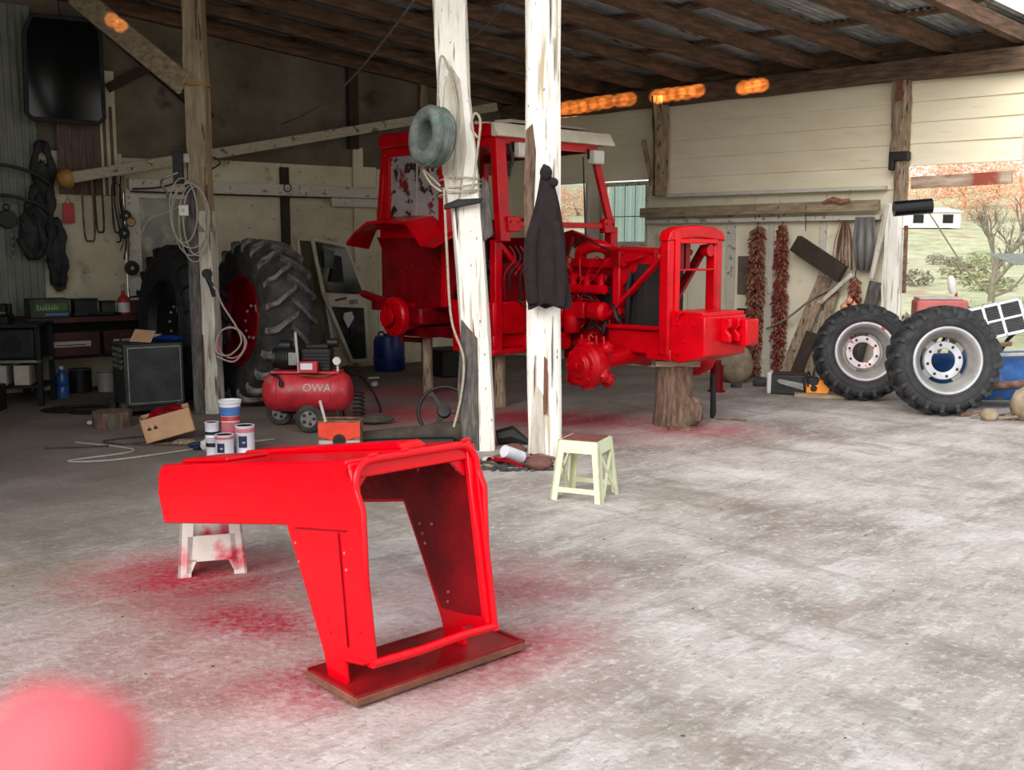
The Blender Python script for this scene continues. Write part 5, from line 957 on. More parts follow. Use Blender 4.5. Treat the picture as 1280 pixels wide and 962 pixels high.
# cardboard box
bx = thing('cardboard_box', 'open cardboard box of red rags tilted on the floor by the left post', 'box', (-2.86, 8.60, .0), .32)
R_ = .25; W_, D_, H_ = .40, .28, .20
for a, b, nm in [((-W_ / 2, -D_ / 2, 0), (W_ / 2, -D_ / 2 + .006, H_), 'front_wall'), ((-W_ / 2, D_ / 2 - .006, 0), (W_ / 2, D_ / 2, H_), 'back_wall'), ((-W_ / 2, -D_ / 2, 0), (-W_ / 2 + .006, D_ / 2, H_), 'side_wall'), ((W_ / 2 - .006, -D_ / 2, 0), (W_ / 2, D_ / 2, H_), 'side_wall'), ((-W_ / 2, -D_ / 2, 0), (W_ / 2, D_ / 2, .006), 'bottom')]:
    m_ = M(); m_.box(a, b); m_.xf(Matrix.Translation((0, 0, .052)) @ Matrix.Rotation(-.24, 4, 'Y')); m_.build(nm, 'cardboard', bx)
for k in range(2):
    m_ = M(); x = -.16 + k * .05; m_.prism([(0, 0), (.03, 0), (.03, .02), (.02, .02), (.015, .05), (.01, .02), (0, .02)], (x, -D_ / 2 - .001, .10), (1, 0, 0), (0, 0, 1), (0, -.001, 0)); m_.xf(Matrix.Translation((0, 0, .052)) @ Matrix.Rotation(-.24, 4, 'Y')); m_.build('printed_arrow', 'black', bx)
m_ = M(); m_.ball((0, 0, .15), .13, (1.3, .95, .7), rough=.18, seed=6, n=18, m=10); m_.xf(Matrix.Translation((0, 0, .05)) @ Matrix.Rotation(-.24, 4, 'Y')); o = m_.build('red_rags', 'red_paint_dull'); place(o, (-2.86, 8.60, 0), .32); tag(o, 'dark red rags stuffed in the cardboard box', 'rags')
m_ = M(); m_.prism([(0, 0), (.18, .02), (.16, .10), (.05, .12)], (0, 0, 0), (1, 0, 0), (0, 1, 0), (0, 0, .03)); o = m_.build('wooden_block', 'old_timber'); place(o, (-2.78, 8.38, 0), .3)
tag(o, 'flat wooden offcut under the raised end of the cardboard box', 'wood')
# welding machine
we = thing('welding_machine', 'dark grey louvred welding machine on small wheels beside the left post', 'welder', (-3.55, 10.08, 0), .58)
m_ = M(); m_.box((-.28, -.24, .10), (.28, .24, .70)); wb_ = m_.build('cabinet', 'welder_paint', we, bevel=.012)
m_ = M(); m_.box((-.24, -.248, .14), (.24, -.240, .66)); m_.build('front_plate', 'welder_paint', wb_, bevel=.004)
m_ = M()
for a, b in (((-.25, .13), (.25, .14)), ((-.25, .66), (.25, .67)), ((-.25, .13), (-.24, .67)), ((.24, .13), (.25, .67))): m_.box((a[0], -.252, a[1]), (b[0], -.242, b[1]))
m_.build('plate_trim', 'grey_metal', wb_)
for k in range(8): m_ = M(); m_.prism([(0, 0), (-.02, -.012), (0, .02)], (-.28, -.18 + .2 * (k % 2), .64 - .055 * (k // 2)), (1, 0, 0), (0, 0, 1), (0, .15, 0)); m_.build('louvre', 'grey_metal', wb_)
for (x, y) in ((-.20, -.20), (.22, -.20), (-.22, .2), (.22, .2)): m_ = M(); m_.lathe([(0, -.025), (.07, -.025), (.075, 0), (.07, .025), (0, .025)], (x - (.1 if x < 0 else 0), y, .075), (1, 0, 0), 20); m_.build('wheel', 'dusty_rubber', we)
m_ = M(); m_.box((-.27, -.23, .06), (.27, .23, .10)); m_.build('undercarriage', 'dark_steel', we)
m_ = M(); m_.tube([(-.2, .2, .7), (-.2, .2, .76), (.2, .2, .76), (.2, .2, .7)], .012, 6); m_.build('handle', 'dark_steel', we)
q = M(); q.prism([(0, 0), (.20, -.02), (.22, .17), (.02, .20)], (0, 0, 0), (1, 0, 0), (0, .75, .5), (0, .004, .006)); o = q.build('cardboard_scrap', 'cardboard'); place(o, (-3.66, 9.92, .715), .1); tag(o, 'curled piece of cardboard on top of the welding machine', 'cardboard')
q = M(); q.ball((0, 0, .03), .11, (1.5, .8, .3), rough=.15, seed=8); o = q.build('blue_cloth', 'drum_blue'); place(o, (-3.35, 10.1, .70), .5); tag(o, 'crumpled dark blue cloth on top of the welding machine', 'cloth')
q = M(); q.ball((0, 0, .03), .07, (1.4, .8, .5), rough=.15, seed=9); o = q.build('white_rag', 'white_plastic'); place(o, (-3.45, 10.45, .76), .5); o.location = (-3.52, 10.2, .70); tag(o, 'small white rag at the back of the welding machine top', 'rag')
# block and cables on the floor
o = trunk(.14, .17, 12, n=18, k=3, flare_=.0, rs=.05).build('wooden_block', 'bark'); place(o, (-3.62, 9.30, 0)); tag(o, 'low round brown log slice on the floor before the welding machine', 'log')
q = M(); q.ball((0, 0, .02), .035, (1, 1, .6), rough=.1); o = q.build('crumpled_paper', 'white_plastic'); place(o, (-3.85, 9.38, 0)); tag(o, 'small crumpled white paper beside the log slice', 'paper')
cc = thing('cable_coil', 'loose coils of dark welding cable on the floor by the bench', 'cable', (-4.22, 10.15, 0))
for k in range(5):
    q = M(); q.tube([((.22 + .02 * k) * math.cos(a) + .12 * k - .2, .12 * math.sin(a) - .03 * k, .015 + .018 * (k % 3)) for a in [2 * PI * i / 22 for i in range(22)]], .013, 6, closed=True); q.build('cable_loop', 'black_cable', cc)
o = M().tube(bez([(-3.6, 8.45, .01), (-3.15, 8.25, .01), (-3.0, 8.05, .01), (-3.35, 7.7, .01), (-3.0, 7.75, .01), (-2.4, 8.3, .01), (-2.0, 8.6, .01)], 8), .007, 5).build('loose_rope', 'pale_cable'); tag(o, 'thin pale rope snaking over the floor before the cardboard box', 'rope')
o = M().tube(bez([(-3.75, 8.2, .01), (-3.3, 8.3, .012), (-2.9, 8.6, .01), (-3.1, 8.75, .01), (-3.4, 8.5, .01), (-3.0, 8.35, .012), (-2.5, 8.35, .01)], 8), .006, 5).build('loose_cable', 'brown_cloth'); tag(o, 'thin brown cable looped on the floor across the pale rope', 'cable')
o = M().tube(bez([(-1.7, 9.6, .01), (-1.3, 9.9, .01), (-1.45, 11.0, .012), (-1.8, 12.6, .01), (-1.9, 12.9, .01)], 8), .010, 5).build('air_hose', 'black_cable'); tag(o, 'dark hose running over the floor from the compressor towards the wall', 'hose')

# ================================================================ WORK BENCH
wbn = thing('work_bench', 'dark red workbench with two drawers along the back wall', 'bench', LW(5.4, .12, 0), RL)
m_ = M(); m_.box((0, 0, .80), (1.55, .62, .86)); m_.build('bench_top', 'bench_red', wbn, bevel=.006)
for x in (.05, 1.42):
    for y in (.03, .52): m_ = M(); m_.box((x, y, 0), (x + .08, y + .08, .80)); m_.build('leg', 'bench_dark', wbn, bevel=.005)
m_ = M(); m_.box((.13, .03, .40), (1.42, .50, .43)); m_.box((.13, .02, .40), (1.42, .06, .80)); m_.build('carcass', 'bench_dark', wbn)
for x in (.16, .80):
    m_ = M(); m_.box((x, .50, .44), (x + .60, .60, .70)); dr = m_.build('drawer', 'bench_red', wbn, bevel=.006)
    m_ = M(); m_.box((x + .10, .60, .54), (x + .50, .608, .60)); m_.build('pull_plate', 'label_pale', dr, bevel=.002)
    m_ = M(); m_.box((x + .16, .608, .555), (x + .46, .611, .565)); m_.build('pull_slot', 'dark_steel', dr)
def onb(x, y, z=.86): p = LW(5.4 + x, .12 + y, z); return p
cr = thing('parts_crate', 'grey green printed crate at the end of the workbench', 'crate', onb(1.28, .38), RL)
m_ = M(); m_.box((-.20, -.14, 0), (.20, .14, .20)); cb = m_.build('crate_body', 'crate_green', cr, bevel=.006)
m_ = M(); m_.box((-.17, .14, .07), (.15, .144, .15)); m_.build('green_band', 'green_print', cb)
m_ = M(); [m_.box((.12 - .028 * k, .144, .09), (.128 - .028 * k, .146, .135 - .012 * (k % 3))) for k in range(8)]; m_.box((-.08, .144, .088), (.128, .146, .093)); m_.build('faded_print', 'label_pale', cb)
m_ = M(); m_.box((-.18, .14, .02), (.05, .143, .045)); m_.build('blue_strip', 'bucket_blue', cb)
for (x, y, dx, dy, dz, mt, nm, lab, cat_) in [(.90, .40, .24, .18, .17, 'black', 'car_battery', 'black battery on the bench next to the printed crate', 'battery'), (.66, .42, .14, .14, .14, 'crate_green', 'small_carton', 'small grey green carton between battery and red case', 'box')]:
    t = thing(nm, lab, cat_, onb(x, y), RL); m_ = M(); m_.box((-dx / 2, -dy / 2, 0), (dx / 2, dy / 2, dz)); m_.build('case', mt, t, bevel=.006); m_ = M(); m_.box((-dx / 2 - .01, -dy / 2 - .01, dz), (dx / 2 + .01, dy / 2 + .01, dz + .02)); m_.build('lid', 'dark_steel', t, bevel=.004)
t = thing('tool_case', 'dark red tool case at the near end of the bench', 'case', onb(.33, .40), RL)
m_ = M(); m_.box((-.20, -.13, 0), (.18, .13, .15)); m_.build('case_body', 'bench_red', t, bevel=.01); m_ = M(); m_.tube(bez([(-.08, 0, .15), (-.06, 0, .19), (.06, 0, .19), (.08, 0, .15)], 4), .01, 6); m_.build('handle', 'black', t)
t = thing('spray_bottle', 'red bottle with large white label standing on the bench', 'bottle', onb(.50, .50, .86), RL)
m_ = M(); m_.lathe([(0, 0), (.06, 0), (.065, .01), (.065, .16), (.05, .20), (.022, .23), (.022, .27), (0, .27)], (0, 0, 0), (0, 0, 1), 20); m_.build('bottle_body', 'compressor_red', t)
m_ = M(); m_.lathe([(.0665, .03), (.0665, .14)], (0, 0, 0), (0, 0, 1), 20); m_.build('label', 'can_white', t); m_ = M(); m_.lathe([(.018, .27), (.024, .27), (.024, .33), (0, .34)], (0, 0, 0), (0, 0, 1), 14); m_.cbox((0, .03, .335), (.02, .06, .02)); m_.build('pump_top', 'dirty_white', t)
q = M(); q.ball((0, 0, .05), .11, (1.3, .8, .6), rough=.22, seed=11); o = q.build('oily_rag', 'black'); place(o, onb(.12, .35), RL); tag(o, 'black oily rag heaped on the bench end', 'rag')
q = M(); q.tube(bez([(0, 0, .02), (.1, .05, .03), (.2, 0, .02), (.35, .04, .02)], 5), .014, 6); o = q.build('wrench', 'dark_steel'); place(o, onb(.55, .55), RL); tag(o, 'dark steel wrench lying on the front edge of the bench', 'tool')
q = M(); q.beam((0, 0, .03), (.26, 0, .03), .03, .03); q.cbox((.28, 0, .035), (.05, .10, .045)); o = q.build('hammer', 'dark_steel'); place(o, onb(.75, .56), RL); tag(o, 'hammer lying on the bench in front of the battery', 'tool')
# under the bench
def bottle(loc, r, h, m, label, cap_m='white_plastic'):
    t = thing('plastic_bottle', label, 'bottle', loc); q = M(); q.lathe([(0, 0), (r, 0), (r * 1.05, h * .05), (r, h * .3), (r * .9, h * .35), (r, h * .4), (r, h * .68), (r * .35, h * .86), (r * .3, h * .92), (0, h * .92)], (0, 0, 0), (0, 0, 1), 20); q.build('bottle_body', m, t)
    q = M(); q.lathe([(0, h * .90), (r * .36, h * .90), (r * .36, h), (0, h)], (0, 0, 0), (0, 0, 1), 14); q.build('cap', cap_m, t); return t
p = LW(6.62, .72, 0); bottle(p, .07, .34, 'bottle_blue', 'blue plastic water bottle with white cap under the workbench')
p = LW(5.85, .62, 0); t = thing('glass_jar', 'clear jar standing on the floor below the bench drawers', 'jar', p); q = M(); q.lathe([(0, 0), (.09, 0), (.095, .02), (.095, .24), (.07, .28), (.07, .30), (0, .3)], (0, 0, 0), (0, 0, 1), 20); q.build('jar_body', 'clear_plastic', t); q = M(); q.lathe([(.072, .29), (.076, .29), (.076, .32), (0, .32)], (0, 0, 0), (0, 0, 1), 20); q.build('lid', 'grey_metal', t)
for i, (u, off, r, h, mt, lab) in enumerate([(6.1, .5, .09, .22, 'dirty_white', 'small grey canister under the bench beside the jar'), (5.6, .45, .08, .18, 'black', 'black tin under the bench next to the welding machine'), (6.35, .40, .12, .26, 'dark_steel', 'dark bucket at the back under the bench')]):
    t = thing('old_tin', lab, 'tin', LW(u, off, 0)); q = M(); q.lathe([(0, 0), (r, 0), (r, h), (r - .008, h), (r - .01, .02), (0, .02)], (0, 0, 0), (0, 0, 1), 20); q.build('tin_body', mt, t); q = M(); q.torus((0, 0, h), r, .005, n=20, m=5); q.build('rim', 'grey_metal', t)
q = M(); q.prism([(0, 0), (.14, .03), (.18, -.02), (.05, -.06)], (0, 0, 0), (1, 0, 0), (0, 1, 0), (.0, 0, .03)); o = q.build('paper_scrap', 'dirty_white'); place(o, LW(5.9, .85, 0)); tag(o, 'torn pale paper on the floor in front of the bench', 'paper')
# steel rack at the far left
rk = thing('steel_rack', 'dark steel rack with two shelves at the left end of the bench', 'rack', (-5.42, 10.45, 0), .12)
for x in (0, .58):
    for y in (0, .4): m_ = M(); m_.box((x, y, 0), (x + .05, y + .05, .80)); m_.build('upright', 'dark_steel', rk, bevel=.004)
for z in (.18, .44): m_ = M(); m_.box((0, 0, z), (.63, .45, z + .03)); m_.build('shelf', 'grey_metal' if z > .3 else 'dark_steel', rk, bevel=.004)
m_ = M(); m_.box((-.2, -.02, .80), (.63, .47, .84)); m_.build('rack_top', 'dark_steel', rk, bevel=.004)
t = thing('old_machine', 'black machine housing resting on the steel rack top shelf', 'machine', (-5.38, 10.48, .47), .12); m_ = M(); m_.box((.02, 0, 0), (.53, .36, .32)); m_.build('housing', 'black', t, bevel=.03); m_ = M(); m_.cyl((.3, -.02, .16), (.3, 0, .16), .09); m_.build('dial', 'dark_steel', t)
t = thing('vice', 'black bench vice clamped on the steel rack', 'vice', (-5.15, 10.55, .84), .12); m_ = M(); m_.box((-.06, -.1, 0), (.06, .1, .08)); m_.build('vice_base', 'dark_steel', t, bevel=.01); m_ = M(); m_.box((-.05, -.12, .08), (.05, -.02, .20)); m_.box((-.05, .02, .08), (.05, .10, .20)); m_.build('jaws', 'dark_steel', t, bevel=.012); m_ = M(); m_.cyl((0, -.2, .12), (0, .05, .12), .015, n=8); m_.cyl((-.08, -.19, .12), (.08, -.19, .12), .008, n=6); m_.build('screw', 'grey_metal', t)
q = M(); q.ball((0, 0, .06), .12, (1.2, .9, .5), rough=.25, seed=21); o = q.build('tangled_wire', 'black_cable'); place(o, (-5.32, 10.75, .84)); tag(o, 'dark tangle of wire beside the vice', 'wire')
for x, mt, lab in [(.10, 'dirty_white', 'pale upright canister on the lowest rack shelf'), (.33, 'label_pale', 'beige box on the lowest rack shelf')]:
    m_ = M(); m_.box((0, 0, 0), (.15, .2, .20)); o = m_.build('canister' if x < .2 else 'storage_box', mt, bevel=.008); place(o, (-5.40 + x, 10.50, .213), .12); tag(o, lab, 'box')
m_ = M(); m_.box((0, 0, 0), (.20, .2, .26)); o = m_.build('black_tub', 'black', bevel=.01); place(o, (-5.25, 10.12, 0), .1); tag(o, 'small black tub on the floor in front of the steel rack', 'tub')

# ================================================================ HANGING THINGS ON THE BACK WALL
def hang(name, u, h, label, cat_, off=.06, group=None): return thing(name, label, cat_, LW(u, off, h), RL, group)
t = hang('old_windscreen', 6.32, 2.98, 'large black cab windscreen hung high on the wall by the corrugated sheet', 'windscreen', .28)
P = [(-.40, .06), (-.34, 0), (.34, 0), (.40, .06), (.38, .9), (.30, 1.08), (-.30, 1.10), (-.40, 1.0)]
m_ = M(); m_.prism(P, (0, 0, 0), (1, 0, 0), (0, .0, 1), (0, .02, 0)); m_.build('glass_pane', 'black_gloss', t, bevel=.006)
m_ = M(); m_.tube([(a, .01, b) for a, b in P], .028, 8, closed=True); m_.build('rubber_seal', 'black_rubber', t)
m_ = M(); m_.tube([(0, 0, 1.08), (.02, 0, 1.3)], .008, 6); m_.build('hanging_wire', 'black_cable', t)
for k, (u, h, L_, wd) in enumerate([(6.10, 2.40, .72, .10), (5.98, 2.38, .60, .07), (5.78, 2.30, .52, .09)]):
    t = hang('hanging_belt', u, h, ['long brown drive belt loop hung under the pale pole', 'shorter drive belt loop hung beside the long one', 'thin dark belt loop hung near the window frame'][k], 'belt', .14)
    q = M(); q.tube(bez([(-wd / 2, 0, 0), (-wd * .6, .01, -L_ * .5), (-wd * .5, .02, -L_ * .95), (0, .02, -L_), (wd * .5, .02, -L_ * .95), (wd * .6, .01, -L_ * .5), (wd / 2, 0, 0), (0, 0, .04), (-wd / 2, 0, 0)], 5), .011, 6); q.build('belt', 'rust' if k == 0 else 'brown_cloth', t)
t = hang('cable_bundle', 5.74, 2.42, 'dark cable bundle hanging in a strand beside the three discs', 'cable', .14)
for k in range(4): q = M(); x = k * .03 - .05; q.tube(bez([(x, 0, 0), (x + .03, .02, -.3), (x - .02, .02, -.7), (x + .01 * k, .0, -1.05 + .1 * k)], 6), .009, 5); q.build('strand', 'black_cable' if k % 2 else 'grey_metal', t)
for u, h, r, mt, lab in [(5.70, 1.97, .062, 'black', 'topmost black grinding disc hung beside the window frame'), (5.66, 1.90, .055, 'brass', 'brown grinding disc overlapping the topmost black one'), (5.73, 1.77, .062, 'black', 'middle black disc hung under the brown one'), (5.66, 1.37, .085, 'black', 'lowest and largest black disc with a pale hub')]:
    t = hang('grinding_disc', u, h, lab, 'disc', .19 if mt == 'black' else .22, 'grinding discs hung by the window'); q = M(); q.lathe([(.015, -.01), (r * .8, -.01), (r, -.006), (r, .006), (r * .8, .014), (r * .4, .010), (.015, .012)], (0, 0, 0), (0, 1, 0), 24, closed=True); q.build('disc', mt, t); q = M(); q.lathe([(0, .01), (r * .25, .01), (r * .25, .02), (0, .02)], (0, 0, 0), (0, 1, 0), 14); q.build('hub', 'dirty_white', t)
t = hang('red_reflector', 6.30, 1.88, 'small red plate hung beside the black harness', 'plate', .08); m_ = M(); m_.box((-.06, 0, 0), (.06, .015, .22)); m_.build('plate', 'compressor_red', t, bevel=.005); m_ = M(); m_.tube([(-.03, 0, .22), (0, .0, .30), (.03, 0, .22)], .005, 5); m_.build('hook', 'dark_steel', t)
for k, (u, h, w__, L_, lab) in enumerate([(6.55, 2.75, .16, .75, 'black rubber inner tube hung below the windscreen corner'), (6.60, 2.30, .22, .65, 'large black inner tube hung under the amber pole cap'), (6.47, 1.90, .14, .70, 'narrow black inner tube hung lowest by the red plate'), (6.72, 2.0, .2, .5, 'twisted black inner tube hung against the corrugated sheet')]):
    t = hang('inner_tube', u, h, lab, 'inner tube', .12 + .03 * k, 'old inner tubes hung on the wall')
    q = M(); n = 26; q.tube([(w__ / 2 * math.cos(a) * (1 + .25 * math.sin(3 * a + k)), .03 * math.sin(2 * a + k), -L_ / 2 + L_ / 2 * math.sin(a)) for a in [2 * PI * i / n for i in range(n)]], [.045 + .015 * math.sin(i * 1.7 + k) for i in range(n)], 8, closed=True); q.build('tube_ring', 'black_rubber', t)
    q = M(); q.ball((.02, .02, -L_ * .55), .09, (1, .6, 2.2), rough=.25, seed=30 + k); q.build('tube_fold', 'black_rubber', t)
for k, (u, h, lab) in enumerate([(6.95, 2.50, 'upper black hose arching from the harness to the left'), (6.95, 2.18, 'lower black hose arching from the harness to the left')]):
    a = LW(u + .3, .2, h - .05); o = M().tube(bez([(0, 0, 0), (.25, .15, .03), (.5, .30, -.05), (.62, .40, -.16)], 6), .018, 6).build('black_hose', 'black_cable'); place(o, a); tag(o, lab, 'hose')
t = hang('chain', 6.92, 1.75, 'short dark chain hung on the corrugated sheet', 'chain', .14)
for k in range(7): q = M(); q.torus((0, 0, -.04 * k), .018, .006, (1, 0, 0) if k % 2 else (0, 1, 0), 12, 5, ); q.build('chain_link', 'grey_metal', t)
t = hang('pulley_block', 6.95, 1.86, 'dark hoist block hung above the short chain', 'hoist', .14); q = M(); q.lathe([(0, -.03), (.09, -.03), (.10, 0), (.09, .03), (0, .03)], (0, .0, .05), (0, 1, 0), 20); q.build('pulley', 'dark_steel', t); q = M(); q.torus((0, 0, .18), .03, .008, (0, 1, 0), 14, 5); q.build('hook', 'dark_steel', t)
t = hang('wall_bag', 6.45, 1.30, 'grey cloth bag hung low on the wall above the bench', 'bag', .12); q = M(); q.ball((0, 0, 0), .12, (.8, .5, 1.5), rough=.15, seed=40); q.build('bag_body', 'brown_cloth', t); q = M(); q.tube([(-.05, 0, .14), (0, 0, .28), (.05, 0, .14)], .006, 5); q.build('strap', 'black_cable', t)
t = hang('dark_coat', 2.02, .90, 'dark coat hung on the back wall behind the tractor fender', 'coat', .06)
q = M(); q.prism([(-.10, .0), (.14, .02), (.17, .75), (.10, .95), (-.05, .95), (-.13, .7)], (0, 0, 0), (1, 0, 0), (0, 0, 1), (0, .06, 0)); q.build('coat_body', 'jacket_cloth', t, bevel=.02)
t = hang('wire_ring', 4.0 - .03, 2.33, 'small black wire ring hung on the white rail', 'ring', .12); q = M(); q.torus((0, 0, 0), .05, .007, (0, 1, 0), 20, 5); q.build('ring', 'black_cable', t)
t.location = LW(3.0 + .05 + .6, .12, 2.36)
o = M().tube([LW(5.62, .13, 2.25), LW(4, .13, 2.245), LW(2.3, .13, 2.25)], .010, 6).build('wall_conduit', 'black_cable'); tag(o, 'black cable running along under the white rail', 'cable')
o = M().tube(bez([LW(5.6, .15, 2.28), LW(5.2, .2, 2.33), LW(4.6, .3, 2.60), (-3.12, 10.3, 2.55)], 6), .010, 6).build('drooping_cable', 'black_cable'); tag(o, 'black cable drooping from the wall to the left post', 'cable')
# cables on the left post
t = thing('cable_hank', 'hank of pale looped cable hung on the left post', 'cable', (-3.02, 9.96, 1.95))
for k, (cx_, cz_, a_, b_) in enumerate([(-.02, -.08, .16, .34), (.02, -.12, .14, .36), (-.07, .0, .13, .30), (.05, -.10, .12, .32), (.0, -.05, .18, .30)]):
    q = M(); q.tube([(cx_ + a_ * math.cos(a), -.03 - .012 * k, cz_ + b_ * math.sin(a)) for a in [2 * PI * i / 28 for i in range(28)]], .007, 5, closed=True); q.build('cable_loop', 'pale_cable', t)
q = M(); q.tube(bez([(-.08, -.03, .05), (-.25, -.04, -.02), (-.40, -.03, -.08), (-.48, -.02, -.2)], 5), .006, 5); q.build('loose_end', 'pale_cable', t)
t = thing('extension_socket', 'small white socket among the hanging cables of the left post', 'socket', (-3.08, 9.90, 1.95)); m_ = M(); m_.box((-.045, -.03, -.05), (.045, .0, .05)); m_.build('socket_body', 'white_plastic', t, bevel=.008); m_ = M(); m_.cyl((0, -.032, 0), (0, -.03, 0), .018, n=12); m_.build('socket_face', 'dirty_white', t)
t = thing('switch_box', 'dark switch box fixed high on the side of the left post', 'switch', (-3.13, 9.98, 2.2)); m_ = M(); m_.box((-.05, -.06, 0), (.04, .0, .30)); m_.build('box', 'black', t, bevel=.008); m_ = M(); m_.tube(bez([(0, -.06, .1), (-.12, -.08, .05), (-.16, -.06, .0), (-.1, -.05, -.1)], 5), .012, 6); m_.build('plug_lead', 'grey_metal', t)
t = thing('trigger_gun', 'black air gun with round gauge hung on the left post', 'tool', (-2.90, 9.96, 1.30)); m_ = M(); m_.cyl((0, -.04, .06), (0, 0, .06), .045, n=18); m_.build('gauge', 'black', t); m_ = M(); m_.tube([(0, -.02, .02), (.04, -.02, -.06), (.06, -.02, -.16)], [.02, .026, .018], 8); m_.build('gun_grip', 'dark_steel', t); m_ = M(); m_.tube([(.02, -.03, -.02), (.09, -.03, -.10)], .010, 6); m_.build('trigger', 'dirty_white', t)
t = thing('air_line', 'pale air line looping down in front of the red wheel disc', 'hose', (-2.82, 9.95, 1.2))
m_ = M(); m_.tube(bez([(.0, 0, 0), (.06, .0, -.15), (.18, .0, -.35), (.22, .0, -.50), (.10, 0, -.62), (-.02, .0, -.58), (.02, .0, -.40), (.16, .0, -.36), (.27, 0, -.50), (.15, 0, -.68), (-.02, 0, -.63)], 7), .009, 6); m_.build('line', 'pale_cable', t)
m_ = M(); m_.tube([(.12 + .13 * math.cos(a), .02, -.50 + .15 * math.sin(a)) for a in [2 * PI * i / 24 for i in range(24)]], .009, 6, closed=True); m_.build('line_loop', 'can_pink', t)
# overhead cable
a = Vector((-.62, 8.2, 3.62)); b = Vector(LW(3.7, .1, 3.15)); o = M().tube([a.lerp(b, i / 20) - Vector((0, 0, .22 * math.sin(PI * i / 20))) for i in range(21)], .010, 6).build('overhead_cable', 'grey_metal'); tag(o, 'grey cable strung from the middle post to the back wall', 'cable')
a = Vector((.15, 7.9, 3.7)); b = Vector((-.4, 8.3, 3.15)); o = M().tube([a.lerp(b, i / 10) - Vector((0, 0, .10 * math.sin(PI * i / 10))) for i in range(11)], .006, 5).build('thin_wire', 'black_cable'); tag(o, 'thin dark wire strung between the two whitewashed posts', 'wire')

# leaning cab door
dr = thing('cab_door', 'white framed glazed tractor cab door leaning on the back wall', 'door', LW(0, .10, 0), RL)
def bar(pts, m='cream_metal', nm='door_frame', r=.024, par=dr, lab=None):
    q = M()
    for i in range(len(pts) - 1): q.beam((pts[i][0], .06 * (1 - pts[i][1] / 1.8) + .02, pts[i][1]), (pts[i + 1][0], .06 * (1 - pts[i + 1][1] / 1.8) + .02, pts[i + 1][1]), r * 2, r * 1.4, up=(0, 1, 0))
    return q.build(nm, m, par, bevel=.005, label=lab)
bar([(3.33, 1.72), (3.20, 1.02), (2.82, .10)], nm='front_stile'); bar([(3.33, 1.72), (2.84, 1.63)], nm='top_rail'); bar([(2.84, 1.63), (2.60, 1.02), (2.56, .08)], nm='rear_stile'); bar([(2.82, .10), (2.56, .08)], nm='bottom_rail')
q = M(); q.prism([(3.20, 1.02), (2.60, .98), (2.58, .80), (3.12, .84)], (0, .06, 0), (1, 0, 0), (0, 0, 1), (0, .02, 0)); q.build('middle_panel', 'cream_metal', dr, bevel=.004)
q = M(); q.prism([(3.30, 1.68), (2.86, 1.60), (2.62, 1.0), (3.20, 1.04)], (0, .045, 0), (1, 0, 0), (0, 0, 1), (0, .006, 0)); q.build('upper_pane', 'dark_glass', dr)
q = M(); q.prism([(3.10, .83), (2.60, .80), (2.58, .12), (2.84, .13)], (0, .055, 0), (1, 0, 0), (0, 0, 1), (0, .006, 0)); q.build('lower_pane', 'dark_glass', dr)
bar([(3.02, 1.62), (2.88, 1.04)], 'black', 'window_divider', .01)
bar([(2.86, .80), (2.74, .15)], 'dark_steel', 'reflected_strut', .009)
q = M(); q.prism([(0, 0), (.2, .01), (.12, .36), (.03, .34)], (2.92, .085, 1.15), (1, 0, 0), (0, 0, 1), (0, .01, 0)); q.build('taped_patch', 'black', dr)
q = M(); q.prism([(0, 0), (.15, .02), (.16, .26), (.02, .24)], (3.04, .085, 1.33), (1, 0, 0), (0, 0, 1), (0, .01, 0)); q.build('taped_patch', 'pale_rubber', dr, label='pale green patch on the pane')
q = M(); q.prism([(0, 0), (.09, -.14), (.16, 0), (.14, .07), (.03, .08)], (2.78, .085, .68), (1, 0, 0), (0, 0, 1), (0, .01, 0)); q.build('paper_scrap', 'white_plastic', dr)
q = M(); q.beam((3.05, .09, .92), (2.90, .12, .95), .02, .02); q.build('door_handle', 'black', dr)
q = M(); q.box((2.72, .085, .86), (2.84, .095, .92)); q.build('maker_plate', 'grey_metal', dr)
fr = thing('window_frame_spare', 'second pale glazed frame standing behind the leaning cab door', 'frame', LW(0, .03, 0), RL)
bar([(3.50, 1.72), (3.44, .9), (3.40, .3)], nm='stile', par=fr, r=.02); bar([(3.50, 1.72), (3.22, 1.70)], nm='top_rail', par=fr, r=.02); bar([(3.40, .3), (3.05, .3)], nm='bottom_rail', par=fr, r=.02); bar([(3.22, 1.70), (3.05, .3)], nm='stile', par=fr, r=.02)
q = M(); q.prism([(3.48, 1.70), (3.22, 1.68), (3.06, .32), (3.40, .32)], (0, .03, 0), (1, 0, 0), (0, 0, 1), (0, .006, 0)); q.build('pane', 'dusty_glass', fr)
# blue drum, small things on the floor near it
t = thing('plastic_drum', 'dark blue plastic drum standing by the back wall below the fender', 'drum', (-1.62, 13.65, 0)); q = M(); q.lathe([(0, 0), (.19, 0), (.205, .03), (.205, .14), (.215, .15), (.215, .17), (.205, .18), (.205, .38), (.18, .45), (.07, .46), (.07, .49), (0, .49)], (0, 0, 0), (0, 0, 1), 28); q.build('drum_body', 'drum_blue', t)
q = M(); q.torus((-.1, 0, .47), .04, .012, (0, 1, 0), 16, 6); q.build('handle', 'black', t)
q = M(); q.ball((0, 0, .05), .10, (1.5, 1, .7), rough=.2, seed=50); o = q.build('dark_heap', 'brown_cloth'); place(o, (-2.05, 13.1, 0)); tag(o, 'dark crumpled sacking on the floor left of the blue drum', 'sacking')
m_ = M(); m_.box((0, 0, 0), (.14, .03, .02)); o = m_.build('white_stick', 'white_plastic'); place(o, (-1.78, 12.75, 0), .3); tag(o, 'small white stick on the floor before the blue drum', 'stick')
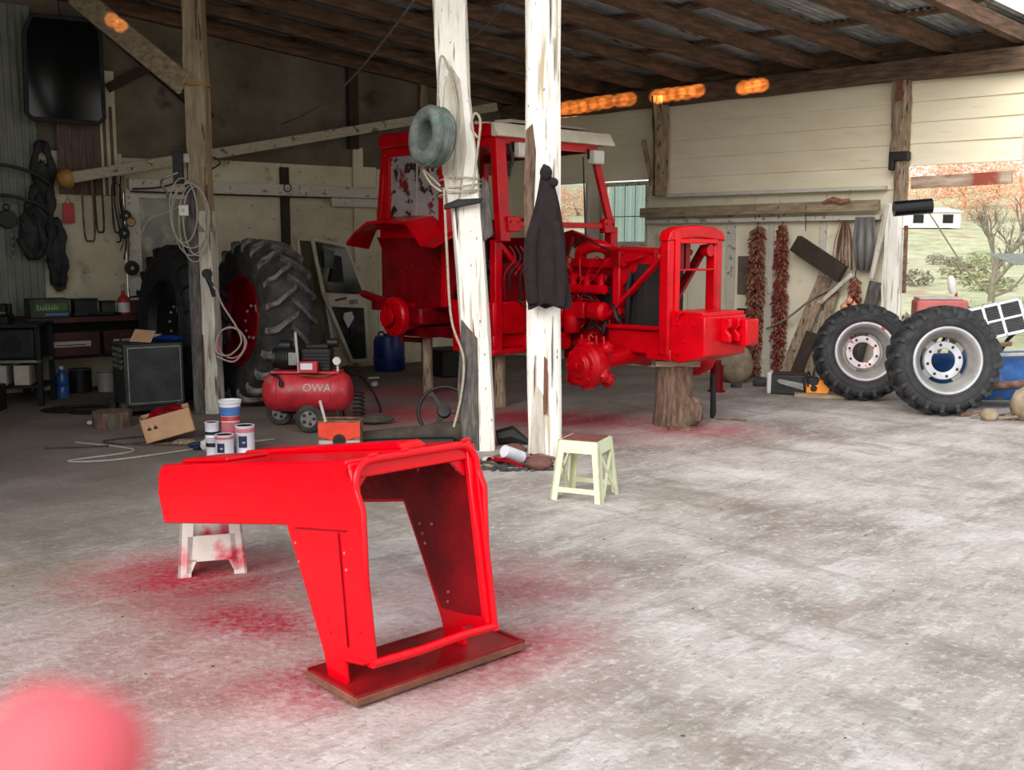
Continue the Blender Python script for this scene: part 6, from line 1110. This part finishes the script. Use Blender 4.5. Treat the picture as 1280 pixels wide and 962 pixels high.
q = M(); q.ball((0, 0, .03), .045, (1, 1, .8), rough=.1, seed=51); o = q.build('pebble', 'dirty_white'); place(o, (-1.6, 12.0, 0)); tag(o, 'pale pebble on the floor beneath the tractor rear', 'stone')
q = M(); q.box((-.3, -.25, 0), (.3, .25, .34)); o = q.build('dark_crate', 'black', bevel=.02); place(o, (-.75, 13.2, 0), .6); tag(o, 'dark crate in the shade behind the rear of the tractor', 'crate')
q = M(); q.ball((0, 0, .04), .13, (1.4, .8, .4), rough=.2, seed=52); o = q.build('rag_heap', 'brown_cloth'); place(o, (-1.28, 9.45, 0)); tag(o, 'brown green rag on the floor to the right of the compressor', 'rag')

# ================================================================ AROUND THE MIDDLE POSTS
st = thing('steering_wheel', 'black three-spoke steering wheel standing against the middle post', 'steering wheel', (-.57, 8.62, .245)); st.rotation_euler = (math.radians(62), math.radians(20), math.radians(-10))
m_ = M(); m_.torus((0, 0, 0), .215, .016, n=40, m=10); m_.build('rim', 'black', st)
for k in range(3):
    a = 2 * PI * k / 3 + .45; m_ = M(); m_.beam((.03 * math.cos(a), .03 * math.sin(a), -.02), (.21 * math.cos(a), .21 * math.sin(a), 0), .05, .012, w2=.03); m_.build('spoke', 'black', st, bevel=.004)
m_ = M(); m_.lathe([(0, -.05), (.05, -.05), (.06, -.02), (.05, .01), (0, .015)], (0, 0, 0), (0, 0, 1), 20); m_.build('hub', 'black', st)
q = thing('rolled_mat', 'long dark brown rolled mat lying behind the bonnet shell', 'mat', (-1.28, 8.30, 0), .06)
M().tube(bez([(0, 0, .05), (.3, .02, .08), (.65, .05, .10), (.95, .04, .11), (1.12, .0, .09)], 5), [.03] + [.07] * 9 + [.09] * 10 + [.07], 10).build('roll', 'brown_cloth', q)
M().tube(bez([(.02, -.05, .04), (.5, -.06, .05), (.8, -.05, .05)], 5), .035, 7).build('roll_edge', 'black', q)
o = M().tube([(0, 0, .06), (.12, .02, .08), (.26, -.02, .02)], [.06, .075, .02], 8).build('black_boot', 'black'); place(o, (-.12, 8.42, 0)); tag(o, 'black rubber boot lying right behind the middle post', 'boot')
t = thing('spray_can', 'white and pale blue bottle lying on rubble between the posts', 'bottle', (.03, 7.62, .07)); t.rotation_euler = (math.radians(68), 0, math.radians(-48))
m_ = M(); m_.lathe([(0, -.12), (.04, -.12), (.045, -.11), (.045, .06), (.042, .12), (0, .125)], (0, 0, 0), (0, 0, 1), 20); m_.build('bottle_body', 'clear_plastic', t); m_ = M(); m_.lathe([(.0465, -.06), (.0465, .125), (0, .126)], (0, 0, 0), (0, 0, 1), 20); m_.build('label', 'can_white', t); m_ = M(); m_.lathe([(0, -.17), (.03, -.17), (.036, -.12)], (0, 0, 0), (0, 0, 1), 16); m_.build('cap', 'can_pink', t)
rg = random.Random(9)
for i, (x, y, r, mt, nm, lab, cat_) in enumerate([(.20, 7.45, .085, 'red_stone', 'stone', 'round reddish brown stone between bright post and cream stool', 'stone'), (.02, 7.95, .08, 'red_stone', 'stone', 'flat brown stone behind the white and blue bottle', 'stone'), (-.16, 7.50, .04, 'stone', 'stone', 'small pale stone at the front of the rubble', 'stone')]):
    q = M(); q.ball((0, 0, r * .55), r, (1.2, 1, .65), rough=.08, seed=60 + i, n=16, m=10); o = q.build(nm, mt); place(o, (x, y, 0)); tag(o, lab, cat_)
t = thing('white_cup', 'small white cup lying beside the middle post', 'cup', (-.20, 7.62, .03)); m_ = M(); m_.lathe([(0, 0), (.03, 0), (.036, .07), (.033, .07), (.028, .01), (0, .01)], (0, 0, 0), (.5, -.8, .1), 16); m_.build('cup_body', 'white_plastic', t)
for i in range(7):
    x, y = -.30 + i * .07 + rg.uniform(-.03, .03), 7.6 + rg.uniform(-.12, .15); a = rg.uniform(-.9, .2); L_ = rg.uniform(.2, .38)
    o = M().tube(bez([(0, 0, .02), (L_ * .5 * math.cos(a), L_ * .5 * math.sin(a), .05), (L_ * math.cos(a), L_ * math.sin(a), .02)], 4), rg.uniform(.010, .018), 6).build('scrap_strip', rg.choice(['rust', 'grey_stain', 'brown_cloth', 'red_paint_dull', 'crate_green'])); place(o, (x, y, 0)); tag(o, 'scrap strip in the heap of debris between the two whitewashed posts', 'scrap', 'scrap strips between the posts')
q = M()
for i in range(150): q.ball((rg.uniform(-.32, .30), 7.50 + rg.uniform(-.12, .22), .008), rg.uniform(.006, .02), (1.5, 1, .6), 6, 4, rough=.2, seed=i)
o = q.build('floor_rubble', 'mesh_debris', kind='stuff'); tag(o, 'fine dark rubble scattered at the foot of the whitewashed posts', 'rubble')
m_ = M(); m_.prism([(0, 0), (.2, .06), (.17, .14), (-.02, .07)], (0, 0, 0), (1, 0, 0), (0, 1, 0), (0, 0, .015)); o = m_.build('wood_offcut', 'old_timber_h'); place(o, (-.30, 7.48, .0)); tag(o, 'grey wooden offcut at the near edge of the rubble', 'wood')
q = M()
for i in range(120):
    x = rg.uniform(-4, 4.6); y = rg.uniform(3.2, 11)
    if x < -2.0 - 0 and y < 3.5: continue
    q.ball((x, y, .002), rg.uniform(.002, .006), (1.6, 1, .4), 6, 4, rough=.25, seed=i)
o = q.build('floor_grit', 'mesh_debris', kind='stuff'); tag(o, 'dark crumbs of grit scattered over the concrete', 'grit')

# ================================================================ RIGHT WALL: chilli strings, planks, saw
PODC = {}
def chilli_string(v, h0, h1, wdt, label, mts, seed, n, off=.14):
    t = thing('chilli_string', label, 'chilli string', RW(v, off, 0), RR, 'strings of dried peppers on the right wall')
    rg = random.Random(seed)
    M().tube([(0, 0, h0 + .02), (.01, 0, (h0 + h1) / 2), (0, 0, h1), (0, .05, h1 + .16)], .006, 5).build('cord', 'black_cable', t)
    for mi, mt in enumerate(mts):
        q = M()
        for i in range(n // len(mts)):
            z = rg.uniform(h0, h1); a = rg.uniform(0, 2 * PI); r = wdt / 2 * rg.uniform(.35, 1) * (.75 + .25 * math.sin(PI * (z - h0) / (h1 - h0))); L_ = rg.uniform(.05, .09)
            p = Vector((r * math.cos(a), r * math.sin(a) * .8, z)); d = Vector((math.cos(a) * .6 + rg.uniform(-.3, .3), math.sin(a) * .6, rg.uniform(-1, -.1))).normalized() * L_
            q.tube([p - d * .5, p, p + d * .5], [.007, .015, .004], 5)
        q.build('pods', mt, t, kind='stuff')
    return t
chilli_string(4.10, .04, 1.84, .23, 'long brownish string of dried chillies, nearest the tractor', ['chilli_dry', 'chilli_dry', 'chilli'], 1, 1100)
chilli_string(4.43, .08, 1.86, .18, 'long redder string of dried chillies next to the planks', ['chilli', 'chilli', 'chilli_dry'], 2, 900)
chilli_string(5.36, .55, 1.25, .16, 'short string of dried chillies hanging above the pinkish rimmed wheel', ['chilli', 'chilli_dry'], 3, 220)
for i, (dv, z, r) in enumerate([(.0, 1.0, .04), (-.06, .93, .045), (.06, .95, .035)]):
    t = thing('onion', ['upper onion hanging with the short chilli string', 'pale onion hanging lowest with the short chilli string', 'smaller onion hanging beside the two others'][i], 'onion', RW(5.36 + dv, .27, z), 0, 'onions hanging by the short chilli string'); q = M(); q.lathe([(0, -r), (r * .7, -r * .7), (r, -.0), (r * .75, r * .6), (r * .2, r * 1.1), (.004, r * 1.5)], (0, 0, 0), (0, 0, 1), 14); q.build('bulb', 'onion', t)
t = thing('herb_bunch', 'dried bunch of stalks hanging from the timber rail', 'bunch', RW(5.20, .12, 1.95), RR); rg = random.Random(4)
for k in range(26):
    q = M(); x = rg.uniform(-.10, .10); q.tube(bez([(x * .3, 0, 0), (x, rg.uniform(-.05, .02), -.25), (x * 1.3, rg.uniform(-.06, 0), -.5 - rg.uniform(0, .12))], 3), [.004] * 6 + [.008], 5); q.build('stalk', rg.choice(['chilli_dry', 'brown_cloth', 'rust']), t)
t = thing('plastic_sheet', 'translucent grey plastic sheet hanging beside the corner post', 'sheet', RW(5.45, .18, 1.35), RR)
q = M(); n = 16; vs = []
for i in range(n + 1):
    x = -.12 + .28 * i / n; y = .008 * math.sin(i * 1.1); vs += [(x * .7 + .02, y * 2, 0), (x, y, .3), (x * .8, y, .60)]
q.add(vs, [(3 * i + a, 3 * (i + 1) + a, 3 * (i + 1) + a + 1, 3 * i + a + 1) for i in range(n) for a in (0, 1)]); o = q.build('sheet_folds', 'sheet_grey', t); sm = o.modifiers.new('solid', 'SOLIDIFY'); sm.thickness = .004
def plank(v0, h0, v1, h1, wd, th, label, mt='old_timber_h', o0=.10, o1=.06, nm='plank'):
    a = Vector(RW(v0, o0, h0)); b = Vector(RW(v1, o1, h1)); o = M().beam((0, 0, 0), b - a, th, wd, up=(b - a).cross(Vector((.654, .757, 0)))).build(nm, mt, bevel=.004); o.location = a; return tag(o, label, 'board')
def plank(v0, h0, v1, h1, wd, th, label, mt='old_timber_h', o0=.10, o1=.06, nm='plank'):
    a = Vector(RW(v0, o0, h0)); b = Vector(RW(v1, o1, h1)); d = (b - a); n_ = Vector((-.654, -.757, 0))
    o = M().beam((0, 0, 0), d, wd, th, up=n_).build(nm, mt, bevel=.004); o.location = a; return tag(o, label, 'board')
plank(4.64, 1.66, 5.25, 1.30, .20, .10, 'thick dark grey beam end jutting slantwise above the planks', 'dark_timber', .20, .24, 'beam_offcut')
plank(4.66, .02, 4.97, 1.26, .17, .03, 'wide brown plank leaning on the right wall behind the chainsaw', 'old_timber', .45, .08)
plank(4.92, .02, 5.10, 1.10, .11, .03, 'narrow grey plank leaning next to the wide brown one', 'old_timber', .42, .08)
plank(4.80, .02, 4.95, .62, .14, .025, 'short dark plank in front of the two leaning ones', 'dark_timber', .50, .33)
plank(5.12, .0, 5.22, .95, .09, .03, 'weathered slat leaning between planks and the pinkish rimmed wheel', 'old_timber', .40, .03)
plank(5.45, .3, 5.62, 1.22, .14, .06, 'rotten grey board leaning against the corner post', 'grey_stain', .22, .16)
plank(4.95, .95, 5.35, 1.30, .05, .04, 'broken pale lath lying across the planks', 'worn_whitewash', .16, .20)
o = M().tube(bez([RW(4.3, .2, .62), RW(4.6, .22, .78), RW(4.9, .2, 1.02), RW(5.3, .18, 1.25)], 6), .014, 6).build('branch', 'tree_bark'); tag(o, 'thin crooked branch leaning behind the chilli strings', 'branch')
o = M().tube([RW(5.0, .27, 2.12), RW(5.12, .28, 2.15), RW(5.22, .27, 2.12), RW(5.32, .28, 2.14)], [.02, .04, .035, .02], 7).build('dry_garlic', 'chilli_dry'); tag(o, 'small dry bundle lying on the timber rail', 'bundle')
for v in (4.12, 4.43, 4.78): 
    o = M().tube([RW(v, .26, 2.10), RW(v, .24, 1.80 if v > 4.7 else 1.95)], .006, 5).build('hook_wire', 'black_cable'); tag(o, {4.12: 'wire holding the brownish chilli string', 4.43: 'wire holding the redder chilli string', 4.78: 'bare wire hanging from the rail over the dark beam end'}[v], 'wire')
# chainsaw on a board, grey case
t = thing('base_board', 'flat wooden board on the floor under the orange chainsaw', 'board', (3.05, 11.12, 0), -.25); m_ = M(); m_.box((0, 0, 0), (.52, .16, .045)); m_.build('board', 'old_timber_h', t, bevel=.004)
cs = thing('chainsaw', 'orange and black chainsaw lying on a board by the wall', 'chainsaw', (3.28, 11.14, .045), -.25)
m_ = M(); m_.prism([(-.10, 0), (.13, 0), (.15, .06), (.12, .15), (.04, .16), (.02, .10), (-.04, .09), (-.10, .12)], (0, -.05, 0), (1, 0, 0), (0, 0, 1), (0, .11, 0)); m_.build('motor_housing', 'saw_orange', cs, bevel=.012)
m_ = M(); m_.box((-.13, -.045, .05), (.03, .055, .17)); m_.cyl((-.02, -.07, .06), (-.02, -.05, .06), .035, n=16); m_.build('engine_cover', 'black', cs, bevel=.012)
m_ = M(); m_.tube(bez([(-.08, -.06, .08), (-.09, -.07, .20), (-.08, .0, .23), (-.06, .07, .18), (-.06, .06, .08)], 5), .010, 8); m_.build('front_handle', 'black', cs)
m_ = M(); m_.tube(bez([(.05, 0, .15), (.12, 0, .17), (.19, 0, .10), (.15, 0, .03)], 5), .014, 8); m_.build('rear_handle', 'black', cs)
m_ = M(); m_.prism([(-.12, .03), (-.38, .10), (-.41, .13), (-.38, .15), (-.12, .10)], (0, -.03, 0), (1, 0, 0), (0, 0, 1), (0, .008, 0)); m_.build('guide_bar', 'grey_metal', cs)
t = thing('grey_case', 'grey case with a pale end standing behind the chainsaw', 'case', (2.82, 11.42, 0), -.35); m_ = M(); m_.box((.04, 0, 0), (.42, .22, .22)); m_.build('case_body', 'welder_paint', t, bevel=.015); m_ = M(); m_.box((0, -.01, 0), (.05, .23, .24)); m_.build('end_cap', 'white_plastic', t, bevel=.015); m_ = M(); m_.box((.08, .02, .22), (.40, .2, .235)); m_.build('lid', 'bench_red', t, bevel=.004)
q = M(); q.ball((0, 0, .22), .24, (.9, .8, 1.0), rough=.05, seed=70, n=18, m=12); o = q.build('mossy_stone', 'stone'); place(o, (2.68, 12.4, 0)); tag(o, 'mossy brown boulder behind the tractor nose', 'stone')
for i, (x, y, r, lab) in enumerate([(2.92, 12.1, .08, 'small dark stone at the foot of the brownish chilli string'), (2.6, 11.95, .05, 'tiny dark stone beside the mossy boulder'), (3.08, 11.95, .09, 'dark lump below the redder chilli string')]):
    q = M(); q.ball((0, 0, r * .5), r, (1.3, 1, .7), rough=.15, seed=71 + i); o = q.build('dark_stone', 'mesh_debris'); place(o, (x, y, 0)); tag(o, lab, 'stone')
t = thing('leaning_sheet', 'narrow dark panel leaning on the wall left of the chilli strings', 'panel', RW(3.84, .12, 0), RR); m_ = M(); m_.box((0, 0, 0), (.16, .03, .85)); m_.build('panel_board', 'dark_steel', t); m_ = M(); m_.box((.16, -.01, 0), (.185, .03, .8)); m_.build('edge_strip', 'dirty_white', t)

# ================================================================ SCRAP HEAP AT THE OPEN END
t = thing('tractor_grille', 'white tractor grille panel with six openings tilted on the scrap heap', 'grille', (4.66, 10.70, .60)); t.rotation_euler = (math.radians(-14), math.radians(-14), math.radians(-6))
fr_ = M(); W0, H0 = .66, .36
xs_ = [.0, .14, .30, .34, .50, .66]
for x0, x1 in [(0, .16), (.27, .30), (.43, .46), (.64, .67)]: fr_.box((x0, 0, 0), (x1, .03, H0))
for z0, z1 in [(0, .03), (.165, .19), (.33, .36)]: fr_.box((0, .0, z0), (.67, .028, z1))
fr_.build('grille_frame', 'white_metal', t, bevel=.005)
for x0, x1 in [(.16, .27), (.30, .43), (.46, .64)]:
    for z0, z1 in [(.03, .165), (.19, .33)]:
        m_ = M(); m_.box((x0, .018, z0), (x1, .022, z1))
        for k in range(5): m_.box((x0, .008, z0 + .012 + k * .026), (x1, .018, z0 + .018 + k * .026))
        m_.build('grille_mesh', 'welder_paint', t)
m_ = M(); m_.prism([(0, 0), (.67, 0), (.60, .25), (.15, .22)], (0, .03, H0), (1, 0, 0), (0, 1, 0), (0, 0, .01)); m_.build('top_cowl', 'grey_metal', t)
t = thing('red_hood', 'faded red metal hood half hidden behind the bright rimmed wheel', 'hood', (4.28, 11.0, .80), -.15); m_ = M(); m_.box((0, 0, 0), (.52, .3, .26)); m_.build('hood_body', 'faded_red', t, bevel=.03); m_ = M(); m_.box((.02, .02, .26), (.46, .28, .285)); m_.build('hood_lid', 'dirty_white', t, bevel=.008)
m_ = M(); m_.box((.05, .05, -.80), (.12, .25, 0)); m_.build('stand', 'rust', t); m_ = M(); m_.box((.4, .05, -.80), (.47, .25, 0)); m_.build('stand', 'rust', t)
t = thing('blue_fender', 'blue dented tractor body shell lying at the bottom of the scrap heap', 'car part', (4.85, 10.62, 0), -.1)
m_ = M(); n = 12; vs = []
for i in range(n + 1):
    a = PI * (.02 + .96 * i / n); vs += [(-.6 + .0, .32 * math.cos(a) * -1, .06 + .46 * math.sin(a)), (.75, .30 * math.cos(a) * -1, .06 + .52 * math.sin(a))]
m_.add(vs, [(2 * i, 2 * i + 1, 2 * i + 3, 2 * i + 2) for i in range(n)]); o = m_.build('shell', 'blue_steel', t); sm = o.modifiers.new('solid', 'SOLIDIFY'); sm.thickness = .02
m_ = M(); m_.tube([(-.25, -.35, .22), (.2, -.36, .26), (.75, -.36, .36)], [.04, .035, .04], 8); m_.build('bent_tube', 'rust', t); m_ = M(); m_.tube([(-.25, -.2, .52), (.75, -.22, .56)], .02, 6); m_.build('edge_tube', 'dirty_white', t)
o = M().tube([(0, 0, .02), (-.06, .02, .3), (-.02, 0, .62), (.3, .0, .66)], [.02, .03, .02, .025], 6).build('bent_frame', 'rust'); place(o, (4.66, 10.3, 0)); tag(o, 'bent rusty frame between the wheel and the blue shell', 'frame')
for i, (x, y, r, sc, mt, lab) in enumerate([(4.86, 9.62, .19, (1, .8, 1.0), 'stone', 'large pale brown boulder at the edge of the scrap heap'), (4.47, 9.62, .07, (1.2, 1, .9), 'stone', 'small beige stone between wheel and boulder'), (5.25, 9.5, .16, (1, 1, .8), 'stone', 'second boulder beyond the large one')]):
    q = M(); q.ball((0, 0, r * sc[2] * .8), r, sc, rough=.06, seed=80 + i, n=18, m=11); o = q.build('boulder', mt); place(o, (x, y, 0)); tag(o, lab, 'stone')
rg = random.Random(12)
for i in range(8):
    a = rg.uniform(-.6, .6); L_ = rg.uniform(.15, .4); x, y = 4.25 + rg.uniform(0, .45), 9.7 + rg.uniform(-.12, .15)
    o = M().tube(bez([(0, 0, .012), (L_ * .5, .03 * rg.uniform(-1, 1), .04), (L_, a * .2, .012)], 3), rg.uniform(.009, .018), 5).build('broken_bark', rg.choice(['rust', 'tree_bark', 'brown_cloth'])); place(o, (x, y, 0)); tag(o, 'strip of broken bark on the ground at the foot of the bright rimmed wheel', 'bark', 'bark strips by the wheel')
t = thing('white_flask', 'white flask upended on a red rod above the scrap heap', 'bottle', (4.78, 11.3, 1.05)); m_ = M(); m_.lathe([(0, 0), (.03, 0), (.045, .05), (.04, .17), (.02, .2), (0, .2)], (0, 0, .06), (-.2, 0, 1), 14); m_.build('flask_body', 'white_plastic', t); m_ = M(); m_.tube([(.03, 0, .08), (.05, 0, -.1), (.06, 0, -.4)], .016, 6); m_.build('rod', 'compressor_red', t)
for i in range(9):
    x, y = 4.9 + rg.uniform(-.4, .9), 11.4 + rg.uniform(-.2, .3); o = M().tube(bez([(0, 0, .0), (rg.uniform(-.1, .3), .1, .5), (rg.uniform(.1, .5), .0, rg.uniform(.7, .98))], 4), rg.uniform(.012, .025), 6).build('scrap_pipe', rg.choice(['rust', 'dark_steel', 'grey_metal', 'dirty_white'])); place(o, (x, y, 0)); tag(o, 'rusty scrap pipe sticking out behind the white grille', 'pipe', 'scrap pipes behind the grille')

# ================================================================ OUTDOORS
def branchy(base_r, h, seed, levels=4, spread=.6, nb=3, m='tree_bark', parent=None, thin=.62, up=.25, first=None):
    rg = random.Random(seed); q = M(); tw = M()
    def rec(p, d, L_, r, lv):
        k = 4; pts = [p]; 
        for i in range(k):
            d = (d + Vector((rg.uniform(-.16, .16), rg.uniform(-.16, .16), rg.uniform(-.02, .10)))).normalized(); pts.append(pts[-1] + d * L_ / k)
        (q if lv > 1 else tw).tube(pts, [r * (1 - .45 * i / k) for i in range(k + 1)], 7 if lv > 2 else (5 if lv > 1 else 3), cap=False)
        if lv <= 0: return
        for j in range(nb + (1 if lv < 2 else 0)):
            t = rg.uniform(.45, 1.0); i = min(k, max(1, int(t * k))); a = rg.uniform(0, 2 * PI)
            nd = (d + Vector((math.cos(a), math.sin(a), up)) * spread).normalized(); rec(pts[i], nd, L_ * rg.uniform(.55, .8), r * thin, lv - 1)
    rec(Vector((0, 0, 0)), Vector((.0, 0, 1)), h, base_r, levels)
    return q, tw
BT = t = thing('bare_tree', 'leafless young tree standing on the slope beyond the open corner', 'tree', (10.05, 22.0, hill(10.05, 22) - .1))
q, tw = branchy(.085, 1.35, 15, 5, .72, 3, thin=.58); q.build('trunk', 'tree_bark', t); tw.build('twigs', 'tree_bark', t, kind='stuff', smooth=False)
m_ = M(); m_.tube(bez([(0, 0, .5), (-.5, 0, 1.0), (-1.1, .1, 1.9), (-1.6, .1, 2.6)], 5), [.024] * 6 + [.018] * 6 + [.008] * 4, 6, cap=False); m_.tube(bez([(0, 0, .4), (.5, 0, .62), (.9, 0, 1.1), (1.3, 0, 1.4)], 5), [.03] * 6 + [.02] * 6 + [.01] * 4, 6, cap=False); m_.build('low_branch', 'tree_bark', t)
# brushwood clumps
def clump_mesh(seed, n, rx, ry, rz_, size):
    rg = random.Random(seed); q = M()
    for i in range(n):
        while True:
            a, b, c = rg.uniform(-1, 1), rg.uniform(-1, 1), rg.uniform(-1, 1)
            if .15 < a * a + b * b + c * c < 1: break
        p = Vector((a * rx, b * ry, (c * .5 + .5) * rz_)); d = Vector((rg.uniform(-1, 1), rg.uniform(-1, 1), rg.uniform(-.2, 1))).normalized(); e_ = d.orthogonal().normalized(); s = size * rg.uniform(.5, 1.3)
        q.add([p - d * s, p + e_ * s * .3, p + d * s, p - e_ * s * .3], [(0, 1, 2, 3)])
    return q
protos = []
for k, (mt, mt2) in enumerate([('leaf_orange', 'twig_orange'), ('leaf_orange', 'tree_bark'), ('twig_orange', 'twig_orange')]):
    cq = clump_mesh(90 + k, 1500, 3.0, 2.4, 6.5, .20); tq, tw = branchy(.16, 2.2, 100 + k, 3, .6, 3)
    protos.append((cq.build('crown', mt, smooth=False).data, tq.build('trunk', mt2).data))
for o in [o for o in bpy.data.objects if o.name.startswith(('crown', 'trunk')) and o.parent is None and o.data and o.data.name in [d.name for p in protos for d in p]]: bpy.data.objects.remove(o)
rg = random.Random(31); n = 0
for row, (Y0, n_) in enumerate([(78, 9), (95, 12), (118, 14)]):
    for i in range(n_):
        x = 2 + (i + .5) * (58 if row else 50) / n_ * (Y0 / 100) + rg.uniform(-1.5, 1.5); y = Y0 + rg.uniform(-4, 4)
        if row == 0 and 22 < x < 33: continue
        t = thing('autumn_tree', 'orange brown autumn tree in the wood on the far hill', 'tree', (x, y, hill(x, y) - .3), rg.uniform(0, 6), 'autumn trees on the far hill'); k = rg.randrange(3); s = rg.uniform(.7, 1.05) * (1 + .1 * row) * (.8 if x < 40 else 1.1); t.scale = (s, s, s * (.5 if x < 38 else .8))
        for nm, me in zip(('crown', 'trunk'), protos[k]): link(nm, me, t)
bm_ = [clump_mesh(120 + k, 260, .55, .5, .8, .10).build('shrub', ['twig_green', 'twig_green', 'tree_bark'][k], smooth=False) for k in range(3)]; dat = [b.data for b in bm_]
for b in bm_: bpy.data.objects.remove(b)
for i in range(34):
    y = rg.uniform(15, 50); x = y * rg.uniform(.36, .56)
    o = link('shrub', dat[rg.randrange(3)]); place(o, (x, y, hill(x, y) - .1), rg.uniform(0, 6)); s = rg.uniform(.5, 1.2); o.scale = (s, s, s * .7); tag(o, 'twiggy shrub scattered over the green slope', 'shrub', 'shrubs on the slope')
t = thing('farm_building', 'long low white farm building in the distance beyond the slope', 'building', (28.2, 70, hill(28, 70) - .1), .1)
h_ = 1.0; m_ = M(); m_.box((-4.2, -2, 0), (.6, 2, 1.0)); m_.build('wall', 'farm_white', t); m_ = M(); m_.prism([(-2.2, 0), (2.2, 0), (0, .35)], (-4.4, 0, 1.0), (0, 1, 0), (0, 0, 1), (5.2, 0, 0)); m_.build('roof', 'farm_white', t)
for x in (-2.6, -.6): m_ = M(); m_.box((x, -2.03, .3), (x + .7, -2.0, .85)); m_.build('window', 'dark_steel', t)
t = thing('lean_to', 'small shed with corrugated roof at the far right beyond the tree', 'shed', (8.0, 16.4, hill(7.6, 16.2)), -.1)
hz = 1.34 - hill(7.6, 16.2)
for k in range(4): corrugated('roof_sheet', .9, 1.4, 'corrugated_green', t, (-.1 + k * .85, 0, hz), rot=(-1.45, 0, 0))
for x in (.85, 3.0):
    for y in (.1, 1.2): m_ = M(); m_.box((x, y, 0), (x + .1, y + .1, hz - .02)); m_.build('post', 'old_timber', t)
m_ = M(); m_.box((.8, .08, .55), (3.1, .14, .62)); m_.box((.8, .08, .25), (3.1, .14, .32)); m_.build('rail', 'old_timber_h', t)

# ================================================================ FINGERTIP AT THE LOWER LEFT
def fingertip():
    q = M(); n = 20; pr = [(0, 0), (.28, .004), (.52, .018), (.78, .06), (.94, .13), (1.0, .25), (1.0, .5), (.95, .75), (.98, 1.0), (1.06, 1.2), (1.02, 1.5), (1.05, 2.0), (1.12, 2.6)]
    vs = []
    for (r, h) in pr:
        for j in range(n):
            a = 2 * PI * j / n; vs.append((.0080 * r * math.cos(a), .0070 * r * math.sin(a) * (1 + .08 * math.sin(a)), -.027 * h))
    q.add(vs, [(i * n + j, i * n + (j + 1) % n, (i + 1) * n + (j + 1) % n, (i + 1) * n + j) for i in range(len(pr) - 1) for j in range(n)] + [tuple(len(pr) * n - n + j for j in range(n))])
    return q
fg = thing('finger', 'pink out of focus fingertip poking in at the lower corner', 'finger', (-.0425, .100, 1.556)); fg.rotation_euler = (math.radians(-30), math.radians(14), 0)
fingertip().build('fingertip', 'skin', fg)
m_ = M(); m_.ball((0, .0062, -.010), .0048, (1, .28, 1.5), 14, 9); m_.build('fingernail', 'nail', fg)

# orange evening glints: added narrow spot lamps aimed at wall plate and brace
def glint(loc, tgt, deg, power, blend=.25):
    d = bpy.data.lights.new('added_glint_spot', 'SPOT'); o = bpy.data.objects.new('added_glint_spot', d); COL.objects.link(o); d.energy = power; d.spot_size = math.radians(deg); d.spot_blend = blend; d.color = (1, .36, .08); d.shadow_soft_size = .01
    o.location = loc; o.rotation_euler = (Vector(tgt) - Vector(loc)).to_track_quat('-Z', 'Y').to_euler(); return o

for v, h, dg in [(.92, 3.50, .8), (1.06, 3.51, .8), (1.22, 3.52, .85), (1.38, 3.52, .8), (1.54, 3.53, .8), (1.70, 3.54, .75), (1.86, 3.55, .7), (2.08, 3.55, .8), (2.2, 3.55, .6), (2.66, 3.54, .8), (2.80, 3.55, .8), (2.95, 3.55, .85), (3.10, 3.55, .8), (3.24, 3.56, .7), (3.90, 3.53, .7), (4.02, 3.54, .75), (4.12, 3.54, .5)]:
    glint((2.6, 2.0, 3.05), RW(v, .2, h), dg, 22000, .5)
glint((-1.0, 2.0, 3.2), (-3.72, 10.25, 3.70), .8, 4000, .5); glint((-1.0, 2.0, 3.2), (-3.82, 10.3, 3.76), .8, 4000, .5)
